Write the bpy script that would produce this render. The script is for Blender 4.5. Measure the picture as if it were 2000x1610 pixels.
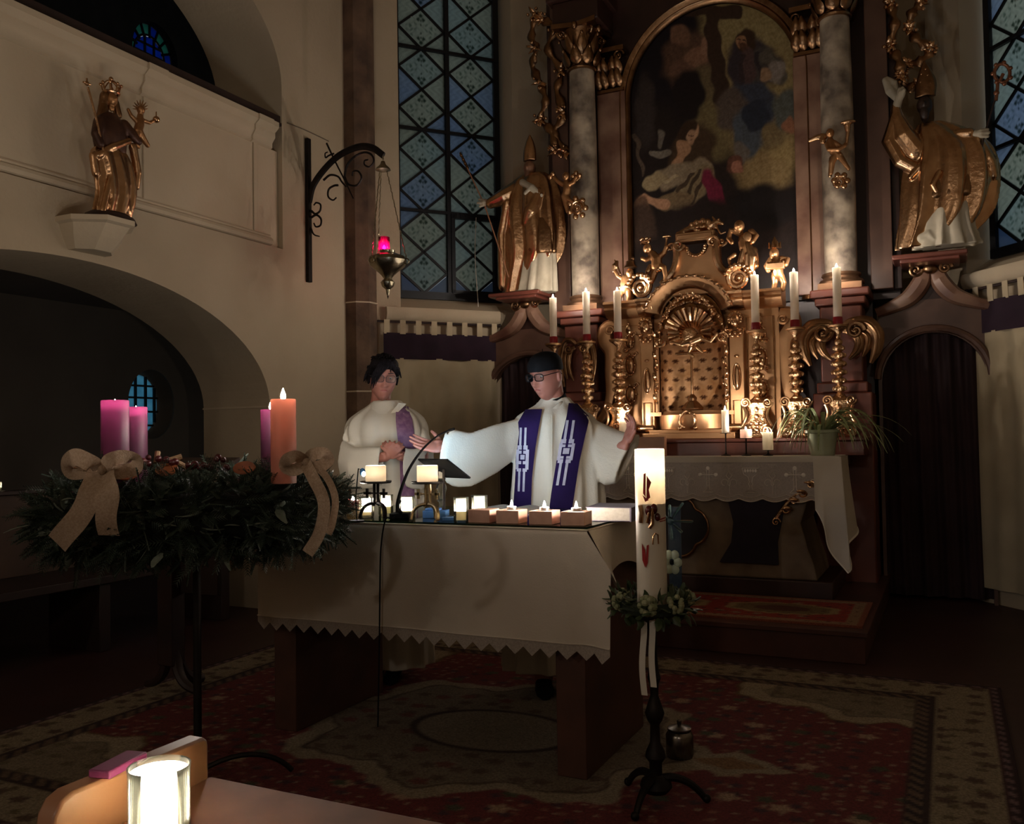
import bpy, bmesh, math, random
import numpy as np
from mathutils import Vector, Matrix
random.seed(7)
RNG = np.random.default_rng(11)
sc = bpy.context.scene
for _o in list(bpy.data.objects): bpy.data.objects.remove(_o)
COL = sc.collection

# ------------------------------------------------------------------ camera
F, YAW, PIT, ROLL, HCAM = 1750., math.radians(25.9), math.atan(51/1750), 0.016, 1.28
CAM = np.array([0, 0, HCAM])
FW = np.array([-math.sin(YAW)*math.cos(PIT), math.cos(YAW)*math.cos(PIT), math.sin(PIT)])
_r = np.array([math.cos(YAW), math.sin(YAW), 0]); _u = np.cross(_r, FW)
RT = math.cos(ROLL)*_r - math.sin(ROLL)*_u
UP = math.sin(ROLL)*_r + math.cos(ROLL)*_u
cd = bpy.data.cameras.new('camera'); cam = bpy.data.objects.new('camera', cd); COL.objects.link(cam)
cd.sensor_fit = 'HORIZONTAL'; cd.sensor_width = 36; cd.lens = F/2000*36; cd.clip_start = 0.05; cd.clip_end = 100
cam.matrix_world = Matrix(((RT[0], UP[0], -FW[0], 0), (RT[1], UP[1], -FW[1], 0), (RT[2], UP[2], -FW[2], HCAM), (0, 0, 0, 1)))
sc.camera = cam
# ------------------------------------------------------------------ world (blue dusk), exposure
w = bpy.data.worlds.new('dusk'); sc.world = w; w.use_nodes = True
w.node_tree.nodes['Background'].inputs[0].default_value = (0.40, 0.46, 0.51, 1)
w.node_tree.nodes['Background'].inputs[1].default_value = 0.46
sc.view_settings.view_transform = 'Standard'; sc.view_settings.look = 'None'
sc.view_settings.gamma = 1; sc.view_settings.use_curve_mapping = False
sc.view_settings.exposure = EXPOSURE = 0.7
FLAME = 1600.0           # radiance of a candle flame
FCOL = (1.0, 0.885, 0.775)
# unseen fill lights added behind the camera to lift the ambient level
def nave_fill(x, y, z, e, r=0.12):
    l = bpy.data.lights.new('nave_fill', 'POINT'); l.energy = e; l.color = (1, .88, .76); l.shadow_soft_size = r
    o = bpy.data.objects.new('nave_fill', l); o.location = (x, y, z); COL.objects.link(o)
nave_fill(-3.6, -4.0, 3.4, 40); nave_fill(0.3, -4.0, 3.4, 40)

# ------------------------------------------------------------------ pixel (of the 2000x1610 photograph) -> place
def ray(x, y): return FW + RT*((x-1000)/F) - UP*((y-805)/F)
def PZ(x, y, z): d = ray(x, y); return CAM + d*((z-HCAM)/d[2])
def PY(x, y, Y): d = ray(x, y); return CAM + d*(Y/d[1])
def PX(x, y, X): d = ray(x, y); return CAM + d*(X/d[0])
def PD(x, y, dp): return CAM + ray(x, y)*dp
def PP(x, y, p, n): d = ray(x, y); return CAM + d*(np.dot(np.array(p)-CAM, n)/np.dot(d, n))
def depth(p): return float((np.array(p)-CAM) @ FW)
AX = -1.76              # axis of the high altar

# ------------------------------------------------------------------ colours and materials
def lin(c):
    if isinstance(c, str):
        c = [int(c[i:i+2], 16)/255 for i in (0, 2, 4)]
        c = [v/12.92 if v <= .04045 else ((v+.055)/1.055)**2.4 for v in c]
    return (c[0], c[1], c[2], 1.0)
MATS = {}
def mat(name, c1, c2=None, rough=.6, metal=0., scale=6., bump=0., bscale=None, detail=5, trans=0., contrast=.5, spec=None, attr=None, voro=False, coat=0., sheen=0.):
    """principled surface; colour varies between c1 and c2 by noise in object space; optional fine relief and translucency"""
    if name in MATS: return MATS[name]
    m = bpy.data.materials.new(name); m.use_nodes = True; nt = m.node_tree; N = nt.nodes; L = nt.links
    b = N['Principled BSDF']; out = N['Material Output']
    b.inputs['Roughness'].default_value = rough; b.inputs['Metallic'].default_value = metal
    if spec is not None: b.inputs['Specular IOR Level'].default_value = spec
    if coat: b.inputs['Coat Weight'].default_value = coat
    if sheen: b.inputs['Sheen Weight'].default_value = sheen
    tc = N.new('ShaderNodeNewGeometry').outputs['Position']
    colsock = None
    if attr:
        a = N.new('ShaderNodeVertexColor'); a.layer_name = attr; colsock = a.outputs[0]
    if c2 is not None:
        n = N.new('ShaderNodeTexNoise'); n.inputs['Scale'].default_value = scale; n.inputs['Detail'].default_value = detail
        L.new(tc, n.inputs['Vector'])
        r = N.new('ShaderNodeValToRGB'); L.new(n.outputs['Fac'], r.inputs['Fac'])
        r.color_ramp.elements[0].position = .5-contrast*.36; r.color_ramp.elements[1].position = .5+contrast*.36
        r.color_ramp.elements[0].color = lin(c1); r.color_ramp.elements[1].color = lin(c2)
        if colsock:
            mx = N.new('ShaderNodeMix'); mx.data_type = 'RGBA'; mx.blend_type = 'MULTIPLY'; mx.inputs[0].default_value = 1
            L.new(colsock, mx.inputs[6]); L.new(r.outputs[0], mx.inputs[7]); colsock = mx.outputs[2]
        else: colsock = r.outputs[0]
    if colsock: L.new(colsock, b.inputs['Base Color'])
    else: b.inputs['Base Color'].default_value = lin(c1)
    if bump:
        if voro:
            n2 = N.new('ShaderNodeTexVoronoi'); n2.inputs['Scale'].default_value = bscale or scale; h = n2.outputs['Distance']
        else:
            n2 = N.new('ShaderNodeTexNoise'); n2.inputs['Scale'].default_value = bscale or scale*4; n2.inputs['Detail'].default_value = 4; h = n2.outputs['Fac']
        L.new(tc, n2.inputs['Vector'])
        bp = N.new('ShaderNodeBump'); bp.inputs['Strength'].default_value = min(1, bump); bp.inputs['Distance'].default_value = .01*max(1, bump)
        L.new(h, bp.inputs['Height']); L.new(bp.outputs[0], b.inputs['Normal'])
    if trans:
        t = N.new('ShaderNodeBsdfTranslucent'); ms = N.new('ShaderNodeMixShader'); ms.inputs[0].default_value = trans
        if colsock: L.new(colsock, t.inputs[0])
        else: t.inputs[0].default_value = lin(c1)
        L.new(b.outputs[0], ms.inputs[1]); L.new(t.outputs[0], ms.inputs[2]); L.new(ms.outputs[0], out.inputs['Surface'])
    MATS[name] = m
    return m
def emis(name, c, s):
    if name in MATS: return MATS[name]
    m = bpy.data.materials.new(name); m.use_nodes = True; N = m.node_tree.nodes
    b = N['Principled BSDF']; b.inputs['Base Color'].default_value = (0, 0, 0, 1)
    b.inputs['Emission Color'].default_value = lin(c); b.inputs['Emission Strength'].default_value = s
    MATS[name] = m; return m
def glass(name, c, rough=.02, tint=.0, alpha=.8):
    """thin clear glass: mostly see-through with a glossy skin, so that flames inside light their surroundings"""
    if name in MATS: return MATS[name]
    m = bpy.data.materials.new(name); m.use_nodes = True; nt = m.node_tree; N = nt.nodes; L = nt.links
    for n in list(N):
        if n.type != 'OUTPUT_MATERIAL': N.remove(n)
    t = N.new('ShaderNodeBsdfTransparent'); t.inputs[0].default_value = lin(c)
    g = N.new('ShaderNodeBsdfGlossy'); g.inputs['Roughness'].default_value = rough
    fr = N.new('ShaderNodeFresnel'); fr.inputs[0].default_value = 1.45
    d = N.new('ShaderNodeBsdfTranslucent'); d.inputs[0].default_value = lin(c)
    m1 = N.new('ShaderNodeMixShader'); m1.inputs[0].default_value = 1-alpha; L.new(t.outputs[0], m1.inputs[1]); L.new(d.outputs[0], m1.inputs[2])
    m2 = N.new('ShaderNodeMixShader'); L.new(fr.outputs[0], m2.inputs[0]); L.new(m1.outputs[0], m2.inputs[1]); L.new(g.outputs[0], m2.inputs[2])
    L.new(m2.outputs[0], N['Material Output'].inputs['Surface'])
    MATS[name] = m; return m

M_PLASTER = mat('plaster', 'baa98f', 'a6947a', rough=.9, scale=1.3, bump=.25, bscale=30, contrast=1)
M_PLASTER2 = mat('plaster_light', 'c4b399', 'b2a085', rough=.9, scale=2, bump=.2, bscale=30, contrast=1)
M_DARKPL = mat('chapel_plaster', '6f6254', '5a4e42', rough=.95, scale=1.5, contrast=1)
M_SAND = mat('sandstone', '735a46', '46352a', rough=.9, scale=5, bump=.6, bscale=25, contrast=.55)
M_FLOOR = mat('dark_floor', '452a26', '321d1a', rough=.5, scale=2.2, bump=.1, contrast=.9)
M_STEPW = mat('step_wood', '5a352b', '422820', rough=.5, scale=3, bump=.15)
M_GOLD = mat('gold', 'dcb48c', 'a87c56', rough=.26, metal=1, scale=9, bump=.35, bscale=26, contrast=.9)
M_GOLDS = mat('gold_flat', 'c49a72', 'a67c56', rough=.46, metal=1, scale=5, bump=.12, bscale=30, contrast=.9)
M_GOLDR = mat('gold_carved', 'e6c096', 'ac8058', rough=.24, metal=1, scale=14, bump=.9, bscale=70, contrast=.9)
M_GOLDD = mat('gold_old', 'a88360', '6e5038', rough=.32, metal=1, scale=7, bump=.4, bscale=25, contrast=.9)
M_BRASS = mat('brass', 'aaa088', '7e7560', rough=.28, metal=1, scale=12, bump=.3, bscale=40)
M_IRON = mat('wrought_iron', '16120f', '241c17', rough=.55, metal=.6, scale=20)
M_MARBG = mat('grey_marble', 'b6a690', '62564c', rough=.4, scale=6.5, detail=9, contrast=.42)
M_MARBR = mat('red_marble', '7c4435', '4d2a22', rough=.35, scale=4, detail=9, contrast=.8)
M_MARBP = mat('pink_marble', '9a7862', '5e3a2e', rough=.4, scale=3.4, detail=9, contrast=.5)
M_MARBD = mat('dark_marble', '40261f', '27160f', rough=.4, scale=4, detail=8, contrast=.8)
M_MARBB = mat('brown_marble', '6e5040', '4a3228', rough=.4, scale=4, detail=8, contrast=.8)
M_ALTST = mat('altar_stone', '8d7a61', '54402f', rough=.6, scale=5, detail=9, contrast=.7, bump=.2)
M_LINEN = mat('linen', 'd8cdbd', 'cabfae', rough=.9, scale=3, trans=.12, bump=.12, bscale=180)
M_ALB = mat('alb_cloth', 'cdc6b6', 'c2baa9', rough=.95, scale=4, bump=.15, bscale=120, spec=.2)
M_ALBB = mat('alb_white', 'dcdcd4', 'd2d2cb', rough=.9, scale=4, bump=.15, bscale=120, sheen=.2)
M_PURPLE = mat('purple_cloth', '261646', '1d1038', rough=.85, spec=.15, scale=8, bump=.1, bscale=100)
M_VIOLET = mat('violet_brocade', '6f4a72', '8d6a86', rough=.7, scale=38, contrast=.4, bump=.2, bscale=60)
M_DKCLOTH = mat('dark_curtain', '301a1c', '241214', rough=.9, scale=5)
M_DKPURP = mat('dark_purple_curtain', '2c1526', '220f1e', rough=.9, scale=5)
M_CREAM = mat('cream_curtain', 'b9a98a', 'a8987a', rough=.9, scale=3, bump=.1, bscale=80)
M_SKIN = mat('skin', 'a8705f', '985f50', rough=.55, scale=14, contrast=.8)
M_HAIR = mat('black_hair', '0a0709', '130d10', rough=.7, scale=60, bump=.8, bscale=150, spec=.15)
M_BLACK = mat('black_cloth', '0c0c0e', '141416', rough=.8, scale=30, spec=.12)
M_WAX = mat('ivory_wax', 'f6eddc', None, rough=.4, trans=.55)
M_WAXD = mat('solid_ivory_wax', 'e2d8c6', None, rough=.45, trans=.06)
M_WAXP = mat('purple_wax', '6c3e58', None, rough=.5, trans=.5)
M_WAXK = mat('pink_wax', 'c49484', None, rough=.5, trans=.5)
M_WAXR = mat('red_collar', '8e1420', None, rough=.4)
M_WOODL = mat('light_wood', 'b07e5e', '8a5c42', rough=.4, scale=7, coat=.2, contrast=.9)
M_PEW = mat('pew_wood', '8e5e46', '6a4230', rough=.55, scale=11, spec=.3, contrast=.9)
M_WOODM = mat('table_wood', '563629', '3e281f', rough=.5, scale=5)
M_WOODD = mat('dark_wood', '33201a', '241612', rough=.55, scale=5)
M_WHITE = mat('white_paint', 'd8d2c4', None, rough=.6)
M_FLAME = emis('flame', FCOL, FLAME)
M_FLAMES = emis('small_flame', FCOL, FLAME*.55)     # tealights and votives, set dimmer to hold down the light on the robes
M_GLASS = glass('clear_glass', 'f4f6ee', alpha=.86)
M_WICK = mat('wick', '1a1410', None, rough=.9)

# ------------------------------------------------------------------ mesh building
class MB:
    def __init__(s): s.v = []; s.f = []; s.mi = []
    def add(s, V, Fc, mi=0):
        o = len(s.v); s.v.extend([tuple(map(float, p)) for p in V])
        s.f.extend([tuple(i+o for i in q) for q in Fc]); s.mi.extend([mi]*len(Fc)); return s
    def box(s, c, d, rz=0., mi=0):
        c = np.array(c, float); h = np.array(d)/2; ca, sa = math.cos(rz), math.sin(rz)
        V = [c+np.array([ca*x*h[0]-sa*y*h[1], sa*x*h[0]+ca*y*h[1], z*h[2]]) for z in (-1, 1) for x, y in ((-1, -1), (1, -1), (1, 1), (-1, 1))]
        return s.add(V, [(3, 2, 1, 0), (4, 5, 6, 7), (0, 1, 5, 4), (1, 2, 6, 5), (2, 3, 7, 6), (3, 0, 4, 7)], mi)
    def b2(s, a, b, mi=0):
        a = np.array(a, float); b = np.array(b, float); return s.box((a+b)/2, np.abs(b-a), 0, mi)
    def lathe(s, prof, c=(0, 0, 0), n=24, sx=1., sy=1., lobes=0, amp=0., a0=0., a1=2*math.pi, mi=0, axis=None):
        full = abs(a1-a0-2*math.pi) < 1e-6; m = n if full else n+1
        V = []; c = np.array(c, float)
        for (r, z) in prof:
            for i in range(m):
                t = a0+(a1-a0)*i/n; rr = r*(1+amp*math.cos(lobes*t)) if lobes else r
                p = np.array([rr*math.cos(t)*sx, rr*math.sin(t)*sy, z])
                if axis is not None: p = axis @ p
                V.append(c+p)
        Fc = []
        for j in range(len(prof)-1):
            for i in range(n):
                a = j*m+i; b = j*m+(i+1) % m if full else j*m+i+1
                Fc.append((a, b, b+m, a+m))
        if prof[0][0] > 1e-6 and full: Fc.append(tuple(reversed(range(m))))
        if prof[-1][0] > 1e-6 and full: Fc.append(tuple(range((len(prof)-1)*m, len(prof)*m)))
        return s.add(V, Fc, mi)
    def ell(s, c, r, nu=14, nv=9, R=None, mi=0):
        if not hasattr(r, '__len__'): r = (r, r, r)
        V = []; c = np.array(c, float)
        for j in range(nv+1):
            ph = -math.pi/2+math.pi*j/nv
            for i in range(nu):
                t = 2*math.pi*i/nu; p = np.array([r[0]*math.cos(ph)*math.cos(t), r[1]*math.cos(ph)*math.sin(t), r[2]*math.sin(ph)])
                if R is not None: p = R @ p
                V.append(c+p)
        Fc = [(j*nu+i, j*nu+(i+1) % nu, (j+1)*nu+(i+1) % nu, (j+1)*nu+i) for j in range(nv) for i in range(nu)]
        return s.add(V, Fc, mi)
    def loft(s, secs, cap=True, mi=0, closed=True):
        n = len(secs[0]); V = [p for q in secs for p in q]; k = n if closed else n-1
        Fc = [(j*n+i, j*n+(i+1) % n, (j+1)*n+(i+1) % n, (j+1)*n+i) for j in range(len(secs)-1) for i in range(k)]
        if cap and closed: Fc += [tuple(reversed(range(n))), tuple(range((len(secs)-1)*n, len(secs)*n))]
        return s.add(V, Fc, mi)
    def tube(s, path, r, n=8, cap=True, flat=1., up=None, mi=0):
        P = [np.array(p, float) for p in path]; m = len(P)
        if not hasattr(r, '__len__'): r = [r]*m
        secs = []; prev = None
        for i in range(m):
            t = P[min(i+1, m-1)]-P[max(i-1, 0)]; t = t/(np.linalg.norm(t)+1e-12)
            if up is not None: a = np.cross(t, np.array(up, float))
            elif prev is None:
                h = np.array([0, 0, 1.]) if abs(t[2]) < .9 else np.array([1., 0, 0]); a = np.cross(t, h)
            else: a = prev-t*(prev @ t)
            a = a/(np.linalg.norm(a)+1e-12); prev = a; b = np.cross(t, a)
            secs.append([P[i]+r[i]*(math.cos(q)*a+flat*math.sin(q)*b) for q in [2*math.pi*k/n for k in range(n)]])
        return s.loft(secs, cap, mi)
    def prism(s, poly, d, mi=0):
        """poly: 3D points in a plane; extruded by vector d"""
        P = [np.array(p, float) for p in poly]; n = len(P); d = np.array(d, float)
        V = P+[p+d for p in P]
        return s.add(V, [tuple(range(n)), tuple(reversed(range(n, 2*n)))]+[(i+n, (i+1) % n+n, (i+1) % n, i) for i in range(n)], mi)
    def grid(s, fn, nu, nv, mi=0):
        V = [fn(i/nu, j/nv) for j in range(nv+1) for i in range(nu+1)]
        return s.add(V, [(j*(nu+1)+i, j*(nu+1)+i+1, (j+1)*(nu+1)+i+1, (j+1)*(nu+1)+i) for j in range(nv) for i in range(nu)], mi)
    def mesh(s, name, origin=(0, 0, 0), recalc=True):
        me = bpy.data.meshes.new(name); o = np.array(origin, float)
        me.from_pydata([tuple(np.array(p)-o) for p in s.v], [], s.f)
        if any(s.mi): me.polygons.foreach_set('material_index', s.mi)
        if recalc:
            bm = bmesh.new(); bm.from_mesh(me); bmesh.ops.recalc_face_normals(bm, faces=bm.faces); bm.to_mesh(me); bm.free()
        return me
    def build(s, name, m, parent=None, smooth=True, bevel=0., recalc=True, ang=38, sub=0):
        org = tuple(parent_org(parent)) if parent is not None else (0, 0, 0)
        me = s.mesh(name, org, recalc); return finish(name, me, m, parent, smooth, bevel, ang, sub)
def parent_org(p):
    o = np.zeros(3)
    while p is not None: o = o+np.array(p.location); p = p.parent
    return o
def finish(name, me, m, parent=None, smooth=True, bevel=0., ang=38, sub=0):
    ob = bpy.data.objects.new(name, me); COL.objects.link(ob)
    for q in (m if isinstance(m, (list, tuple)) else [m]): me.materials.append(q)
    if smooth:
        me.polygons.foreach_set('use_smooth', [True]*len(me.polygons))
        if ang < 180: me.set_sharp_from_angle(angle=math.radians(ang))
    if parent is not None: ob.parent = parent
    if bevel:
        b = ob.modifiers.new('bevel', 'BEVEL'); b.width = bevel; b.segments = 2; b.limit_method = 'ANGLE'; b.angle_limit = math.radians(40)
    if sub:
        q = ob.modifiers.new('sub', 'SUBSURF'); q.levels = q.render_levels = sub
    return ob
def thing(name, label, cat, loc=(0, 0, 0), group=None, kind=None):
    o = bpy.data.objects.new(name, None); COL.objects.link(o); o.location = tuple(map(float, loc)); o.empty_display_size = .05
    o['label'] = label; o['category'] = cat
    if group: o['group'] = group
    if kind: o['kind'] = kind
    return o
def tag(o, label, cat, group=None, kind=None):
    o['label'] = label; o['category'] = cat
    if group: o['group'] = group
    if kind: o['kind'] = kind
    return o
def struct(o, label=None):
    o['kind'] = 'structure'
    if label: o['label'] = label
    return o
def organic(name, mb, m, voxel, parent=None, smooth=3, recalc=True):
    """fuse the overlapping solids of MB into one continuous skin"""
    org = tuple(parent_org(parent)) if parent is not None else (0, 0, 0)
    me = mb.mesh(name+'_src', org); ob = bpy.data.objects.new('tmp', me); COL.objects.link(ob)
    q = ob.modifiers.new('r', 'REMESH'); q.mode = 'VOXEL'; q.voxel_size = voxel; q.use_smooth_shade = True
    if smooth:
        z = ob.modifiers.new('s', 'SMOOTH'); z.iterations = smooth; z.factor = .5
    dg = bpy.context.evaluated_depsgraph_get(); me2 = bpy.data.meshes.new_from_object(ob.evaluated_get(dg))
    bpy.data.objects.remove(ob); bpy.data.meshes.remove(me); me2.name = name
    me2.materials.clear()
    return finish(name, me2, m, parent, True, 0, 180)
def vcol(ob_mesh, fn):
    """colour attribute from fn(N x 3 positions) -> N x 3 linear"""
    n = len(ob_mesh.vertices); co = np.zeros(n*3); ob_mesh.vertices.foreach_get('co', co)
    c = np.ones((n, 4)); c[:, :3] = fn(co.reshape(-1, 3))
    a = ob_mesh.color_attributes.new('paint', 'FLOAT_COLOR', 'POINT'); a.data.foreach_set('color', c.ravel())
def copy_tree(o, loc=None, parent=None, label=None):
    c = o.copy(); COL.objects.link(c); c.parent = parent
    if loc is not None: c.location = tuple(map(float, loc))
    if label: c['label'] = label
    for ch in o.children: copy_tree(ch, None, c)
    return c
def spiral(c, r0, r1, turns, ex, ey, a0=0., n=22):
    c = np.array(c, float); ex = np.array(ex, float); ey = np.array(ey, float); out = []
    for i in range(n):
        t = i/(n-1); a = a0+turns*2*math.pi*t; r = r0+(r1-r0)*t; out.append(c+ex*(r*math.cos(a))+ey*(r*math.sin(a)))
    return out
def bez(p0, p1, p2, p3, n=12):
    P = [np.array(p, float) for p in (p0, p1, p2, p3)]
    return [P[0]*(1-t)**3+3*P[1]*t*(1-t)**2+3*P[2]*t*t*(1-t)+P[3]*t**3 for t in np.linspace(0, 1, n)]
def crom(pts, k=6):
    """smooth curve through points of any dimension"""
    P = [np.array(p, float) for p in pts]; P = [2*P[0]-P[1]]+P+[2*P[-1]-P[-2]]; out = []
    for i in range(1, len(P)-2):
        for t in np.linspace(0, 1, k, endpoint=False):
            a, b, c, d = P[i-1:i+3]; out.append(.5*((2*b)+(-a+c)*t+(2*a-5*b+4*c-d)*t*t+(-a+3*b-3*c+d)*t**3))
    out.append(P[-2]); return out
# ================================================================== THE SETTING
XW, TW = -4.68, .68
CA, SA = math.cos(math.radians(40)), math.sin(math.radians(40))
ZTOP = 7.4
b = MB(); b.b2((-9, -9, -.2), (2.2, 9, 0)); struct(b.build('floor', M_FLOOR, smooth=False), 'dark reddish stone floor of the sanctuary')
b = MB(); b.b2((-9, -9, ZTOP), (2.2, 9, ZTOP+.2)); struct(b.build('ceiling', M_PLASTER, smooth=False), 'plaster ceiling high above the sanctuary')
# side wall with the low chapel arch and the gallery arch above it
def z_low(y):
    q = (y-3.65)/1.73; return 1.55+.85*math.sqrt(max(0, 1-q*q))
def z_upp(y):
    q = (y-3.65)/1.895; return 4.1+1.0*math.sqrt(max(0, 1-q*q))
ys = sorted(set([-9., 1.0, 6.56]+[3.65-1.73*math.cos(math.pi*i/40) for i in range(41)]+[3.65-1.895*math.cos(math.pi*i/40) for i in range(41)]))
b = MB(); x0, x1 = XW, XW-TW
def wq(ya, za0, za1, yb, zb0, zb1):
    for x in (x0, x1): b.add([(x, ya, za0), (x, yb, zb0), (x, yb, zb1), (x, ya, za1)], [(0, 1, 2, 3)])
for ya, yb in zip(ys[:-1], ys[1:]):
    m = (ya+yb)/2; lo = abs(m-3.65) < 1.73; up = abs(m-3.65) < 1.895
    la, lb = (z_low(ya), z_low(yb)) if lo else (0, 0)
    if up:
        ua, ub = z_upp(ya), z_upp(yb)
        wq(ya, la, 2.80, yb, lb, 2.80); wq(ya, ua, ZTOP, yb, ub, ZTOP)
        b.add([(x0, ya, 2.8), (x0, yb, 2.8), (x1, yb, 2.8), (x1, ya, 2.8)], [(0, 1, 2, 3)])
        b.add([(x0, ya, ua), (x0, yb, ub), (x1, yb, ub), (x1, ya, ua)], [(0, 1, 2, 3)])
    else: wq(ya, la, ZTOP, yb, lb, ZTOP)
    if lo: b.add([(x0, ya, la), (x0, yb, lb), (x1, yb, lb), (x1, ya, la)], [(0, 1, 2, 3)])
for y in (1.92, 5.38): b.add([(x0, y, 0), (x0, y, 1.55), (x1, y, 1.55), (x1, y, 0)], [(0, 1, 2, 3)])
for y in (1.755, 5.545): b.add([(x0, y, 2.8), (x0, y, 4.1), (x1, y, 4.1), (x1, y, 2.8)], [(0, 1, 2, 3)])
wl = struct(b.build('wall_left', M_PLASTER, recalc=False, ang=30), 'cream plastered side wall pierced by two wide arches')
# impost line on the jamb of the low arch
b = MB(); b.b2((XW-TW, 5.368, 1.545), (XW-.004, 5.40, 1.56)); struct(b.build('trim_1', M_PLASTER2), 'thin impost ledge on the arch jamb')
# gallery parapet, set back in the upper arch
PXF = XW-.045
par = thing('gallery_parapet', 'pale stone gallery parapet with framed panels above the low arch', 'parapet', (PXF, 3.65, 2.8), kind='structure')
b = MB(); b.b2((PXF-.22, 1.76, 2.8), (PXF, 5.54, 3.58)); b.build('parapet_body', M_PLASTER2, par, smooth=False)
b = MB(); b.tube([(PXF+.012, 1.77, 2.842), (PXF+.012, 5.44, 2.842)], .03, 8); b.tube([(PXF+.004, 1.77, 2.885), (PXF+.004, 5.44, 2.885)], .014, 6); b.build('base_moulding', M_PLASTER2, par)
prof = [(0, 3.575), (.02, 3.585), (.02, 3.62), (.035, 3.64), (.05, 3.66), (.05, 3.70), (.075, 3.72), (.09, 3.735), (.09, 3.775), (-.22, 3.775), (-.22, 3.575)]
b = MB(); b.prism([(PXF+p[0], 1.76, p[1]) for p in prof], (0, 3.70, 0)); b.build('cornice', M_PLASTER2, par)
for y in (2.62, 4.235, 5.28):
    b = MB(); b.b2((PXF, y-.02, 2.88), (PXF+.012, y+.02, 3.58)); b.build('pilaster_strip', M_PLASTER2, par, bevel=.004)
for y in (4.235, 5.28):
    b = MB(); b.prism([(PXF+p[0]+.012, y-.05, p[1]) for p in prof], (0, .16, 0)); b.build('cornice_break', M_PLASTER2, par)
b = MB(); b.b2((PXF-.2, 1.76, 3.776), (PXF+.05, 5.54, 3.80)); b.build('coping_board', M_WOODD, par, bevel=.004)
b = MB(); b.b2((PXF-.10, 1.76, 3.80), (PXF+.03, 5.56, 3.865)); b.build('hand_rail', M_WOODD, par, bevel=.006)
# low chapel and gallery room behind the wall
def plate(cen, ey, ez, hole, hy, hz, dx):
    """rectangular wall piece around a hole (points in ey/ez), extruded along dx"""
    c = np.array(cen, float); q = MB(); n = len(hole); out = []
    for (a, z) in hole:
        k = min(hy/max(abs(a), 1e-6), hz/max(abs(z), 1e-6)); out.append((a*k, z*k))
    for sy in (-1, 1):
        for sz in (-1, 1):
            i = min(range(n), key=lambda i: (out[i][0]-sy*hy)**2+(out[i][1]-sz*hz)**2); out[i] = (sy*hy, sz*hz)
    e = lambda a, z: c+np.array(ey)*a+np.array(ez)*z
    for off in (np.zeros(3), np.array(dx)):
        q.add([e(*p)+off for p in hole]+[e(*p)+off for p in out], [(i, (i+1) % n, n+(i+1) % n, n+i) for i in range(n)])
    q.add([e(*p) for p in hole]+[e(*p)+np.array(dx) for p in hole], [(i, (i+1) % n, n+(i+1) % n, n+i) for i in range(n)])
    return q
N_ = 40
oval = [(.30*math.cos(2*math.pi*(i+.5)/N_), .36*math.sin(2*math.pi*(i+.5)/N_)) for i in range(N_)]
q = plate((-7.4, 6.71, 1.69), (0, 1, 0), (0, 0, 1), oval, .8, .9, (-.02, 0, 0))
n = N_; inner = [(.245*math.cos(2*math.pi*(i+.5)/N_), .315*math.sin(2*math.pi*(i+.5)/N_)) for i in range(N_)]
q.add([(-7.4, 6.71+a*1.25, 1.69+z*1.2) for a, z in oval]+[(-7.62, 6.71+a, 1.69+z) for a, z in inner], [(i, (i+1) % n, n+(i+1) % n, n+i) for i in range(n)])
q.b2((-7.7, -.5, 0), (-7.4, 5.91, 2.7)); q.b2((-7.7, 7.51, 0), (-7.4, 9, 2.7)); q.b2((-7.7, 5.91, 0), (-7.4, 7.51, .79)); q.b2((-7.7, 5.91, 2.59), (-7.4, 7.51, 2.7))
q.b2((-7.6, 8.4, 0), (-5.36, 8.6, 2.7)); q.b2((-7.6, -.6, 0), (-5.36, -.4, 2.7))
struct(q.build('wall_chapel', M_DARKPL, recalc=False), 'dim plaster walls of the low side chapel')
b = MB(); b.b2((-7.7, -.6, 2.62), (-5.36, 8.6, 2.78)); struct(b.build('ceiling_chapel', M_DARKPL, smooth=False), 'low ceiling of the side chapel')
arc = [(.30, -.9)]+[(.30*math.cos(math.pi*i/20), .28+.34*math.sin(math.pi*i/20)) for i in range(21)]+[(-.30, -.9)]
q = plate((-7.4, 6.78, 5.10), (0, 1, 0), (0, 0, 1), arc, .9, 1.1, (-.25, 0, 0))
q.b2((-7.7, -.5, 2.78), (-7.4, 5.88, ZTOP)); q.b2((-7.7, 7.68, 2.78), (-7.4, 9, ZTOP)); q.b2((-7.7, 5.88, 2.78), (-7.4, 7.68, 4.0)); q.b2((-7.7, 5.88, 6.2), (-7.4, 7.68, ZTOP))
q.b2((-7.6, 8.4, 2.78), (-5.36, 8.6, ZTOP)); q.b2((-7.6, -.6, 2.78), (-5.36, -.4, ZTOP))
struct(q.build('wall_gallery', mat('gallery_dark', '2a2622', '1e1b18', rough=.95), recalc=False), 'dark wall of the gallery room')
# oval window of the chapel
win = thing('window_1', 'oval barred window glowing blue in the side chapel', 'window', (-7.62, 6.71, 1.69), kind='structure')
M_BLUE = mat('blue_pane', 'a6dcec', '90c8dc', rough=.3, scale=12, trans=.85)
M_BLUE2 = mat('deep_blue_pane', '3c70c8', '3060b0', rough=.3, scale=12, trans=.9)
M_GREENP = mat('green_pane', '70b0a0', '5c9a8c', rough=.3, scale=12, trans=.85)
def clip(poly, a, b_, c_):
    out = []
    for i in range(len(poly)):
        p, r = poly[i], poly[(i+1) % len(poly)]; dp = a*p[0]+b_*p[1]-c_; dr = a*r[0]+b_*r[1]-c_
        if dp <= 0: out.append(p)
        if dp*dr < 0: t = dp/(dp-dr); out.append((p[0]+(r[0]-p[0])*t, p[1]+(r[1]-p[1])*t))
    return out
yb = [-.30, -.17, -.045, .085, .20, .32]; zb = [-.36, -.215, -.07, .075, .20, .36]
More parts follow.
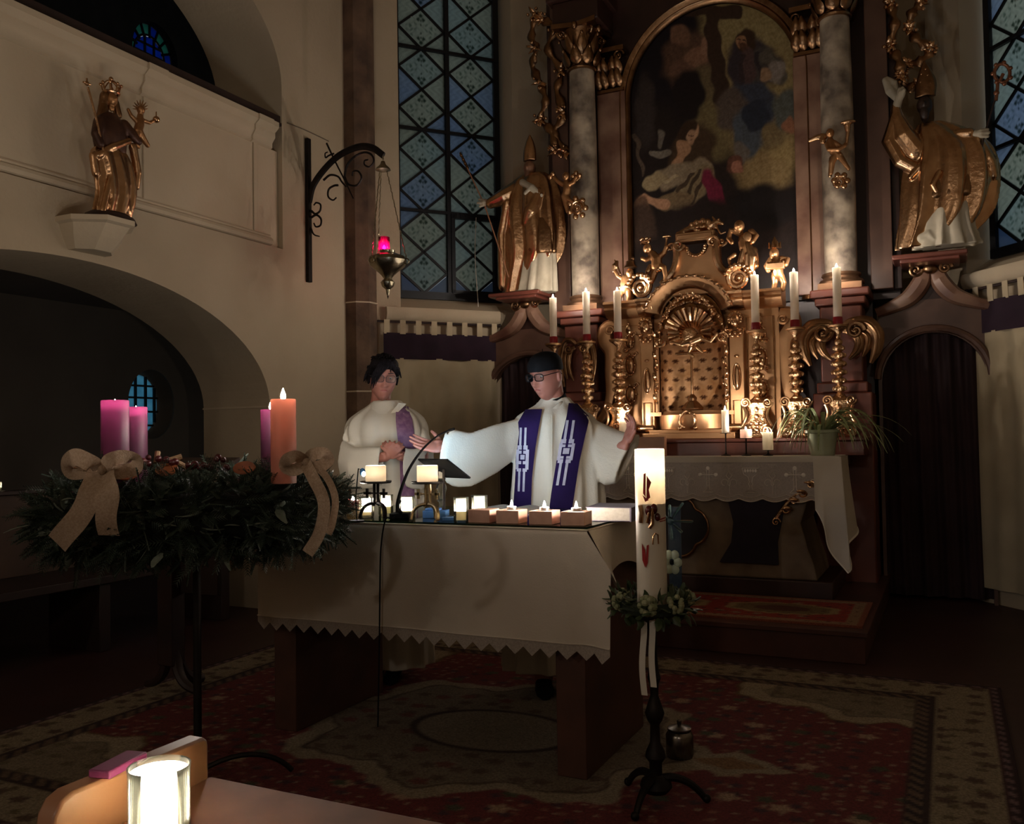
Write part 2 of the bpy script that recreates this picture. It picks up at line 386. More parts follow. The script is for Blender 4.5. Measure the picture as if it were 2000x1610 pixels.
for i in range(5):
    for j in range(5):
        p = [(a, z) for a, z in inner]
        for cl in ((-1, 0, -yb[i]-.008), (1, 0, yb[i+1]-.008), (0, -1, -zb[j]-.008), (0, 1, zb[j+1]-.008)): p = clip(p, *cl)
        if len(p) < 3: continue
        m = MB(); m.prism([(-7.60, 6.71+a, 1.69+z) for a, z in p], (-.006, 0, 0)); m.build('pane', M_BLUE, win, smooth=False)
for y in yb[1:-1]:
    h = .315*math.sqrt(max(0, 1-(y/.245)**2)); m = MB(); m.b2((-7.60, 6.71+y-.010, 1.69-h), (-7.575, 6.71+y+.010, 1.69+h)); m.build('bar', M_IRON, win, smooth=False)
for z in zb[1:-1]:
    h = .245*math.sqrt(max(0, 1-(z/.315)**2)); m = MB(); m.b2((-7.598, 6.71-h, 1.69+z-.010), (-7.573, 6.71+h, 1.69+z+.010)); m.build('bar', M_IRON, win, smooth=False)
# arched window of the gallery
win = thing('window_2', 'arch-headed blue window with green border in the gallery', 'window', (-7.5, 6.78, 4.2), kind='structure')
cy, cz = 6.78, 5.38
for k in range(8):
    a0, a1 = math.pi*k/8+.025, math.pi*(k+1)/8-.025
    rr = lambda r, a: (-7.5, cy+r*.88*math.cos(a), cz+r*math.sin(a))
    m = MB(); m.prism([rr(.22, a) for a in np.linspace(a0, a1, 5)]+[rr(.335, a) for a in np.linspace(a1, a0, 5)], (-.006, 0, 0)); m.build('border_pane', M_GREENP if k % 3 else M_BLUE2, win, smooth=False)
for sg in (-1, 1):
    for k in range(5):
        m = MB(); m.b2((-7.506, cy+sg*.195, cz-.2*(k+1)+.01), (-7.5, cy+sg*.295, cz-.2*k-.01)); m.build('border_pane', M_GREENP, win, smooth=False)
half = [(.185*math.cos(math.pi*i/16), .21*math.sin(math.pi*i/16)) for i in range(17)]+[(-.185, -1.0), (.185, -1.0)]
yb2 = [-.2, -.06, .06, .2]; zb2 = [-1.0, -.75, -.55, -.36, -.17, .02, .12, .23]
for i in range(3):
    for j in range(7):
        p = half
        for cl in ((-1, 0, -yb2[i]-.006), (1, 0, yb2[i+1]-.006), (0, -1, -zb2[j]-.006), (0, 1, zb2[j+1]-.006)): p = clip(p, *cl)
        if len(p) >= 3: m = MB(); m.prism([(-7.5, cy+a, cz+z) for a, z in p], (-.006, 0, 0)); m.build('pane', M_BLUE2, win, smooth=False)
for y in yb2[1:-1]: m = MB(); m.b2((-7.50, cy+y-.012, cz-1.0), (-7.485, cy+y+.012, cz+.21)); m.build('bar', M_IRON, win, smooth=False)
for z in zb2[1:-1]: h = .19 if z < 0 else .19*math.sqrt(max(0, 1-(z/.215)**2)); m = MB(); m.b2((-7.50, cy-h, cz+z-.010), (-7.485, cy+h, cz+z+.010)); m.build('bar', M_IRON, win, smooth=False)
for k in range(9): a = math.pi*k/8; m = MB(); m.tube([(-7.49, cy+.2*.88*math.cos(a), cz+.2*math.sin(a)), (-7.49, cy+.36*.88*math.cos(a), cz+.36*math.sin(a))], .014, 6); m.build('lead_came', M_IRON, win)
m = MB(); m.tube([(-7.495, cy+.2*math.cos(a), cz+.225*math.sin(a)) for a in np.linspace(0, math.pi, 20)], .012, 6); m.build('lead_arch', M_IRON, win)
# apse walls: two diagonals and the back
def diag(A, d, nrm, s0, s1, win_s, zsill, zwin, name, label):
    """wall along d from A; window hole between win_s at height zwin, splayed sill from zsill"""
    q = MB(); A = np.array(A, float); d = np.array(d, float); nn = np.array(nrm, float)
    def slab(a, b_, z0, z1, t0=0., t1=.5):
        P = [A+d*a+nn*t0, A+d*b_+nn*t0, A+d*b_+nn*t1, A+d*a+nn*t1]
        q.prism([(p[0], p[1], z0) for p in P], (0, 0, z1-z0))
    slab(s0, win_s[0], 0, ZTOP); slab(win_s[1], s1, 0, ZTOP); slab(win_s[0], win_s[1], 0, zsill); slab(win_s[0], win_s[1], 6.3, ZTOP)
    a, c = A+d*win_s[0], A+d*win_s[1]
    q.add([(a[0], a[1], zsill), (c[0], c[1], zsill), *(tuple(np.array([p[0], p[1], 0])+nn*.22+np.array([0, 0, zwin])) for p in (c, a))], [(0, 1, 2, 3)])
    return struct(q.build(name, M_PLASTER, smooth=False, recalc=True), label)
LA = np.array([-3.822, 7.5, 0]); dL = np.array([SA, CA, 0]); nL = np.array([-CA, SA, 0])
RA = np.array([.309, 7.5, 0]); dR = np.array([SA, -CA, 0]); nR = np.array([CA, SA, 0])
PL = LA+nL*.20; PR = RA+nR*.20
sL0 = float((PP(771, 500, PL, nL)-PL) @ dL); sL1 = float((PP(977, 500, PL, nL)-PL) @ dL)
sR0 = float((PP(1938, 400, PR, nR)-PR) @ dR); sR1 = sR0+(sL1-sL0)
ZS, ZW = 2.47, 2.60
diag(LA, dL, nL, -1.30, .9, (sL0-.01, sL1+.06), ZS, ZW, 'wall_apse_left', 'cream plastered diagonal wall of the apse with a tall window')
diag(RA, dR, nR, -.6, 1.36, (sR0-.06, sR1+.05), ZS, ZW, 'wall_apse_right', 'shaded plastered diagonal wall of the apse behind the mitred statue')
b = MB(); b.b2((-3.6, 8.05, 0), (0.2, 8.4, ZTOP)); struct(b.build('wall_back', M_PLASTER, smooth=False), 'plaster wall behind the high altar')
b = MB(); b.b2((1.16, -9, 0), (1.5, 6.6, ZTOP)); struct(b.build('wall_right', M_PLASTER, smooth=False), 'plaster nave wall')
b = MB(); b.b2((-5.4, -9.2, 0), (1.5, -8.9, ZTOP)); struct(b.build('wall_nave_end', M_PLASTER, smooth=False), 'far end wall of the nave')
# rounded sill mouldings
for (A, d, nn, s0, s1, nm, la) in ((LA, dL, nL, float((PP(752, 600, LA, nL)-LA) @ dL), .05, 'trim_2', 'rounded cream sill moulding under the tall window'), (RA, dR, nR, -.22, 1.2, 'trim_3', 'rounded cream sill moulding behind the striped curtain tabs')):
    pr = [(0, ZS-.13), (-.02, ZS-.125), (-.05, ZS-.10), (-.065, ZS-.06), (-.06, ZS-.02), (-.05, ZS), (.02, ZS)]
    m = MB(); P0 = A+d*s0
    m.prism([P0+nn*p[0]+np.array([0, 0, p[1]]) for p in pr], d*(s1-s0)); struct(m.build(nm, M_PLASTER2), la)
# sandstone corner shaft
m = MB(); pc = np.array([-4.63, 6.50, 0]); R8 = .15
for z0, z1, k in ((0, 1.70, 1.02), (1.70, 1.712, 1.06), (1.712, 2.475, 1.0), (2.475, 2.487, 1.06), (2.487, ZTOP, 1.0)):
    m.prism([pc+np.array([R8*k*math.cos(math.pi/8+i*math.pi/4), R8*k*math.sin(math.pi/8+i*math.pi/4), z0]) for i in range(8)], (0, 0, z1-z0), mi=1 if z1-z0 < .02 else 0)
o = m.build('pillar_1', [M_SAND, M_PLASTER2], smooth=False); struct(o, 'brown sandstone shaft in the corner beside the lamp bracket')
# ================================================================== carving helper: figures laid out by photograph pixels on a plane with real depth
class Sc:
    """pos(x, y) -> point on the carving's plane; e1 sideways, e3 towards the viewer; lengths in photograph pixels at that distance"""
    def __init__(s, pos, e1, e3):
        s.pos = pos; s.e1 = np.array(e1, float); s.e3 = np.array(e3, float); s.e2 = np.array([0, 0, 1.]); s.b = MB(); s.k = 1.
    def at(s, x, y, k): s.k = k; return s
    def p(s, x, y, d=0.): return s.pos(x, y)+s.e3*(d*s.k)
    def cap(s, pts, n=10):
        P = [s.p(q[0], q[1], q[2]) for q in pts]; r = [q[3]*s.k for q in pts]
        s.b.tube(P, r, n)
        for i in (0, -1): s.b.ell(P[i], r[i]*.99, 10, 7)
        return s
    def ball(s, x, y, d, rx, ry=None, rz=None, tilt=0., nu=14, nv=9):
        ry = rx if ry is None else ry; rz = rx if rz is None else rz
        c, t = math.cos(tilt), math.sin(tilt); a = s.e1*c+s.e2*t; b_ = -s.e1*t+s.e2*c
        R = np.stack([a, s.e3, b_], 1); s.b.ell(s.p(x, y, d), (rx*s.k, rz*s.k, ry*s.k), nu, nv, R); return s
    def sil(s, rows, ratio=.6, folds=0, amp=0., ph=0., n=36, twist=0., back=1.):
        """rows (y, x_left, x_right[, d]) -> solid of elliptical sections with draped folds"""
        R = crom([(q[0], q[1], q[2], q[3] if len(q) > 3 else 0.) for q in rows], 4); secs = []
        for i, (y, xl, xr, d) in enumerate(R):
            t = i/(len(R)-1); c = s.p((xl+xr)/2, y, d); h = (xr-xl)/2*s.k; sec = []
            for j in range(n):
                a = 2*math.pi*j/n; g = 1.
                if folds: g += amp*(.35+.65*t)*math.sin(folds*a+ph+twist*t)+.45*amp*t*math.sin((folds*1.7)//1*a+2.1*ph+1.3)
                sec.append(c+s.e1*(h*math.cos(a)*g)+s.e3*(h*ratio*math.sin(a)*g*(back if math.sin(a) < 0 else 1)))
            secs.append(sec)
        s.b.loft(secs); return s
    def new(s): s.b = MB(); return s
def sc_y(Y):
    """carving on the plane at distance Y, seen from the nave"""
    s = Sc(lambda x, y: PY(x, y, Y), (1, 0, 0), (0, -1, 0)); return s
def sc_x(X):
    s = Sc(lambda x, y: PX(x, y, X), (0, 1, 0), (1, 0, 0)); return s
def sc_d(dp, turn=0.):
    """figure standing at camera distance dp, turned by `turn` about the vertical"""
    a = np.array([RT[0], RT[1], 0]); a /= np.linalg.norm(a); f = np.array([-FW[0], -FW[1], 0]); f /= np.linalg.norm(f)
    return Sc(lambda x, y: PD(x, y, dp), a, f)
def kpx(p): return depth(p)/F

def flame_mb(b, c, h=.035, r=.0065, n=10):
    pr = [(0.0001, 0), (r*.75, h*.10), (r, h*.26), (r*.86, h*.45), (r*.5, h*.70), (r*.2, h*.88), (0.0001, h)]
    b.lathe(pr, c, n); return b
def candle(label, base, r, h, wax=None, cup=.012, group=None, lit=True, name='candle', fh=.035, collar=None, wall=.004, cat='candle', wick=True, fr=.0065):
    """pillar or taper candle: hollow burnt-down top, wick, flame"""
    t = thing(name, label, cat, base, group); B = np.array(base, float)
    b = MB(); b.lathe([(0.0001, 0), (r*.98, 0), (r, .003), (r, h-.003), (r-.002, h), (r-wall*.7, h), (r-wall, h-.004), (r-wall*1.2, h-cup), (0.0001, h-cup-.002)], B, 28)
    b.build('wax', wax or M_WAX, t)
    if wick:
        b = MB(); b.tube([B+(0, 0, h-cup-.004), B+(0, 0, h-cup+.006), B+(.002, 0, h-cup+.012)], .0013, 6); b.build('wick', M_WICK, t)
    if collar:
        b = MB(); b.lathe([(r+.0005, 0), (r+.004, .002), (r+.003, collar-.004), (r+.0005, collar)], B, 24); b.build('collar', M_WAXR, t)
    if lit:
        b = MB(); flame_mb(b, B+(0, 0, h-cup+.006), fh, fr); b.build('flame', M_FLAME, t)
    return t
def scrolls(b, c, r, turns, e1, e3, sgn=1, th=.2, a0=0.):
    """carved volute of tapering roll"""
    p = spiral(c, r, r*.18, turns*sgn, e1, (0, 0, 1), a0, 26)
    b.tube(p, [r*th*(1-.55*i/25) for i in range(26)], 7); b.ell(c, (r*.26, r*.26, r*.26), 8, 6)
def leaf(b, p0, p1, bend, w, th=.25, n=9, side=None):
    """pointed acanthus leaf from p0 to p1 bowed by vector bend"""
    p0 = np.array(p0, float); p1 = np.array(p1, float); P = [p0+(p1-p0)*t+np.array(bend)*math.sin(math.pi*t*.8) for t in np.linspace(0, 1, n)]
    r = [w*(.35+1.0*math.sin(math.pi*(t**.7)))*(1-t*.35)+w*.05 for t in np.linspace(0, 1, n)]
    b.tube(P, r, 8, flat=th, up=side)
# ================================================================== HIGH ALTAR
# ---- predella step and runner
b = MB(); b.b2((-3.08, 5.31, 0), (-.44, 7.6, .165)); b.b2((-3.095, 5.295, .150), (-.425, 7.6, .18))
struct(b.build('altar_step', M_STEPW, bevel=.004, smooth=False), 'dark wooden step in front of the high altar')
# ---- retable architecture
ret = thing('altar_retable', 'tall baroque retable of dark marble with two columns and gilt capitals', 'altar retable', (AX, 7.5, 0))
b = MB(); b.b2((-3.0, 7.50, 0), (-.50, 7.95, 5.6)); b.b2((-3.20, 7.54, 2.32), (-.30, 7.95, 5.6)); b.build('back_panel', M_MARBD, ret, smooth=False)
for sg in (-1, 1):
    xc = AX+.015+sg*1.045
    for (a, c, yy, mm, nm) in ((.20, .36, 7.40, M_MARBB, 'pilaster_outer'), (.36, .42, 7.46, M_MARBD, 'pilaster_edge')):
        u0, u1 = sorted((xc+sg*a, xc+sg*c)); b = MB(); b.b2((u0, yy, 2.38), (u1, 7.52, 5.6)); b.build(nm, mm, ret, bevel=.006)
    u0, u1 = sorted((xc-sg*.34, xc-sg*.08)); b = MB(); b.b2((u0, 7.40, 2.38), (u1, 7.52, 4.30)); b.build('pilaster_inner', M_MARBP, ret, bevel=.006)
    # pilaster capital
    b = MB(); u = (u0+u1)/2
    b.b2((u0+.01, 7.38, 4.30), (u1-.01, 7.5, 4.325))
    for i in range(4):
        for j in range(2): leaf(b, (u0+.035+.063*i, 7.37, 4.33+.11*j), (u0+.035+.063*i+.012*(-1)**i, 7.33, 4.47+.11*j), (0, -.03, 0), .034, .4, 8, side=(0, 1, 0)); b.ell((u0+.035+.063*i+.012*(-1)**i, 7.325, 4.465+.11*j), .016, 8, 6)
    for q in (-1, 1): scrolls(b, (u+q*.09, 7.36, 4.60), .05, 1.4, (1, 0, 0), None, q)
    b.b2((u0-.01, 7.34, 4.64), (u1+.01, 7.5, 4.68)); b.build('pilaster_capital', M_GOLDD, ret)
    # column
    P = np.array([xc, 7.25, 0])
    co = bpy.data.objects.new('column', None)
    b = MB(); b.lathe([(.122, 2.44), (.118, 2.50), (.122, 3.2), (.118, 3.9), (.108, 4.47)], P, 40); col = b.build('column', M_MARBG, ret)
    b = MB(); b.box(P+(0, 0, 2.385), (.31, .31, .05)); b.lathe([(.165, 2.41), (.168, 2.425), (.155, 2.445), (.135, 2.45), (.132, 2.465), (.145, 2.48), (.14, 2.495), (.122, 2.50)], P, 36); b.build('column_base', mat('dull_gilt', '86644a', '5e4432', rough=.55, metal=.9, scale=8), col)
    b = MB(); b.lathe([(.108, 4.46), (.125, 4.465), (.128, 4.48), (.112, 4.495), (.110, 4.52), (.118, 4.70), (.150, 4.80), (.155, 4.81)], P, 32)
    for ring, (z0, z1, r0, r1, nn) in enumerate(((4.50, 4.64, .115, .165, 8), (4.57, 4.75, .115, .185, 8))):
        for i in range(nn):
            a = 2*math.pi*(i+.5*ring)/nn; dv = np.array([math.cos(a), math.sin(a), 0])
            leaf(b, P+dv*r0+(0, 0, z0), P+dv*r1+(0, 0, z1), dv*.012, .042, .35, 8, side=(0, 0, 1)); b.ell(P+dv*(r1+.008)+(0, 0, z1-.012), .017, 8, 6)
    for i in range(4):
        a = math.pi/4+i*math.pi/2; dv = np.array([math.cos(a), math.sin(a), 0])
        scrolls(b, P+dv*.185+(0, 0, 4.775), .045, 1.5, dv, None, -1, .28)
        aa = i*math.pi/2; d2 = np.array([math.cos(aa), math.sin(aa), 0]); b.ell(P+d2*.16+(0, 0, 4.82), (.03, .03, .035), 8, 6)
    b.prism([P+np.array([x, y, 4.81]) for x, y in ((-.2, -.2), (0, -.15), (.2, -.2), (.15, 0), (.2, .2), (0, .15), (-.2, .2), (-.15, 0))], (0, 0, .04))
    b.build('capital', M_GOLDD, col)
    # pedestal
    b = MB(); b.box(P+(0, .02, 2.33), (.42, .42, .06)); b.box(P+(0, .02, 2.27), (.36, .38, .06)); b.box(P+(0, .03, 1.95), (.30, .34, .58)); b.box(P+(0, .03, 1.62), (.36, .38, .08)); b.box(P+(0, .04, .86), (.42, .42, 1.44))
    b.build('pedestal', M_MARBR, ret, bevel=.012)
    # entablature block
    b = MB(); b.box(P+(0, .1, 4.95), (.42, .5, .20)); b.box(P+(0, .1, 5.11), (.5, .6, .12)); b.build('entablature_block', M_MARBD, ret, bevel=.01)
    # gilt leaf bracket below the pedestal cornice
    hw_, hh_ = (.155, .36) if sg < 0 else (.27, .28)
    for q in (-1, 1):
        G = lambda a, c, d=0.: P+np.array([q*a*hw_, -.215-d, 2.06+c*hh_])
        b = MB()
        for pts, ws in (([(.05, .0), (.35, .10), (.72, .06), (.95, -.25), (.92, -.65), (.78, -.98)], [.10, .16, .20, .19, .14, .05]), ([(.10, -.06), (.38, -.14), (.52, -.40), (.42, -.66), (.22, -.85)], [.10, .15, .15, .11, .04]), ([(.5, -.1), (.72, -.3), (.68, -.6), (.58, -.8)], [.06, .11, .09, .03])):
            cv = crom([G(a, c, .02) for a, c in pts], 6); w_ = np.interp(np.linspace(0, 1, len(cv)), np.linspace(0, 1, len(ws)), ws)*hw_
            b.tube(cv, list(w_), 10, flat=.45, up=(0, 1, 0)); b.tube([p-np.array([0, .012+.3*float(x_), 0]) for p, x_ in zip(cv, w_)], [.22*float(x_)+.002 for x_ in w_], 6)
        scrolls(b, G(.42, -.12, .05), hw_*.24, 1.5, (1, 0, 0), None, q, .3); b.build('leaf_bracket', M_GOLDD, ret)
# ---- picture
PXC, PR_, PZC, PYF = AX+.045, .70, 4.20, 7.45
def arch_pts(r, z0, n=40, y=PYF): return [(PXC+r, y, z0)]+[(PXC+r*math.cos(math.pi*i/n), y, PZC+r*math.sin(math.pi*i/n)) for i in range(n+1)]+[(PXC-r, y, z0)]
b = MB()
secs = []
pf = [(.0, .0), (.0, -.03), (.03, -.05), (.045, -.035), (.06, -.04), (.085, -.055), (.105, -.03), (.11, 0)]
pth = arch_pts(PR_, 2.35, 44)
for i, p in enumerate(pth):
    c = np.array([PXC, 0, max(p[2], 2.3) if p[2] < PZC else PZC]); p = np.array(p)
    d = np.array([p[0]-PXC, 0, p[2]-PZC if p[2] > PZC else 0]); d /= np.linalg.norm(d)
    secs.append([p+d*a+np.array([0, e, 0]) for a, e in pf])
b.loft(secs); b.build('picture_frame', M_GOLDD, ret, ang=60)
# painted canvas: a dark devotional scene in soft strokes
nx, nz = 190, 330
V = []; Fc = []
def canv(i, j):
    z = 2.35+(PZC+PR_-2.35)*j/nz; hw = PR_ if z <= PZC else math.sqrt(max(1e-6, PR_**2-(z-PZC)**2)); return (PXC-hw+2*hw*i/nx, PYF+.012, z)
b = MB(); b.grid(lambda u_, v_: canv(u_*nx, v_*nz), nx, nz)
me = b.mesh('painting', tuple(ret.location), recalc=False)
def proj_px(P):
    v = P-CAM; z = v @ FW; return 1000+F*(v @ RT)/z, 805-F*(v @ UP)/z
def paint(co):
    x, y = proj_px(co+np.array(ret.location)); n = len(x)
    jx = 5*np.sin(y*.13+x*.05)+4*np.sin(x*.21-y*.07); jy = 5*np.sin(x*.11+1)+4*np.sin(y*.19+x*.06)
    x = x+jx*.5; y = y+jy*.5
    C = np.tile(np.array(lin('2a1f1c')[:3]), (n, 1))
    def soft(d, col, s): 
        nonlocal C
        m = np.clip(.5-d/(.85*s), 0, 1)[:, None]; m = m*m*(3-2*m); C = C*(1-m)+np.array(lin(col)[:3])*m
    def el(cx, cy, rx, ry, col, s=.3, rot=0.):
        c, q = math.cos(rot), math.sin(rot); dx, dy = x-cx, y-cy; a = (dx*c+dy*q)/rx; e = (-dx*q+dy*c)/ry; soft(np.sqrt(a*a+e*e)-1, col, s)
    def ln(x0, y0, x1, y1, w_, col, s=.35):
        vx, vy = x1-x0, y1-y0; t = np.clip(((x-x0)*vx+(y-y0)*vy)/(vx*vx+vy*vy), 0, 1); soft(np.hypot(x-x0-vx*t, y-y0-vy*t)/w_-1, col, s)
    el(1490, 110, 130, 150, '948258', .6); el(1460, 30, 90, 70, '96875c', .6)            # golden sky
    el(1300, 120, 70, 190, '17121a', .5); el(1290, 330, 60, 130, '231a18', .5)
    el(1345, 120, 50, 60, '5e4536', .5); el(1330, 70, 22, 20, '7c5c48', .4); el(1360, 110, 24, 20, '8a6650', .4); el(1335, 140, 24, 22, '6e5040', .4); el(1378, 95, 14, 18, '94705a', .4)
    el(1375, 190, 40, 60, '6e6044', .6); el(1400, 250, 50, 60, '776a48', .6); el(1500, 300, 62, 60, 'a08a5c', .6); el(1490, 340, 55, 40, '9a835a', .6); el(1480, 250, 60, 50, '7d6c4c', .6)
    ln(1300, 10, 1440, 25, 13, '3a2a20'); ln(1388, 20, 1408, 190, 15, '3c2b20')                  # wooden cross
    el(1462, 130, 42, 60, '3a3238', .35); el(1490, 130, 38, 40, '4a4440', .4, .5); ln(1500, 110, 1525, 150, 14, '5c564c')
    el(1458, 78, 20, 26, '3c2a1c', .25); el(1449, 81, 9.5, 13, 'a07858', .3); ln(1443, 79, 1447, 79, 1.6, '3a2418'); ln(1452, 79, 1456, 79, 1.6, '3a2418'); ln(1449, 82, 1448, 87, 1.4, '7c5640'); el(1455, 92, 7, 9, '5a3c2a', .4); el(1460, 132, 14, 44, '54403e', .35); ln(1450, 110, 1446, 160, 5, '3a2e30'); ln(1478, 108, 1486, 150, 5, '332c30'); ln(1470, 190, 1500, 215, 6, '667080'); ln(1440, 200, 1448, 270, 5, '6c645a'); ln(1462, 240, 1470, 290, 4, '77808a'); ln(1425, 195, 1430, 240, 4, '7c6c5c')
    el(1515, 140, 18, 22, '8a8078', .4); el(1495, 150, 12, 14, '9c7e62', .4)
    el(1465, 205, 55, 45, '3c4250', .35); el(1430, 215, 30, 45, '5c5048', .4); el(1460, 260, 28, 50, '525a64', .4); el(1475, 225, 26, 30, '2c3240', .3); el(1447, 300, 15, 22, '6e665e', .4)
    el(1537, 215, 26, 40, '5a5e58', .5); el(1543, 245, 13, 17, '9a6a50', .4)
    el(1435, 322, 17, 18, '6a4436', .4); el(1441, 328, 10, 11, 'b07a64', .4)
    el(1345, 185, 32, 50, '1c1416', .4); el(1260, 220, 20, 70, '3a3230', .6)
    el(1352, 300, 40, 60, '4a3826', .35, .5); el(1350, 262, 14, 20, 'c49a78', .25, .35); el(1342, 255, 16, 22, '3c2a1c', .3, .5); el(1351, 264, 10, 14, 'b89274', .3, .35); ln(1346, 260, 1350, 261, 1.4, '4a3020'); ln(1354, 262, 1358, 264, 1.4, '4a3020'); ln(1351, 272, 1354, 273, 1.4, '7a4a3c')
    ln(1335, 285, 1325, 320, 11, 'b48a68'); el(1328, 328, 10, 9, 'c29272', .3)
    ln(1370, 330, 1300, 350, 20, '94836a'); ln(1375, 345, 1330, 395, 22, '8d7c5e'); ln(1290, 345, 1265, 365, 12, 'a08e6c'); ln(1340, 390, 1300, 395, 16, '7e6a4e'); ln(1365, 335, 1345, 375, 4, '4a3c2c'); ln(1350, 340, 1325, 375, 4, '4f4030'); ln(1375, 350, 1350, 395, 3, '4a3a2a'); ln(1320, 345, 1300, 356, 4, 'b8a684')
    ln(1300, 398, 1255, 390, 9, 'c09272'); el(1252, 405, 16, 22, '6e5240', .4); el(1395, 375, 17, 45, '7e2440', .35, -.4); el(1375, 410, 40, 12, '5c2430', .5)
    el(1290, 270, 7, 20, '6e665c', .4); ln(1275, 302, 1305, 298, 5, '7c7468'); ln(1240, 260, 1258, 345, 3, '5a4c40'); el(1250, 440, 30, 40, '4c3a30', .6)
    el(1400, 430, 100, 40, '251a18', .6); el(1500, 400, 70, 40, '1d1718', .6)
    g = .9+.12*np.sin(x*.9+y*.35)*np.sin(y*.7-x*.2); return np.clip(C*g[:, None], 0, 1)
vcol(me, paint)
finish('painting', me, mat('painting_oil', 'ffffff', 'd8d0c8', rough=.45, scale=30, attr='paint', spec=.25), ret, True, 0, 180)
# ---- gilt ribbon ornaments beside the columns
for sg, rows in ((-1, [[(1045, 30, 0), (1038, 70, 0), (1050, 100, 10), (1040, 130, 0), (1058, 165, 8), (1070, 200, 14), (1058, 235, 4), (1080, 260, 10), (1088, 300, 8)], [(1088, 60, 8), (1075, 100, 12), (1098, 140, 4), (1090, 180, 8), (1105, 225, 10), (1085, 262, 8), (1108, 300, 6)], [(1060, 40, 0), (1090, 52, 10), (1120, 45, 16)]]),
                 (1, [[(1740, 10, 0), (1748, 50, 8), (1738, 90, 0), (1755, 120, 12), (1762, 155, 8)], [(1800, 10, 4), (1782, 30, 10), (1778, 60, 4), (1795, 85, 12), (1818, 100, 6), (1800, 122, 10), (1770, 130, 0), (1768, 165, 4), (1795, 172, 8), (1805, 150, 2)]])):
    orn = thing('ribbon_ornament', 'gilt carved ribbon and leaf ornament hanging '+('between the tall window and the column' if sg < 0 else 'above the mitred statue with raised arm'), 'ornament', PY(1075 if sg < 0 else 1775, 340 if sg < 0 else 180, 7.42))
    s = sc_y(7.42 if sg > 0 else 7.40); s.k = kpx(PY(1400, 200, 7.42))
    for row in rows:
        q = crom(row, 7); P = [s.p(a, c, d) for a, c, d in q]; bb = MB()
        bb.tube(P, [s.k*(8+3*math.sin(i*1.1)) for i in range(len(P))], 8, flat=.45, up=(0, 1, 0)); bb.build('ribbon', M_GOLDD, orn)
    for row in rows:
        for (a, c, d) in row[::2]:
            bb = MB()
            for q in range(4): an = random.uniform(0, 6.28); leaf(bb, s.p(a, c, d), s.p(a+16*math.cos(an), c+16*math.sin(an), d+6), (0, -.02, 0), s.k*5, .5, 6); bb.ell(s.p(a+12*math.cos(an+1), c+12*math.sin(an+1), d+6), s.k*3.6, 8, 6)
            bb.ell(s.p(a, c, d+3), s.k*7, 8, 6); bb.build('leaf_spray', M_GOLD, orn)
# ---- side doorways with scroll gables
for k, (xa, xb, lab) in enumerate(((-3.86, -3.02, 'brown marble doorway with scroll gable behind the priest'), (-.47, .30, 'brown marble doorway with scroll gable under the statue with raised arm'))):
    xm = (xa+xb)/2; dr = thing('door_%d' % (k+1), lab, 'doorway', (xm, 7.5, 0), kind='structure')
    hw = (xb-xa)/2; iw = hw-.025; zs = 1.66; rise = .37
    def ap(r_, n=20): return [(xm+r_*math.cos(math.pi*i/n), 7.46, zs+rise*(r_/iw)*math.sin(math.pi*i/n)) for i in range(n+1)]
    b = MB(); inn = ap(iw); outp = [(xb, 7.46, 0)]+[(xb, 7.46, 2.14), (xm+.2, 7.46, 2.28)]+[(xm-.2, 7.46, 2.28), (xa, 7.46, 2.14), (xa, 7.46, 0)]
    b.prism([(xm+iw, 7.46, 0)]+inn+[(xm-iw, 7.46, 0)]+list(reversed(outp)), (0, .25, 0)); b.build('surround', M_MARBB, dr, smooth=False)
    b = MB(); b.tube([(p[0]+.03*(1 if p[0] > xm else -1)*abs(p[0]-xm)/iw, 7.45, p[2]+.03) for p in inn], .028, 8); b.build('arch_moulding', M_MARBB, dr)
    for sg in (-1, 1):
        b = MB(); cv = crom([(xm+sg*.04, 7.44, 2.50), (xm+sg*.07, 7.44, 2.40), (xm+sg*.15, 7.44, 2.30), (xm+sg*.27, 7.44, 2.24), (xm+sg*(hw+.0), 7.44, 2.20)], 6)
        b.tube(cv, [.045+.012*math.sin(i*.2) for i in range(len(cv))], 8, flat=1.2); b.build('gable_scroll', M_MARBP, dr)
    b = MB(); b.prism([(xm-.22, 7.47, 2.20), (xm+.22, 7.47, 2.20), (xm+.03, 7.47, 2.42), (xm-.03, 7.47, 2.42)], (0, .05, 0)); b.build('gable_field', M_MARBD, dr, smooth=False)
    for q in (-1, 1): b = MB(); scrolls(b, (xm+q*.10, 7.40, 2.50), .05, 1.5, (1, 0, 0), None, q, .3); b.build('gilt_scroll', M_GOLDD, dr)
    b = MB(); b.ell((xm, 7.39, 2.50), (.05, .03, .04)); b.build('gilt_boss', M_GOLDD, dr)
    b = MB(); b.box((xm, 7.35, 2.565), (.50, .42, .035)); b.box((xm, 7.37, 2.54), (.40, .36, .03)); b.build('statue_shelf', M_MARBR, dr, bevel=.008)
    # curtain in the doorway
    cz1 = zs+rise; cu = MB()
    def cf(u_, v_):
        x = xm-iw+2*iw*u_; top = zs+rise*math.sqrt(max(0, 1-((x-xm)/iw)**2))-.004; z = .03+(top-.03)*v_
        return (x, 7.53+.025*math.sin(u_*27+.6*math.sin(v_*4))*(1-.35*v_)+.015*math.sin(u_*61+v_*3), z)
    cu.grid(cf, 70, 24); tag(cu.build('door_curtain', M_DKCLOTH, None, recalc=False, ang=180), 'dark folded curtain in the doorway '+('behind the priest' if k == 0 else 'beside the high altar, below the raised-arm statue'), 'curtain')
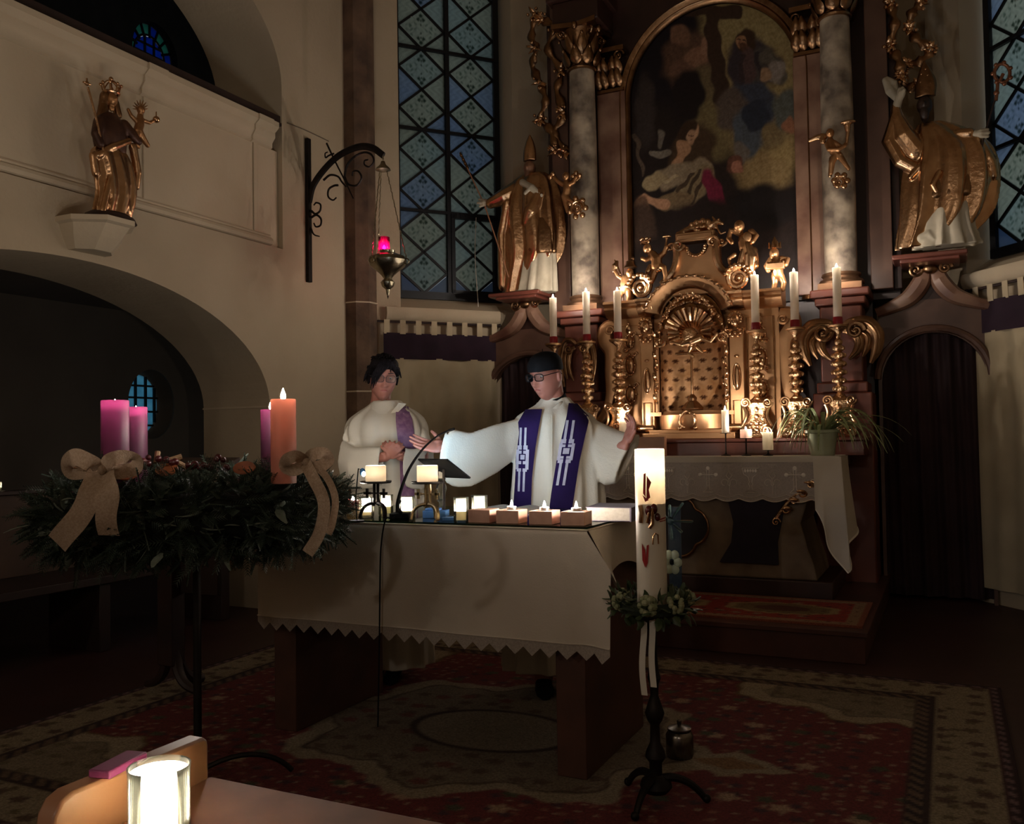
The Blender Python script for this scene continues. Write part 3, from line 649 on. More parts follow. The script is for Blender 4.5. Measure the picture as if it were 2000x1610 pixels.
# ---- altar table (mensa) under lace
men = thing('high_altar', 'stone high altar block with curved painted front below the lace cloth', 'altar', (AX, 6.5, .18))
b = MB(); b.b2((-2.84, 6.22, .18), (-.70, 7.0, .30)); b.build('plinth', M_MARBD, men, bevel=.01)
fr = [(-2.74, .30), (-.80, .30), (-.82, .40), (-.86, .52), (-.90, .68), (-.84, .86), (-.72, 1.02), (-2.80, 1.02), (-2.68, .86), (-2.62, .68), (-2.66, .52), (-2.70, .40)]
b = MB(); b.prism([(x, 6.24, z) for x, z in fr], (0, .66, 0)); b.build('altar_block', M_ALTST, men, bevel=.012, smooth=False)
b = MB(); b.b2((-2.88, 6.19, 1.05), (-.645, 6.95, 1.12)); b.b2((-2.82, 6.21, 1.01), (-.70, 6.9, 1.05)); b.build('mensa_slab', M_MARBB, men, bevel=.008)
for sg in (-1, 1):
    c = np.array([AX+sg*.97, 6.20, .95]); b = MB()
    for i in range(4): scrolls(b, c+(-sg*(.03+.055*i), -.02, -.01-.055*i), .028, 1.2, (1, 0, 0), None, sg*(-1)**i, .3); leaf(b, c+(-sg*.05*i, -.005, -.03-.05*i), c+(-sg*(.07+.05*i), -.03, -.005-.06*i), (0, -.02, .02), .012, .5, 7, side=(0, 1, 0))
    b.tube(bez(c+(sg*.02, 0, 0), c+(-sg*.08, -.01, -.02), c+(-sg*.2, -.01, -.12), c+(-sg*.26, -.01, -.24)), .014, 7)
    scrolls(b, c+(-sg*.26, -.02, -.26), .03, 1.3, (1, 0, 0), None, sg); b.build('gilt_scroll', M_GOLD, men)
# central dark hanging and the two lobed medallions
q = [PY(x, y, 6.2) for x, y in ((1422, 980), (1432, 1020), (1428, 1060), (1405, 1098), (1460, 1100), (1520, 1104), (1518, 1060), (1526, 1020), (1533, 980), (1480, 976))]
b = MB(); b.prism(q, (0, .03, 0)); b.build('dark_hanging', mat('indigo_hanging', '2b2430', '221c28', rough=.9, scale=8), men, smooth=False)
for sg in (-1, 1):
    c = np.array([AX+sg*.40-(.0 if sg < 0 else 0), 6.20, .64]); c[0] = PY(1325, 1040, 6.2)[0] if sg < 0 else 2*AX-PY(1325, 1040, 6.2)[0]
    if sg > 0: continue
    pts = []
    for i in range(60):
        a = 2*math.pi*i/60; r = .165*(1+.28*abs(math.cos(2*a))**.6) ; pts.append(c+np.array([r*math.cos(a), 0, r*math.sin(a)]))
    b = MB(); b.prism(pts, (0, .035, 0)); b.build('lobed_medallion', mat('medallion_dark', '1d1820', '15121a', rough=.6), men, smooth=False)
    b = MB(); b.tube(pts+[pts[0]], .010, 8); b.build('medallion_rim', M_GOLDD, men)
# lace altar cloth
cl = thing('altar_cloth', 'cream lace altar cloth with crosses and chalices along the front hem', 'altar cloth', (AX, 6.5, 1.12))
b = MB(); b.b2((-2.885, 6.185, 1.121), (-.64, 6.62, 1.128)); b.build('cloth_top', M_LINEN, cl, smooth=False)
b = MB(); b.b2((-2.885, 6.178, 1.09), (-.64, 6.186, 1.129)); b.build('hem_band', M_LINEN, cl, smooth=False)
M_LACE = mat('lace_net', 'c4b8ae', 'b4a89e', rough=.95, scale=90, trans=.2)
M_LACET = mat('lace_thread', 'f6eee2', None, rough=.95, trans=.1)
NS = 14; x0, x1 = -2.87, -.66
def hemz(x): return .845-.022*abs(math.sin((x-x0)*math.pi*NS/2/(x1-x0)*1.0*2))
b = MB(); b.grid(lambda u_, v_: (x0+(x1-x0)*u_, 6.183+.004*math.sin(u_*40), 1.092+(hemz(x0+(x1-x0)*u_)-1.092)*(1-v_)), 160, 6); b.build('lace_panel', M_LACE, cl, recalc=False)
b = MB(); b.tube([(x0+(x1-x0)*i/160, 6.179+.004*math.sin(i/4), hemz(x0+(x1-x0)*i/160)) for i in range(161)], .009, 5, flat=.4); b.build('scallop_edge', M_LACET, cl)
b = MB(); b.tube([(x0+(x1-x0)*i/160, 6.179+.004*math.sin(i/4), hemz(x0+(x1-x0)*i/160)+.028) for i in range(161)], .005, 5, flat=.4); b.build('scallop_line', M_LACET, cl)
def motif(kind, xc):
    b = MB(); y = 6.176; z0 = .885; T = lambda p, r=.0042: b.tube([(xc+a, y, z0+c) for a, c in p], r, 5, flat=.5)
    if kind == 0:   # cross on a foot
        for dx in (-.008, .008): T([(dx, .02), (dx, .155)], .004)
        T([(-.055, .12), (.055, .12)], .006); T([(-.035, .0), (-.012, .02), (0, .05), (.012, .02), (.035, 0), (-.035, 0)])
        for a, c in ((-.055, .12), (.055, .12), (0, .165)): b.ell((xc+a, y, z0+c), (.014, .004, .014), 8, 6)
        for k in range(8): an = math.pi/8+k*math.pi/4; T([(.02*math.cos(an), .12+.02*math.sin(an)), (.04*math.cos(an), .12+.04*math.sin(an))], .002)
    elif kind == 1: # chalice
        T([(-.055, .165), (.055, .165), (.045, .125), (.015, .105), (.008, .07), (.014, .06), (.008, .045), (.012, .02), (.045, 0), (-.045, 0), (-.012, .02), (-.008, .045), (-.014, .06), (-.008, .07), (-.015, .105), (-.045, .125), (-.055, .165)])
        for i in range(5): b.ell((xc-.035+.0175*i, y, z0+.148), (.008, .003, .012), 7, 5)
    elif kind == 2: # lily
        T([(0, -.01), (.004, .05), (-.004, .09)], .003); T([(0, .09), (.02, .115), (0, .145), (-.02, .115), (0, .09)], .0045)
        for sg in (-1, 1): T([(0, .045)]+[(sg*(.03+.022*math.cos(t)), .068+.022*math.sin(t)) for t in np.linspace(3.6, -1.5, 10)], .0035)
    else:
        for i in range(7): T([(-.03+.01*i, .195), (-.03+.01*i, .195-.028*(1-abs(i-3)/3.6))], .0018)
    return b
order = []
xx = AX-.03-7*.145
for i in range(15): order.append((xx+.145*i, (1, 2, 0, 2)[(i+1) % 4]))
for xc, kd in order:
    if x0+.05 < xc < x1-.04:
        motif(kd, xc).build(('lace_cross', 'lace_chalice', 'lace_lily')[kd], M_LACET, cl)
for i in range(8): motif(3, AX-.1-.95+.29*i).build('lace_fringe', M_LACET, cl)
def drop(u_, v_):
    # folded end of the cloth hanging over the corner and side of the altar
    if u_ < .45: px, py = -.80+.175*u_/.45, 6.170
    else: px, py = -.625, 6.170+.42*(u_-.45)/.55
    zb = float(np.interp(u_, [0, .2, .42, .6, 1], [.78, .56, .37, .52, .66])); z = 1.125+(zb-1.125)*v_
    return (px+.05*v_*u_+.020*v_*math.sin(u_*16+.5), py-.020-.030*v_*(.6+.6*math.sin(u_*13)), z)
b = MB(); b.grid(drop, 60, 26); b.build('side_drop', M_LINEN, cl, recalc=False, ang=180)
b = MB(); b.tube([np.array(drop(i/60, 1.0))+np.array([.003, -.002, .004]) for i in range(61)], .008, 5, flat=.4); b.build('side_hem', M_LACET, cl)
# ---- red marble gradine
b = MB(); b.b2((-2.98, 6.62, 1.12), (-.52, 7.05, 1.225)); b.b2((-3.0, 6.60, 1.225), (-.5, 7.05, 1.25)); tag(b.build('gradine', M_MARBR, bevel=.006), 'red marble gradine shelf carrying the tall gilt candlesticks', 'altar shelf')

# ---- tabernacle with gilt wings
tb = thing('tabernacle', 'gilded tabernacle with fluted shell niche, curved pediment and side panels', 'tabernacle', (AX, 6.95, 1.25))
TY = 6.93
t3 = lambda x, y, d=0.: PY(x, y, TY)+np.array([0, -d, 0])
XC = AX-.03
b = MB(); b.box((XC, TY-.02, 1.275), (.72, .30, .05)); b.box((XC, TY, 1.31), (.64, .26, .03)); b.build('foot_step', M_GOLDS, tb, bevel=.006)
b = MB(); b.lathe([(.27, 1.32), (.28, 1.33), (.28, 1.44), (.265, 1.45), (.255, 1.47), (.0001, 1.475)], (XC, TY+.06, 0), 40, sy=.75); b.build('drum', M_GOLDS, tb)
b = MB()
for sg in (-1, 1): b.tube(bez((XC+sg*.02, TY-.165, 1.34), (XC+sg*.09, TY-.17, 1.36), (XC+sg*.07, TY-.17, 1.44), (XC, TY-.165, 1.47)), [.012]*12, 7); b.ell((XC+sg*.06, TY-.165, 1.335), .018, 8, 6)
for a in (-.05, -.025, 0, .025, .05): b.ell((XC+a, TY-.165, 1.465-abs(a)*.5), .014, 8, 6)
b.build('keyhole_mount', M_GOLD, tb)
# niche
nw = .255
def nich(u_, v_):
    a = math.pi*(u_); return (XC-nw*math.cos(a), TY+.005+.12*math.sin(a), 1.47+.66*v_)
b = MB(); b.grid(nich, 72, 70); me = b.mesh('niche', tuple(tb.location), recalc=False)
def npaint(co):
    P = co+np.array(tb.location); u_ = np.arccos(np.clip((XC-P[:, 0])/nw, -1, 1))/math.pi; v_ = (P[:, 2]-1.47)/.66
    C = np.tile(np.array(lin('b58c66')[:3]), (len(u_), 1)); gx = u_*7; gy = v_*9
    row = np.floor(gy); fx = (gx+.5*(row % 2)) % 1-.5; fy = gy % 1-.5; an = np.arctan2(fy, fx); r = np.hypot(fx*.9, fy)
    s_ = np.clip(((.26+.06*np.cos(6*an))-r)*12, 0, 1)[:, None]; e = np.clip(1-np.abs(r-.36)*14, 0, 1)[:, None]*.25
    return C*(1-s_)+np.array(lin('4a2c18')[:3])*s_+e*np.array([.3, .2, .1])
vcol(me, npaint); finish('niche', me, mat('gold_stars', 'ffffff', 'c8b8a0', rough=.42, metal=.85, scale=9, attr='paint', bump=.1, bscale=40), tb, True, 0, 180)
for sg in (-1, 1):
    b = MB(); x = XC+sg*(nw+.02); b.tube([(x, TY-.02, 1.46), (x, TY-.02, 2.06)], .018, 8); b.tube([(x+sg*.03, TY, 1.46), (x+sg*.03, TY, 2.1)], .014, 8)
    b.box((x+sg*.01, TY, 1.45), (.09, .1, .03)); b.build('niche_post', M_GOLDS, tb)
    b = MB()
    for i in range(7): z = 1.55+.085*i; leaf(b, (x+sg*.005, TY-.04, z), (x+sg*.022*(-1)**i, TY-.055, z+.06), (0, -.02, 0), .013, .5, 6); b.ell((x, TY-.045, z-.01), .012, 8, 6)
    b.build('niche_garland', M_GOLD, tb)
# small crucifix in the niche
b = MB(); b.tube([(XC+.005, TY-.03, 1.55), (XC+.005, TY-.03, 1.93)], .010, 8); b.tube([(XC-.12, TY-.03, 1.92), (XC+.13, TY-.03, 1.93)], .012, 8); b.lathe([(.075, 1.475), (.08, 1.49), (.05, 1.53), (.03, 1.55), (.035, 1.57), (.012, 1.60)], (XC+.005, TY-.03, 0), 16, lobes=6, amp=.12)
tag(b.build('altar_cross', M_GOLD), 'slim gilt tau cross standing in the starred tabernacle niche', 'cross')
# shell with orb
b = MB(); sc0 = np.array([XC+.005, TY-.03, 2.075])
for i in range(17):
    a = math.radians(-22+224*i/16); dv = np.array([math.cos(a), 0, math.sin(a)]); L = .20 if 2 < i < 14 else .17
    b.tube([sc0+dv*.055+(0, .05, 0), sc0+dv*(L*.55)+(0, -.015, 0), sc0+dv*L+(0, -.035, 0), sc0+dv*(L+.012)+(0, -.01, 0)], [.008, .017, .022, .010], 8)
b.build('shell', M_GOLD, tb)
b = MB(); b.ell(sc0+(0, -.05, -.02), (.062, .05, .068), 18, 12); b.build('orb', M_GOLDR, tb)
b = MB(); s = sc_y(TY-.09); s.k = kpx(PY(1350, 670, TY))
s.cap([(1335, 672, 0, 7), (1350, 668, 2, 9), (1368, 660, 0, 8)]).cap([(1370, 662, 2, 5), (1388, 668, 0, 3.5), (1402, 652, 2, 3)]).cap([(1340, 676, 0, 4), (1325, 672, 2, 3), (1312, 668, 0, 3)]).cap([(1350, 678, 2, 5), (1345, 690, 0, 4), (1355, 697, 2, 3)]).cap([(1362, 678, 2, 4), (1372, 688, 0, 3)])
organic('reclining_putto', s.b, M_GOLD, .006, tb)
b = MB(); fr_ = [sc0+np.array([.255*math.cos(a), -.0, .25*math.sin(a)]) for a in np.linspace(-.25, math.pi+.25, 30)]
b.tube(fr_, [.014+.008*math.sin(i*1.6) for i in range(30)], 8)
for i in range(0, 30, 2): b.ell(fr_[i]+np.array([0, -.02, .0]), .018, 8, 6)
for q in (-1, 1): scrolls(b, sc0+(q*.25, -.02, -.05), .045, 1.4, (1, 0, 0), None, q, .28)
b.build('shell_wreath', M_GOLD, tb)
b = MB(); gl = [sc0+np.array([.20*math.cos(a), -.04, .06+.235*math.sin(a)]) for a in np.linspace(.35, math.pi-.35, 11)]
for i, p in enumerate(gl):
    b.ell(p, (.022, .018, .02), 8, 6)
    for q in range(3): an = 2.1*i+2.09*q; leaf(b, p, p+np.array([.03*math.cos(an), -.015, .03*math.sin(an)]), (0, -.01, 0), .012, .5, 6)
b.tube(gl, .009, 7); b.build('flower_garland', M_GOLD, tb)
# arched pediment
zc = 2.20
def arcmold(r, pr, name, m, a0=.20, a1=math.pi-.20):
    b = MB(); S = []
    for a in np.linspace(a0, a1, 36):
        d = np.array([math.cos(a), 0, math.sin(a)*.92]); S.append([np.array([XC, TY+.02, zc])+d*(r+p[0])+np.array([0, p[1], 0]) for p in pr])
    b.loft(S); b.build(name, m, tb, ang=50)
arcmold(.25, [(0, .02), (0, -.06), (.02, -.08), (.055, -.09), (.075, -.12), (.095, -.13), (.10, -.11), (.10, .02)], 'arch_moulding', M_GOLDS)
arcmold(.235, [(0, .02), (0, -.03), (.012, -.035), (.015, .02)], 'arch_bead', M_GOLD)
b = MB()
for i in range(15):
    a = .3+(math.pi-.6)*i/14; p = np.array([XC+.345*math.cos(a), TY-.115, zc+.345*.92*math.sin(a)]); b.ell(p, (.022, .016, .014), 8, 6)
b.tube([np.array([XC+.345*math.cos(a), TY-.11, zc+.345*.92*math.sin(a)]) for a in np.linspace(.3, math.pi-.3, 24)], .009, 6); b.build('arch_leafband', M_GOLD, tb)
b = MB(); b.prism([(XC+.26*math.cos(a), TY+.03, zc+.24*math.sin(a)) for a in np.linspace(0, math.pi, 24)]+[(XC-.30, TY+.03, 1.47), (XC-.30, TY+.03, 1.44), (XC+.30, TY+.03, 1.44), (XC+.30, TY+.03, 1.47)], (0, .1, 0))
b2_ = b
# body wall behind the shell (above the niche)
b = MB(); b.b2((XC-.34, TY+.135, 1.30), (XC+.34, TY+.20, 2.45)); b.build('core', M_GOLDS, tb, smooth=False)
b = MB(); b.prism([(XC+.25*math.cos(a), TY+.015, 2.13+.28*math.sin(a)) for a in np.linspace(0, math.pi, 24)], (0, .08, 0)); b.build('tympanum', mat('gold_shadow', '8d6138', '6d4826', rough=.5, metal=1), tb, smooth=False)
# wings
for sg in (-1, 1):
    xa, xb_ = XC+sg*.345, XC+sg*.66
    u0, u1 = sorted((xa, xb_)); b = MB(); b.b2((u0, TY+.06, 1.25), (u1, TY+.16, 2.26)); b.build('wing_panel', M_GOLDS, tb, smooth=False)
    b = MB(); xm = (u0+u1)/2+sg*.02
    b.tube([(xm-.1, TY+.05, 1.32), (xm-.1, TY+.05, 2.18), (xm+.1, TY+.05, 2.18), (xm+.1, TY+.05, 1.32), (xm-.1, TY+.05, 1.32)], .007, 6); b.build('panel_fillet', M_GOLD, tb)
    for zc_, rx, rz in ((1.86, .045, .085), (1.62, .05, .075), (2.05, .038, .06)):
        b = MB(); pts = [np.array([xm+rx*math.cos(a), TY+.045, zc_+rz*math.sin(a)]) for a in np.linspace(0, 2*math.pi, 25)]
        b.ell((xm, TY+.055, zc_), (rx*.85, .02, rz*.85), 16, 10); b.tube(pts, .007, 6)
        for i in range(0, 24, 3): b.ell(pts[i]+np.array([0, -.008, 0]), .011, 7, 5)
        scrolls(b, (xm+sg*rx, TY+.04, zc_-rz), .025, 1.3, (1, 0, 0), None, sg, .3); scrolls(b, (xm-sg*rx, TY+.04, zc_+rz), .022, 1.3, (1, 0, 0), None, -sg, .3)
        b.build('cartouche', M_GOLD, tb)
    b = MB(); leaf(b, (xm, TY+.04, 2.11), (xm, TY+.03, 2.19), (0, -.02, 0), .02); b.ell((xm, TY+.03, 2.195), .012, 8, 6); b.build('finial', M_GOLD, tb)
    # pilaster with cherub head
    xp = XC+sg*.355; b = MB(); b.b2((xp-.055, TY-.03, 1.30), (xp+.055, TY+.09, 2.08)); b.build('pilaster', M_GOLDS, tb, bevel=.006)
    b = MB(); b.tube([(xp-.03, TY-.035, 1.36), (xp-.03, TY-.035, 1.54), (xp+.03, TY-.035, 1.54), (xp+.03, TY-.035, 1.36)], .007, 6)
    b.tube([(xp+.03*math.cos(a), TY-.035, 1.72+.10*math.sin(a)) for a in np.linspace(0, 2*math.pi, 20)], .006, 6); b.ell((xp, TY-.03, 1.72), (.022, .012, .09), 12, 8); b.ell((xp, TY-.035, 1.88), (.02, .012, .012), 8, 6); b.build('pilaster_relief', M_GOLD, tb)
    b = MB(); b.ell((xp, TY-.06, 2.15), (.042, .045, .052), 14, 10)
    for a in np.linspace(-.3, math.pi+.3, 9): b.ell((xp+.045*math.cos(a), TY-.055, 2.16+.05*math.sin(a)), .019, 8, 6)
    for q in (-1, 1):
        b.ell((xp+q*.016, TY-.102, 2.158), (.007, .005, .005), 6, 5)
        leaf(b, (xp+q*.02, TY-.05, 2.09), (xp+q*.075, TY-.04, 2.11), (0, -.02, -.02), .024, .5)
    b.ell((xp, TY-.106, 2.148), (.008, .012, .012), 8, 6); b.ell((xp, TY-.1, 2.126), (.012, .008, .006), 8, 6)
    for q in range(5): b.ell((xp-.04+.02*q, TY-.06, 2.055-.02*(q % 2)), .017, 8, 6)
    b.build('cherub_head', M_GOLD, tb)
    b = MB(); b.tube([(xp-.06, TY-.07, 1.335), (xp+.06, TY-.07, 1.335)], .03, 10); b.ell((xp+sg*.06, TY-.07, 1.335), .034, 10, 8); b.build('roll_foot', M_GOLD, tb)
    # cornice
    pr = [(.06, 2.24), (.0, 2.25), (-.02, 2.27), (-.045, 2.285), (-.06, 2.305), (-.05, 2.325), (-.065, 2.34), (-.085, 2.35), (-.085, 2.37), (.16, 2.38), (.16, 2.24)]
    b = MB(); u0, u1 = sorted((XC+sg*.33, XC+sg*.70)); b.prism([(u0, TY+p[0], p[1]) for p in pr], (u1-u0, 0, 0)); b.build('cornice', M_GOLDS, tb, ang=50)
    b = MB(); u0, u1 = sorted((XC+sg*.29, XC+sg*.42)); b.prism([(u0, TY+p[0]-.03, p[1]) for p in pr], (u1-u0, 0, 0)); b.build('cornice_break', M_GOLD, tb, ang=50)
    # volute rosette on the cornice
    b = MB(); vc = np.array([XC+sg*.385, TY-.05, 2.47]); scrolls(b, vc, .085, 2.0, (1, 0, 0), None, sg, .26, math.pi/2)
    b.lathe([(.0001, -.03), (.06, -.03), (.065, 0), (.06, .03), (.0001, .03)], vc+(0, .055, 0), 20, axis=np.array([[1, 0, 0], [0, 0, 1], [0, 1, 0]], float))
    for i in range(9): a = 1.6+i*.33; b.ell(vc+np.array([-sg*.10*math.cos(a-1.6+.4), -.03, .10*math.sin(a-1.2)]), (.02, .016, .018), 8, 6)
    b.build('volute', M_GOLD, tb)
    # outer console scroll with open oval
    b = MB(); cv = crom([(XC+sg*.66, TY+.1, 2.20), (XC+sg*.735, TY+.1, 2.17), (XC+sg*.745, TY+.1, 2.08), (XC+sg*.69, TY+.1, 1.98), (XC+sg*.70, TY+.1, 1.80), (XC+sg*.71, TY+.1, 1.62), (XC+sg*.77, TY+.1, 1.46), (XC+sg*.88, TY+.1, 1.36), (XC+sg*.93, TY+.1, 1.315)], 6)
    b.tube(cv, [.035+.012*math.sin(i*.12) for i in range(len(cv))], 8, flat=1.6); scrolls(b, np.array(cv[0])+(sg*.03, -.06, -.05), .04, 1.5, (1, 0, 0), None, -sg, .3)
    b.build('console_scroll', M_GOLDS, tb)
# crest
cp = [(-.165, 2.78), (-.12, 2.80), (-.085, 2.74), (-.06, 2.70), (0, 2.68), (.06, 2.70), (.085, 2.74), (.12, 2.80), (.165, 2.78), (.165, 2.72), (.17, 2.64), (.20, 2.56), (.29, 2.48), (.32, 2.38), (-.32, 2.38), (-.29, 2.48), (-.20, 2.56), (-.17, 2.64), (-.165, 2.72)]
CX = XC+.06
b = MB(); b.prism([(CX+x, TY-.02, z) for x, z in cp], (0, .14, 0)); b.build('crest_body', M_GOLDS, tb, smooth=False, bevel=.008)
for sg in (-1, 1):
    b = MB(); cv = crom([(CX+sg*.16, TY-.03, 2.79), (CX+sg*.155, TY-.035, 2.68), (CX+sg*.185, TY-.035, 2.58), (CX+sg*.28, TY-.03, 2.48)], 7); b.tube(cv, [.03]*len(cv), 8)
    scrolls(b, (CX+sg*.135, TY-.05, 2.775), .045, 1.5, (1, 0, 0), None, sg, .32); scrolls(b, (CX+sg*.20, TY-.02, 2.77), .035, 1.3, (1, 0, 0), None, -sg, .35); b.build('crest_rib', M_GOLD, tb)
b = MB()
for i in range(13): a = math.pi+math.pi*i/12; b.ell((CX+.075*math.cos(a), TY-.035, 2.755+.075*math.sin(a)), .012, 8, 6)
b.tube([(CX+.066*math.cos(a), TY-.03, 2.755+.066*math.sin(a)) for a in np.linspace(math.pi, 2*math.pi, 16)], .008, 6); b.build('crest_bead', M_GOLD, tb)
b = MB(); b.b2((CX-.165, TY-.03, 2.80), (CX+.145, TY+.10, 2.875)); b.b2((CX-.15, TY-.035, 2.815), (CX+.13, TY+.09, 2.86)); bk = tag(b.build('sealed_book', M_GOLDS, bevel=.008), 'gilt carved book with seals lying on top of the tabernacle crest', 'carving')
s = sc_y(TY+.03); s.k = kpx(PY(1370, 445, TY+.03))
s.cap([(1330, 455, 0, 5), (1350, 447, 2, 8), (1375, 443, 2, 10), (1395, 442, 0, 8)]).cap([(1392, 440, 3, 7), (1402, 434, 3, 5), (1412, 438, 4, 3.5)]).cap([(1385, 448, 5, 4), (1393, 458, 5, 3)]).cap([(1360, 452, 5, 5), (1372, 458, 6, 3.5)]).cap([(1400, 444, 2, 3), (1408, 458, 2, 2.5), (1417, 454, 2, 2)]).cap([(1322, 456, 0, 2.5), (1350, 440, 0, 2)]).ball(1405, 430, 5, 3).ball(1340, 449, 4, 4).ball(1352, 440, 6, 5).ball(1362, 436, 6, 6).ball(1374, 433, 6, 6.5).ball(1384, 434, 6, 6).ball(1366, 445, 9, 5).ball(1378, 444, 10, 5).cap([(1330, 458, 4, 3), (1345, 462, 6, 3)]).cap([(1396, 430, 2, 3), (1392, 424, 2, 2)])
tag(organic('lamb_carving', s.b, M_GOLD, .006), 'gilt carved lamb lying on the sealed book above the tabernacle', 'carving')

# ---- tall gilt candlesticks with tapers
def candlestick(label, loc):
    t = thing('candlestick', label, 'candlestick', loc, 'tall gilt candlesticks on the gradine'); L = np.array(loc, float)
    b = MB()
    rows = [(0, .085), (.015, .108), (.05, .112), (.09, .103), (.13, .078), (.17, .060), (.20, .062), (.235, .085), (.26, .090), (.28, .060), (.30, .030)]
    S = []
    for z, hw in rows:
        sec = []
        for i in range(24):
            a = 2*math.pi*i/24; c_, s_ = math.cos(a), math.sin(a); sec.append(L+np.array([hw*math.copysign(abs(c_)**.7, c_), hw*.55*math.copysign(abs(s_)**.6, s_), z]))
        S.append(sec)
    b.loft(S); b.build('foot', M_GOLDR, t)
    b = MB()
    for q in (-1, 1):
        scrolls(b, L+(q*.074, -.068, .052), .048, 1.9, (1, 0, 0), None, q, .2, math.pi/2); scrolls(b, L+(q*.080, -.05, .262), .036, 1.7, (1, 0, 0), None, -q, .24)
        b.tube(bez(L+(q*.112, -.055, .085), L+(q*.09, -.055, .13), L+(q*.055, -.05, .16), L+(q*.095, -.045, .235)), .011, 6); b.ell(L+(q*.085, -.03, .0125), (.025, .03, .012), 10, 6)
    for i in range(4): b.ell(L+(0, -.078+.010*i, .06+.05*i), (.024-.003*i, .014, .022), 10, 7)
    for i in range(10): a = i*2*math.pi/10; b.ell(L+(.042*math.cos(a), -.078, .085+.042*math.sin(a)), .011, 7, 5)
    b.build('foot_scroll', M_GOLD, t)
    b = MB()
    pr = [(.034, .285), (.040, .295), (.020, .315)]
    for zc_, r_ in ((.345, .040), (.402, .044), (.462, .047), (.522, .050), (.582, .044), (.634, .036), (.678, .028)): pr += [(r_*.42, zc_-.027), (r_*.80, zc_-.018), (r_*.97, zc_-.008), (r_, zc_), (r_*.97, zc_+.008), (r_*.80, zc_+.018), (r_*.42, zc_+.027)]
    pr += [(.016, .71), (.014, .735), (.022, .75), (.040, .765), (.062, .78)]
    b.lathe(pr, L, 22, lobes=5, amp=.05)
    for z, r in ((.345, .036), (.402, .040), (.462, .043), (.522, .045), (.582, .040), (.634, .032)):
        for i in range(6): a = 2*math.pi*i/6+z*9; b.ell(L+np.array([r*math.cos(a), r*math.sin(a), z]), (.014, .014, .017), 7, 5)
    b.build('stem', M_GOLDR, t)
    b = MB(); b.lathe([(.02, .775), (.066, .785), (.070, .792), (.070, .80), (.055, .803), (.0001, .802)], L, 30, lobes=30, amp=.02); b.build('drip_pan', M_GOLDS, t)
    return t
SX = [PY(x, 700, 6.75)[0] for x in (1081, 1146, 1207, 1477, 1554, 1638)]
cdesc = ['beside the doorway behind the priest', 'in front of the column above the priest', 'beside the tabernacle, close to the priest', 'beside the tabernacle, above the small lit candles', 'between the tabernacle and the spider plant', 'behind the spider plant']
for i, x in enumerate(SX):
    candlestick('ornate gilt candlestick '+cdesc[i], (x, 6.76, 1.25))
    candle('tall ivory altar candle with red foot '+cdesc[i], (x, 6.76, 2.053), .030, (.375, .40, .385, .41, .405, .41)[i], cup=.010, group='tapers on the gilt candlesticks', collar=.055, fh=.034, fr=.0075, name='altar_candle')
# ---- small lights on the mensa
M_WAXG = mat('green_white_wax', 'f6f0e0', None, rough=.4, trans=.55); M_WAXS = mat('salmon_wax', 'f6e2d6', None, rough=.4, trans=.5)
def pricket(label, x, ytop, Y, h, rp=.035):
    p = PY(x, ytop, Y); t = thing('candle_stand', label, 'candle stand', (p[0], Y, 1.128)); z1 = p[2]; B = np.array([p[0], Y, 0])
    b = MB(); b.lathe([(.0001, 1.128), (.035, 1.128), (.033, 1.134), (.010, 1.142), (.005, 1.15), (.005, z1-.01), (.009, z1-.006), (.0045, z1-.004)], B, 16); b.build('stem', M_IRON, t)
    b = MB(); b.lathe([(.0001, z1-.004), (rp, z1-.003), (rp+.003, z1), (rp, z1), (.0001, z1-.001)], B, 24); b.build('pan', M_IRON, t); return (p[0], Y, z1)
c = pricket('thin black pricket stand carrying the white candle near the tabernacle foot', 1417, 846, 6.45, .15, .036)
candle('white pillar candle on a thin black stand before the tabernacle', c, .026, .165, cup=.012, name='white_candle')
c = pricket('short black stand carrying the salmon candle stub', 1457, 856, 6.42, .1, .038)
candle('short salmon candle stub on black stand', c, .040, .062, M_WAXS, cup=.022, name='candle_stub', wall=.006)
c = pricket('low black stand with the pale green candle', 1500, 879, 6.40, .03, .03)
candle('pale green pillar candle on a low stand beside the spider plant', c, .036, .125, M_WAXG, cup=.018, name='green_candle')
p = PY(1217, 846, 6.62); candle('white candle stub glowing beside the raised hand of the priest', (PY(1217, 846, 6.64)[0], 6.64, 1.25), .030, .150, cup=.012, name='white_candle')
p0, p1 = PY(1244, 854, 6.4), PY(1299, 852, 6.4)
b = MB(); b.b2((p0[0], 6.38, 1.128), (p1[0], 6.44, p0[2])); tag(b.build('wooden_plaque', M_WOODL, bevel=.003), 'small plain wooden board standing on the altar cloth above the paschal candle', 'board')
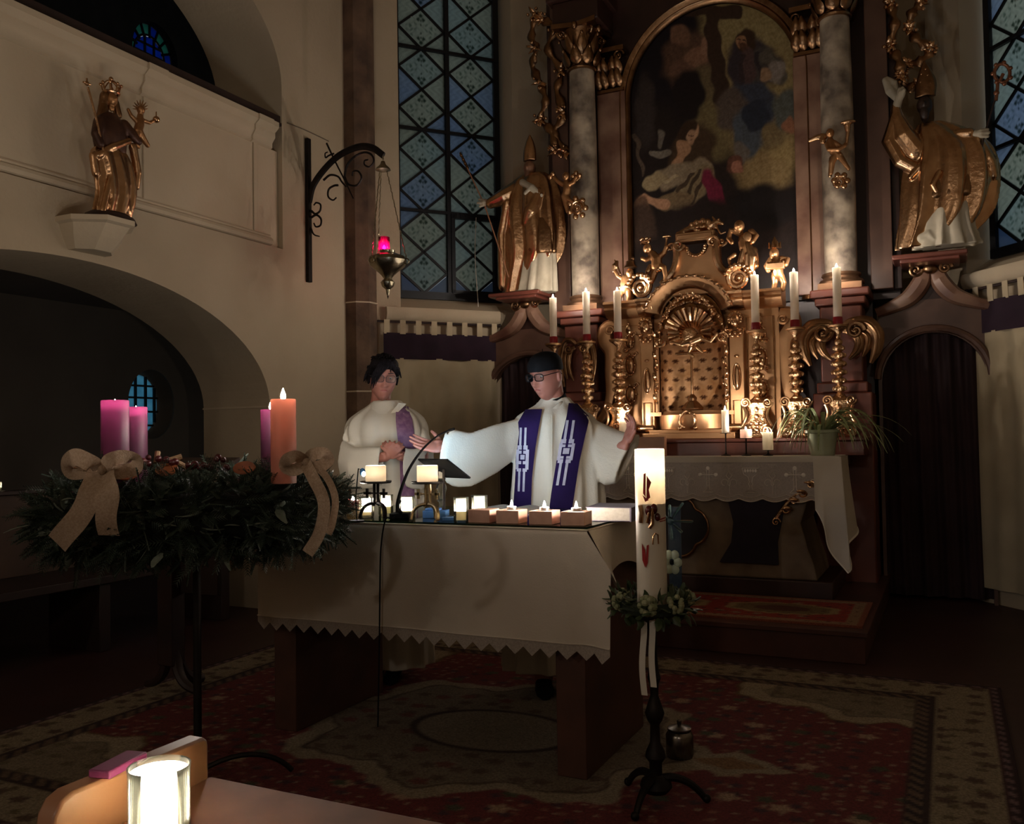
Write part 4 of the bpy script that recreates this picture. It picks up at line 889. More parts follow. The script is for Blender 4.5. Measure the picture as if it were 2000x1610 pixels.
# ---- spider plant
pp = PY(1607, 888, 6.38); pl = thing('spider_plant', 'spider plant with arching striped leaves in a pale green pot on the altar', 'plant', (pp[0], 6.38, 1.128)); B = np.array([pp[0], 6.38, 1.128])
b = MB(); b.lathe([(.0001, 0), (.075, 0), (.078, .004), (.10, .15), (.112, .155), (.112, .175), (.098, .175), (.09, .15), (.0001, .145)], B, 30); b.build('pot', mat('pot_glaze', 'a6aa92', '949878', rough=.3, scale=6), pl)
M_LEAFV = mat('spider_leaf', '6e7c4a', 'a0a878', rough=.45, scale=25, contrast=.5)
for i in range(60):
    a = random.uniform(0, 2*math.pi); L = random.uniform(.20, .52); ri = random.uniform(.06, .26); L *= (.62 if math.cos(a) < -.2 else 1)
    dv = np.array([math.cos(a), math.sin(a)*.45-.12, 0]); st = B+np.array([0, 0, .15])+dv*.03
    P = bez(st, st+dv*L*.35+np.array([0, 0, ri]), st+dv*L*.8+np.array([0, 0, ri*.9]), st+dv*L*1.05+np.array([0, 0, -random.uniform(.0, .14)]), 12)
    P = [np.array([q[0], q[1], max(q[2], B[2]+.012)]) for q in P]
    b = MB(); b.tube(P, [.006+.0085*math.sin(math.pi*min(1, t*1.1+.08)) if t < .92 else .002 for t in np.linspace(0, 1, 12)], 5, flat=.18, up=(0, 0, 1)); b.build('leaf', M_LEAFV, pl)
# ================================================================== RUGS
M_RUG = mat('rug_pile', 'ffffff', 'b8b0a8', rough=.98, scale=120, attr='paint', bump=.4, bscale=260)
def H(c): return np.array(lin(c)[:3])
def rug(name, label, x0, x1, y0, y1, z, fn, nx, ny):
    b = MB(); b.grid(lambda u_, v_: (x0+(x1-x0)*u_, y0+(y1-y0)*v_, z+.012), nx, ny)
    b.add([(x0, y0, z), (x1, y0, z), (x1, y1, z), (x0, y1, z), (x0, y0, z+.012), (x1, y0, z+.012), (x1, y1, z+.012), (x0, y1, z+.012)], [(0, 1, 5, 4), (1, 2, 6, 5), (2, 3, 7, 6), (3, 0, 4, 7), (3, 2, 1, 0)])
    me = b.mesh(name, recalc=False); vcol(me, fn); return tag(finish(name, me, M_RUG, None, False), label, 'rug')
def blend(C, m, col): m = np.clip(m, 0, 1)[:, None]; return C*(1-m)+H(col)*m
def hashn(a, b): return (np.sin(a*127.1+b*311.7)*43758.5453) % 1
def florets(C, x, y, s, col, dens=.6, r0=.28, sd=0.):
    i, j = np.floor(x/s), np.floor(y/s); ox, oy = hashn(i+sd, j)-.5, hashn(i, j+7+sd)-.5
    fx, fy = x/s-i-.5-ox*.45, y/s-j-.5-oy*.45; an = np.arctan2(fy, fx)+6*hashn(i+3, j+sd); r = np.hypot(fx, fy*1.2)
    return blend(C, ((r0*(.85+.16*np.cos(5*an)))-r)*12*(hashn(i+5, j+2+sd) < dens), col)
def big_rug(co):
    x, y = co[:, 0]+1.815, co[:, 1]-3.5; ax, ay = np.abs(x), np.abs(y)
    wob = .015*np.sin(x*23+y*17)+.012*np.sin(x*41-y*29)
    d = np.minimum(2.015-ax, 1.55-ay)                                   # distance from the edge
    C = np.tile(H('702a2a'), (len(x), 1)); C = florets(C, x, y, .062, '98806e', .5, .26); C = florets(C, x+.02, y+.04, .075, '8c5a4c', .5, .3, 2.); C = florets(C, x+.04, y+.03, .11, '4a2c34', .6, .3, 3.); C = florets(C, x+.09, y, .21, 'a88e76', .35, .26, 5.); C = florets(C, x, y+.06, .16, '4c5038', .4, .28, 9.)
    # medallion
    an = np.arctan2(y*1.2, x); r = np.hypot(x, y*1.28); lob = 1+.09*np.cos(8*an)
    C = blend(C, (.92*lob-r+wob)*60, '968a74'); C = blend(C, (.82*lob-r+wob)*60, '4c3a2c'); C = blend(C, (.80*lob-r+wob)*60, '7a6e5c')
    m = (r < .78*lob); F_ = florets(C, x, y, .13, '5c4a3c', .8, .34, 1.); F_ = florets(F_, x+.05, y+.05, .17, '704038', .6, .3, 2.); C = np.where(m[:, None], F_, C)
    C = blend(C, (.40-np.hypot(x, y*1.45))*60, '3c2a24'); C = blend(C, (.36-np.hypot(x, y*1.45))*60, '887c68')
    # pendants
    for sg in (-1, 1):
        px = np.abs(x*sg-1.02); C = blend(C, (.26-px-np.abs(y)*1.9+wob)*50, '9a8e78'); C = blend(C, (.15-px-np.abs(y)*1.9+wob)*50, '8a6a48')
    # corner spandrels
    q = np.hypot((1.66-ax)*.82, (1.23-ay)*1.35)*(1+.08*np.cos(9*np.arctan2(1.23-ay, 1.66-ax))); C = blend(C, (.72-q+wob)*50, '6b5a34'); C = blend(C, (.70-q+wob)*50, 'a3967e'); C = blend(C, (.58-q+wob)*50, '645a46'); C = blend(C, (.56-q+wob)*50, '867a66')
    F_ = florets(C, x, y, .12, '6e644c', .8, .34, 4.); C = np.where((q < .55)[:, None], F_, C)
    # borders
    C = blend(C, (.37-d)*200, '3a2620'); zz = np.abs(((x+y)*14 % 1)-.5)*2; C = np.where(((d < .355) & (d > .315))[:, None], np.where((zz > .45)[:, None], H('6e5a48'), H('2c1c1c')), C)
    C = blend(C, (.285-d)*200, '938770'); bd = (d < .28) & (d > .06); F_ = florets(C, x, y, .14, '5a4638', .8, .34, 6.); F_ = florets(F_, x+.06, y+.06, .10, '665a40', .6, .3, 8.); C = np.where(bd[:, None], F_, C)
    C = blend(C, (.058-d)*200, '4a2a2c'); C = np.where(((d < .045) & (d > .02))[:, None], np.where((zz > .5)[:, None], H('7c6468'), H('3a2428')), C); C = blend(C, (.015-d)*300, '2e1416'); return C
rug('patterned_rug', 'large red oriental rug with beige medallion under the cloth-covered table', -3.83, .20, 1.95, 5.05, 0., big_rug, 330, 254)
def runner(co):
    x, y = co[:, 0]+1.76, co[:, 1]-5.79; ax, ay = np.abs(x), np.abs(y); d = np.minimum(1.30-ax, .40-ay)
    C = np.tile(H('a83c30'), (len(x), 1)); C = florets(C, x, y, .13, 'a88e76', .4, .3); C = florets(C, x+.05, y, .09, '5c2a2a', .5)
    for cx in (-.8, 0., .8): e = np.hypot((x-cx)/.36, y/.19)*(1+.05*np.cos(12*np.arctan2(y, x-cx))); C = blend(C, (1-e)*20, 'b49c70'); C = blend(C, (.85-e)*20, '8a7450'); C = blend(C, (.5-e)*20, '6e4438')
    C = blend(C, (.10-d)*150, 'a8886a'); C = florets(C, x, y, .06, '6e3c34', .5); C = blend(C, (.035-d)*200, '9a5a44'); return C
rug('altar_runner', 'red patterned runner carpet lying on the step before the high altar', -3.06, -.46, 5.40, 6.19, .18, runner, 200, 60)

# ================================================================== TABLE ALTAR
TT, TX0, TX1, TY0, TY1 = .94, -2.73, -1.20, 3.08, 3.85
tab = thing('altar_table', 'dark wooden altar table with slab legs under a white cloth', 'table', ((TX0+TX1)/2, 3.46, 0))
b = MB(); b.b2((TX0, TY0, TT-.06), (TX1, TY1, TT-.006)); b.build('tabletop', M_WOODM, tab, bevel=.004)
b = MB(); b.b2((TX0+.02, 3.13, .012), (TX0+.14, 3.80, TT-.06)); b.build('leg', M_WOODM, tab, bevel=.004)
b = MB(); b.b2((TX1-.15, 3.12, .012), (TX1-.03, 3.80, TT-.06)); b.build('leg', M_WOODM, tab, bevel=.004)
b = MB(); b.b2((TX0+.14, 3.66, .50), (TX1-.15, 3.70, TT-.06)); b.build('stretcher', M_WOODM, tab)
tc = thing('table_cloth', 'plain white cloth with zigzag lace hem draped over the altar table', 'tablecloth', ((TX0+TX1)/2, 3.46, TT-.006))
def front(u_, v_):
    # u along the front, v downwards
    xr = TX1+.10*min(1, (v_/.34))**1.0; x = (TX0-.012)+(xr-(TX0-.012))*u_; z = TT+.001+(.515-TT)*v_
    fold = .012*v_*math.sin(u_*9+1)+.010*v_*math.sin(u_*23)
    e = max(0, (u_-.90)/.10); y = TY0-.012-fold*(.4)-.03*e*e*v_+.012*math.sin(e*5)*v_
    if v_ < .03: y += .010*(1-v_/.03)
    return (x, y, z)
b = MB(); b.grid(front, 110, 40); b.build('front_drop', M_LINEN, tc, recalc=False, ang=180)
NT = 23; M_LACE2 = mat('lace_hem', 'b9aea2', 'a89d92', rough=.95, scale=160, trans=.2, contrast=.3)
def hem(u_, v_):
    p = np.array(front(u_, 1.0)); t = abs(((u_*NT) % 1)-.5)*2; dz = (.008+.026*(1-t))*1.25; return (p[0], p[1]-.001, .518-(.012+dz)*v_)
b = MB(); b.grid(hem, NT*8, 3); b.build('zigzag_lace', M_LACE2, tc, recalc=False)
b = MB(); b.tube([np.array(front(i/110, .985))+np.array([0, -.003, 0]) for i in range(111)], .0035, 5); b.build('lace_seam', M_LINEN, tc)
def side(u_, v_):
    y = TY0+(TY1-TY0)*u_; z = TT+.001+(.742-.03*math.sin(u_*9)-TT)*v_; return (TX1+.010+.014*v_*math.sin(u_*10+1)+.10*v_*max(0, 1-u_*3.0), y-.012*(1-min(1, u_*12)), z)
b = MB(); b.grid(side, 40, 14); b.build('side_drop', M_LINEN, tc, recalc=False, ang=180)
def sidel(u_, v_):
    p = side(u_, v_); return (TX0-.012-(p[0]-TX1)*.4, p[1], p[2])
b = MB(); b.grid(sidel, 30, 10); b.build('side_drop', M_LINEN, tc, recalc=False, ang=180)
b = MB(); b.grid(lambda u_, v_: (TX0-.01+(TX1-TX0+.02)*u_, TY1+.01+.006*math.sin(u_*30)*v_, TT+(.70-TT)*v_), 30, 8); b.build('back_drop', M_LINEN, tc, recalc=False, ang=180)
b = MB(); b.b2((TX0-.012, TY0-.012, TT-.005), (TX1+.012, TY1+.012, TT+.002)); b.build('cloth_top', M_LINEN, tc, bevel=.003)
M_GREEN = glass('table_glass', '9cd8b8', alpha=.84)
b = MB(); b.b2((TX0+.0, TY0-.004, TT+.0025), (TX1+.004, TY1-.0, TT+.0095)); tag(b.build('glass_plate', M_GREEN, bevel=.0015), 'greenish glass plate covering the top of the altar table', 'glass plate')
GZ = TT+.0097
def on_table(x, Y): return np.array([PY(x, 1025, Y)[0], Y, GZ])
# tealight blocks
M_BLOCK = mat('beech_block', 'b98f7a', 'a67c68', rough=.6, scale=30, contrast=.8); M_ALU = mat('tealight_cup', 'c8c4bc', None, rough=.3, metal=.9)
blk = None
for i, (x, lab) in enumerate(((945, 'in front of a glowing glass'), (1000, 'standing beside the block with the tall glass behind it'), (1064, 'in the middle of the three lit blocks'), (1126, 'beside the closed book'))):
    B = on_table(x, 3.155); t = thing('tealight_block', 'square beech block candle holder '+lab, 'candle holder', B, 'tealight blocks along the table edge')
    b = MB(); b.box(B+(0, 0, .0255), (.094, .094, .051), .06); b.build('wood_block', M_BLOCK, t, bevel=.002)
    if i:
        T = B+(0, 0, .0512); tl = thing('tealight', 'lit tealight on the beech block '+lab, 'tealight', T, 'tealights on the beech blocks')
        b = MB(); b.lathe([(.0001, 0), (.019, 0), (.0195, .012), (.018, .012), (.0178, .003), (.0001, .003)], T, 20); b.build('cup', M_ALU, tl)
        b = MB(); b.lathe([(.0175, .0035), (.0175, .008), (.0001, .0075)], T, 18); b.build('wax', M_WAX, tl)
        b = MB(); flame_mb(b, T+(0, 0, .009), .028, .0058); b.build('flame', M_FLAMES, tl)
def votive(label, x, Y, r=.036, h=.098, fill=.35, name='votive_candle', B=None, fl=.024, lit=True, wax=None, fr=.0058, fmat=None):
    B = on_table(x, Y) if B is None else np.array(B, float); t = thing(name, label, 'votive candle', B)
    b = MB(); b.lathe([(.0001, 0), (r*.92, 0), (r, .004), (r, h*.9), (r*1.03, h), (r*.99, h), (r*.95, h*.9), (r*.95, .010), (.0001, .009)], B, 28); b.build('glass_cup', M_GLASS, t)
    b = MB(); b.lathe([(.0001, .0095), (r*.94, .0105), (r*.94, h*fill), (.0001, h*fill-.002)], B, 24); b.build('wax', wax or M_WAX, t)
    b = MB(); b.lathe([(r*.946, h*fill), (r*.946, h*.93)], B, 24); b.build('frosted_lining', mat('frost', 'f6f4e6', None, rough=.6, trans=.72), t)
    if lit: b = MB(); flame_mb(b, B+(0, 0, h*fill+.004), fl, fr); b.build('flame', fmat or M_FLAMES, t)
    return t
votive('bright glass votive light beside the front beech block', 901, 3.12, .030, .098, .45)
votive('bright glass votive light behind the unlit beech block', 937, 3.30, .034, .095, .35)
votive('glowing glass votive behind the left iron holder leg', 716, 3.20, .032, .085, .3)
votive('glowing glass votive between the iron holder and microphone', 754, 3.31, .032, .09, .45)
votive('glowing glass votive behind the microphone base', 795, 3.30, .036, .085, .3)
# small festive candle jar by the wreath
B = on_table(690, 3.14); t = thing('festive_candle', 'small candle jar with red printed band beside the wreath', 'candle', B)
b = MB(); b.lathe([(.0001, 0), (.026, 0), (.027, .003), (.027, .05)], B, 24); b.build('jar', mat('peach_wax', 'e8c89a', None, rough=.4, trans=.4), t)
b = MB(); b.lathe([(.0275, .042), (.028, .052), (.0275, .075), (.02, .08)], B, 24, lobes=6, amp=.03); b.build('red_band', mat('red_print', 'b03434', 'e8d8c8', rough=.5, scale=90, contrast=.2), t)
b = MB(); flame_mb(b, B+(0, 0, .078), .022, .005); b.build('flame', M_FLAME, t)
# iron candle holders with crosses on arched feet
def iron_holder(x, Y, label, lab2, m):
    B = on_table(x, Y); t = thing('iron_candle_holder', label, 'candle holder', B); k = 3.52/F
    b = MB(); b.lathe([(.0001, .150), (.062, .150), (.066, .154), (.066, .160), (.060, .158), (.0001, .156)], B, 30); b.build('plate', M_IRON, t)
    for dx in (-.008, .010):
        b = MB(); b.tube([B+(dx*1.6, 0, .055), B+(dx, 0, .09), B+(dx, 0, .152)], .0065, 8); b.build('stem', m, t)
    for sg in (-1, 1):
        b = MB(); c = B+np.array([sg*.042, -.004, .108]); b.box(c, (.034, .006, .011)); b.box(c, (.011, .006, .040)); b.tube([c-(sg*.016, 0, 0), B+(0, 0, .108)], .004, 6); b.build('side_cross', m, t)
        b = MB(); cv = bez(B+(sg*.006, 0, .066), B+(sg*.05, -.01, .066), B+(sg*.062, -.02, .04), B+(sg*.062, -.03, 0.004), 14); b.tube(cv, [.010]*14, 8, flat=.7); b.build('arched_foot', m, t)
    b = MB(); cv = bez(B+(0, .006, .066), B+(0, .05, .066), B+(0, .062, .04), B+(0, .06, .004), 12); b.tube(cv, .008, 8); b.build('arched_foot', m, t)
    candle(lab2, B+(0, 0, .1585), .043, .066, cup=.046, name='pillar_candle', wall=.005, fh=.026, fr=.006)
iron_holder(735, 3.14, 'dark iron candle holder with cross sides and arched feet beside the wreath', 'thick short ivory candle on the holder beside the wreath', M_IRON)
iron_holder(836, 3.14, 'candle holder with light crosses and bright arched feet beside the microphone', 'thick short glowing candle on the holder beside the crystal stick', mat('holder_bronze', 'cdb48c', 'a78c62', rough=.35, metal=.9, scale=20))
# crystal candlestick behind
B = on_table(863, 3.34); t = thing('crystal_candlestick', 'slim crystal candlestick behind the bright iron holder', 'candlestick', B)
b = MB(); b.lathe([(.0001, 0), (.034, 0), (.034, .006), (.016, .012), (.011, .05), (.013, .062), (.021, .066), (.012, .072), (.016, .095), (.024, .118), (.020, .135), (.009, .145), (.009, .152), (.020, .158), (.020, .162), (.0001, .162)], B, 20); b.build('crystal_stem', M_GLASS, t)
candle('thin ivory candle in the crystal candlestick', B+(0, 0, .1625), .011, .055, cup=.004, name='thin_candle', lit=False)
# books, paper, small boxes
bk = on_table(1200, 3.42); b = MB(); t = thing('closed_book', 'closed thick book with white page edges on the table corner', 'book', bk); an = .12
b.box(bk+(0, 0, .0275), (.172, .215, .050), an); b.build('pages', mat('paper', 'b4ac9e', 'a69e90', rough=.8, scale=90), t)
for z in (.0015, .0535): b = MB(); b.box(bk+(.004, 0, z), (.186, .222, .003), an); b.build('cover', mat('book_cover', '6a6070', '5a5262', rough=.6), t, bevel=.001)
b = MB(); b.box(bk+(.092, .0, .0275), (.006, .222, .054), an); b.build('spine', MATS['book_cover'], t)
mb_ = PZ(985, 998, GZ); t = thing('open_missal', 'open book lying flat before the priest', 'book', (-1.80, 3.62, GZ))
for sg in (-1, 1): b = MB(); b.grid(lambda u_, v_: (-1.80+sg*(.004+.17*u_), 3.62-.13+.26*v_, GZ+.004+.018*math.sin(math.pi*min(1, u_*1.15+.05))), 12, 4); b.build('page_block', MATS['paper'], t, recalc=False, ang=180)
b = MB(); b.box((-1.80, 3.62, GZ+.002), (.36, .27, .004)); b.build('cover', MATS['book_cover'], t)
B = on_table(852, 3.27); b = MB(); b.box(B+(0, 0, .016), (.10, .07, .032), .3); b.box(B+(-.01, -.004, .036), (.06, .05, .010), .3); tag(b.build('blue_box', mat('blue_card', '3f74b8', '5a8ccc', rough=.5, scale=20), bevel=.002), 'small blue card box under the bright candle holder', 'box')
B = on_table(893, 3.20); b = MB(); b.box(B+(0, 0, .006), (.12, .06, .012), .5); tag(b.build('blue_folder', MATS['blue_card'], bevel=.001), 'flat blue folder lying beside the bright candle holder', 'folder')
B = on_table(966, 3.32); b = MB(); b.box(B+(0, 0, .019), (.022, .022, .038), .1); tag(b.build('small_card', MATS['paper'], bevel=.001), 'small white card block between two beech blocks', 'card')
# tablet on a stand, screen towards the priest
e1 = np.array([RT[0], RT[1], 0]); e1 /= np.linalg.norm(e1); e3 = np.array([FW[0], FW[1], 0]); e3 /= np.linalg.norm(e3)
tp = PD(868, 914, 3.80); tl = thing('tablet', 'thin tablet on a desk stand with glowing screen turned to the priest', 'tablet', (tp[0], tp[1], GZ)); C0 = np.array(tp)
nn = e1*.42+e3*.36+np.array([0, 0, .82]); nn /= np.linalg.norm(nn); a1 = np.cross(np.array([0, 0, 1.]), nn); a1 /= np.linalg.norm(a1); a2 = np.cross(nn, a1)
def tq(w_, h_, o): return [C0+a1*a*w_+a2*c*h_+nn*o for a, c in ((-1, -1), (1, -1), (1, 1), (-1, 1))]
b = MB(); b.prism(tq(.105, .072, 0), nn*-.007); b.build('casing', M_BLACK, tl, smooth=False)
b = MB(); b.prism(tq(.098, .066, .0012), nn*-.001); b.build('screen', emis('tablet_screen', (.38, .68, 1.0), 44.0), tl, smooth=False)
b = MB(); q = C0-nn*.008; b.tube([q, (q[0], q[1], GZ+.008)], .006, 8); b.lathe([(.0001, 0), (.036, 0), (.036, .006), (.0001, .008)], (q[0], q[1], GZ), 20); b.build('stand', M_IRON, tl)
# clip reading light
p = PD(708, 925, 3.62); t = thing('reading_light', 'small cold LED light on a thin bent arm behind the iron holder', 'lamp', (p[0]-.01, p[1], GZ)); P = np.array(p)
b = MB(); b.tube([(P[0]-.03, P[1], GZ+.002), (P[0]-.035, P[1], GZ+.10), (P[0]-.02, P[1], P[2]+.02), P+(0, 0, .012)], .0025, 6); b.lathe([(.0001, 0), (.03, 0), (.03, .008), (.0001, .01)], (P[0]-.03, P[1], GZ), 16); b.build('arm', M_BLACK, t)
b = MB(); b.ell(P+(0, 0, .006), (.012, .012, .016), 12, 8); b.build('head', mat('blue_shell', '2a5f8c', None, rough=.4), t)
b = MB(); b.ell(P+(.008, -.004, -.002), (.007, .009, .011), 10, 8); b.build('led', emis('led_light', (.6, .85, 1.0), 30), t)
# gooseneck microphone
p0 = on_table(784, 3.20); t = thing('gooseneck_microphone', 'black gooseneck microphone bending over the table', 'microphone', p0)
b = MB(); b.box(p0+(0, 0, .012), (.085, .075, .024), .3); b.build('base', M_BLACK, t, bevel=.005)
b = MB(); b.tube([p0+(-.02, 0, .02), p0+(-.018, 0, .06), p0+(-.005, 0, .075)], .008, 8); b.build('clamp', M_BLACK, t)
nk = [p0+(0, 0, .02), PD(776, 985, 3.45), PD(795, 925, 3.48), PD(822, 882, 3.5), PD(850, 855, 3.52), PD(872, 843, 3.52), PD(887, 838, 3.5)]
cv = crom(nk, 6); b = MB(); b.tube(cv, [.008-.0045*min(1, i/len(cv)*1.6) if i < len(cv)-5 else .0052 for i in range(len(cv))], 8); b.build('gooseneck', M_BLACK, t)
# cable hanging over the front of the cloth
cb = crom([p0+(-.01, -.03, .008), on_table(765, 3.12)+(0, 0, .005), np.array([PY(752, 1035, 3.055)[0], 3.058, .955]), PY(744, 1070, 3.045), PY(742, 1150, 3.035), PY(741, 1250, 3.035), PY(738, 1420, 3.045)], 7)
b = MB(); b.tube(cb, .0035, 6); tag(b.build('microphone_cable', M_BLACK), 'thin black cable hanging down over the front of the white cloth', 'cable')
# ================================================================== PASCHAL CANDLE
FB = np.array([-.940, 3.03, 0])
st = thing('paschal_stand', 'dark turned iron floor stand carrying the tall decorated candle', 'candle stand', FB)
b = MB(); b.lathe([(.0001, .60), (.012, .60), (.014, .50), (.018, .46), (.024, .44), (.016, .42), (.014, .38), (.026, .345), (.034, .32), (.026, .295), (.016, .28), (.018, .22), (.032, .19), (.036, .17), (.022, .15), (.022, .11), (.05, .09), (.056, .07), (.04, .05), (.02, .045)][::-1], FB, 20); b.build('shaft', M_IRON, st)
for k in range(3):
    a = .4+k*2*math.pi/3; dv = np.array([math.cos(a), math.sin(a), 0]); b = MB(); b.tube(bez(FB+(0, 0, .09), FB+dv*.08+(0, 0, .12), FB+dv*.14+(0, 0, .07), FB+dv*.17+(0, 0, .022), 12), [.016-.0005*i for i in range(12)], 8); b.ell(FB+dv*.172+(0, 0, .027), .015, 10, 8); b.build('foot', M_IRON, st)
b = MB(); b.lathe([(.012, .60), (.055, .655), (.075, .668), (.078, .676), (.07, .674), (.0001, .668)], FB, 24); b.build('cup', M_IRON, st)
pc = thing('paschal_candle', 'tall thick ivory candle with red wax cross relief and gilt emblem', 'candle', FB+(0, 0, .675)); PB = FB+np.array([0, 0, .675]); ph = 1.235-.675; pr_ = .052
b = MB(); b.lathe([(.0001, 0), (pr_, 0), (pr_, ph-.19), (.0001, ph-.19)], PB, 40); b.build('wax', M_WAXD, pc)
b = MB(); b.lathe([(.0001, ph-.189), (pr_, ph-.19), (pr_, ph-.003), (pr_-.002, ph), (pr_-.004, ph), (pr_-.005, ph-.01), (pr_-.008, ph-.09), (pr_*.5, ph-.13), (.010, ph-.16), (.0001, ph-.165)], PB, 40); b.build('burnt_top', M_WAX, pc)
b = MB(); b.tube([PB+(0, 0, ph-.16), PB+(0, 0, ph-.078)], .003, 6, mi=1); flame_mb(b, PB+(0, 0, ph-.085), .055, .012); b.build('flame', [emis('paschal_flame', FCOL, FLAME*1.8), M_WICK], pc)
M_REDW = mat('red_wax', 'a02626', '7e1a1c', rough=.35, scale=20)
def on_c(x, y, o=.0015):
    """point on the round candle seen at photograph pixel"""
    q = PY(x, y, 3.03); lat = (q[0]-FB[0]); e_c = np.array([-FW[0], -FW[1], 0]); e_c /= np.linalg.norm(e_c); l = lat*CAMC; l = max(-pr_*.97, min(pr_*.97, l))
    return np.array([FB[0], FB[1], q[2]])+e1*l+e_c*(math.sqrt(max(0, pr_**2-l*l))+o)
CAMC = math.cos(YAW)+.0
def relief(pts, m, name, w_=3.):
    b = MB(); P = [on_c(x, y) for x, y in pts]; b.prism(P, np.array([-FW[0], -FW[1], 0])*.003); b.build(name, m, pc, smooth=False)
for pts in ([(1252, 925), (1256, 923), (1256, 970), (1251, 962)], [(1258, 928), (1267, 941), (1262, 955), (1265, 970), (1257, 976)], [(1250, 965), (1262, 975), (1255, 978)], [(1249, 1058), (1255, 1070), (1257, 1090), (1255, 1104), (1250, 1090)], [(1258, 1062), (1262, 1060), (1260, 1095), (1256, 1104)]): relief(pts, M_REDW, 'red_flame_relief')
b = MB()
for (x, y, r) in ((1262, 995, .013), (1272, 992, .013), (1280, 1008, .010), (1266, 1018, .009)): b.ell(on_c(x, y, .004), (r, r, r*1.4), 12, 8)
b.build('dark_red_seal', mat('seal_wax', '5c1a1c', '401014', rough=.25, scale=20), pc)
b = MB(); s_ = [on_c(x, y, .012) for x, y in ((1258, 1018), (1262, 998), (1268, 990), (1268, 1020), (1262, 1028))]; b.tube(s_, .006, 8); b.tube([on_c(1246, 985, .004), on_c(1248, 1000, .006), on_c(1247, 1018, .004)], .008, 8); b.build('gilt_emblem', M_GOLD, pc)
b = MB(); b.tube([on_c(1284, 1014), on_c(1292, 1012), on_c(1299, 1011)], .0025, 6); b.tube([on_c(1286, 1017), on_c(1299, 1016)], .002, 6); b.build('red_thread', M_REDW, pc)
b = MB(); b.tube([on_c(1270, 1060), on_c(1271, 1045), on_c(1275, 1039), on_c(1281, 1042), on_c(1282, 1060)], .0028, 6); b.build('omega_relief', M_GOLD, pc)
# greenery collar below the candle
gw = thing('greenery_collar', 'small round garland of leaves and pale flowers around the candle foot', 'garland', FB+(0, 0, .70)); gc = FB+np.array([0, 0, .70])
b = MB(); b.tube([gc+np.array([.107*math.cos(a), .107*math.sin(a), -.01]) for a in np.linspace(0, 2*math.pi, 25)], .022, 8); b.build('ring', mat('moss', '26301c', '1a2214', rough=.9, scale=60), gw)
M_LEAFD = mat('dark_leaf', '2c3a22', '3e4c2c', rough=.5, scale=30); M_FLOW = mat('dry_hydrangea', '9a9a78', '78805c', rough=.8, scale=50)
lb = MB()
for i in range(190):
    a = random.uniform(0, 2*math.pi); t_ = random.uniform(0, 2*math.pi); q = gc+np.array([(.107+.03*math.cos(t_))*math.cos(a), (.107+.03*math.cos(t_))*math.sin(a), .03*math.sin(t_)-.005]); dv = np.array([math.cos(t_)*math.cos(a), math.cos(t_)*math.sin(a), math.sin(t_)])+RNG.normal(0, .5, 3); dv /= np.linalg.norm(dv); leaf(lb, q, q+dv*random.uniform(.025, .05), RNG.normal(0, .006, 3), .011, .2, 5)
o = lb.build('leaves', M_LEAFD, gw); o['kind'] = 'stuff'
for (a, r) in ((3.9, .035), (4.9, .04), (5.7, .036), (2.9, .03), (.4, .034)):
    b = MB(); q = gc+np.array([.12*math.cos(a), .12*math.sin(a), .012])
    for i in range(26): dv = RNG.normal(0, 1, 3); dv /= np.linalg.norm(dv); b.ell(q+dv*r*.7, r*.28, 6, 4)
    b.build('flower_head', M_FLOW, gw)
for dx, z1 in ((-.028, .39), (.012, .42)):
    b = MB(); b.grid(lambda u_, v_: (FB[0]+dx*.8+.022*(u_-.5)+.004*math.sin(v_*7), FB[1]-.045-.004*math.sin(v_*5+dx*90), .70+(z1-.70)*v_), 4, 14); b.build('white_ribbon', M_WHITE, gw, recalc=False, ang=180)
# jar beside the stand
jb = np.array([-1.02, 3.60, .012]); jb = np.array([PZ(1328, 1478, .012)[0], PZ(1328, 1478, .012)[1], .0125]); t = thing('metal_jar', 'small shiny metal jar on the rug beside the paschal stand', 'jar', jb)
b = MB(); b.lathe([(.0001, 0), (.05, 0), (.054, .01), (.054, .085), (.048, .095), (.044, .10), (.047, .105), (.040, .105), (.040, .02), (.0001, .018)], jb, 24); b.build('body', mat('dull_steel', '8a847c', '6a645c', rough=.25, metal=1, scale=20), t)
b = MB(); b.lathe([(.047, .107), (.047, .112), (.02, .12), (.008, .125), (.010, .14), (.0001, .145)], jb, 20); b.build('lid', MATS['dull_steel'], t)
# glass star ornament beside the paschal candle
SY = 3.20
sp = PY(1309, 1018, SY); t = thing('acrylic_star', 'clear acrylic star ornament on a blue glass strip beside the paschal candle', 'ornament', (sp[0], SY, .675)); S0 = np.array(sp)
M_ACR = glass('acrylic', 'c8dcd8', alpha=.9); M_BLUEG = glass('blue_strip', 'a4b4c4', alpha=.85)
b = MB(); b.b2((S0[0]-.012, SY+.012, .675), (S0[0]+.035, SY+.018, 1.02)); b.build('glass_strip', M_BLUEG, t, smooth=False)
for k, a in enumerate((.95, 0., -.75, -1.5, 2.4, 1.6)):
    L_ = (.085, .085, .06, .07, .05, .06)[k]; dv = np.array([math.cos(a), 0, math.sin(a)]); b = MB(); b.tube([S0+dv*.01, S0+dv*L_*.6, S0+dv*L_*.95, S0+dv*L_], [.004, .010, .011, .004], 8, flat=.5); b.build('ray', M_ACR, t)
b = MB(); b.ell(S0, .014, 12, 8); b.build('hub', M_ACR, t)
fl_ = np.array(PY(1313, 1098, SY)); b = MB()
for k in range(6): a = k*math.pi/3; b.ell(fl_+np.array([.022*math.cos(a), -.004, .03*math.sin(a)]), (.016, .005, .018), 10, 6)
b.build('pale_flower', mat('pale_petal', 'c8d4c0', None, rough=.6, trans=.3), t); b = MB(); b.ell(fl_+(0, -.008, 0), (.008, .005, .009), 8, 6); b.build('flower_eye', M_BLACK, t)
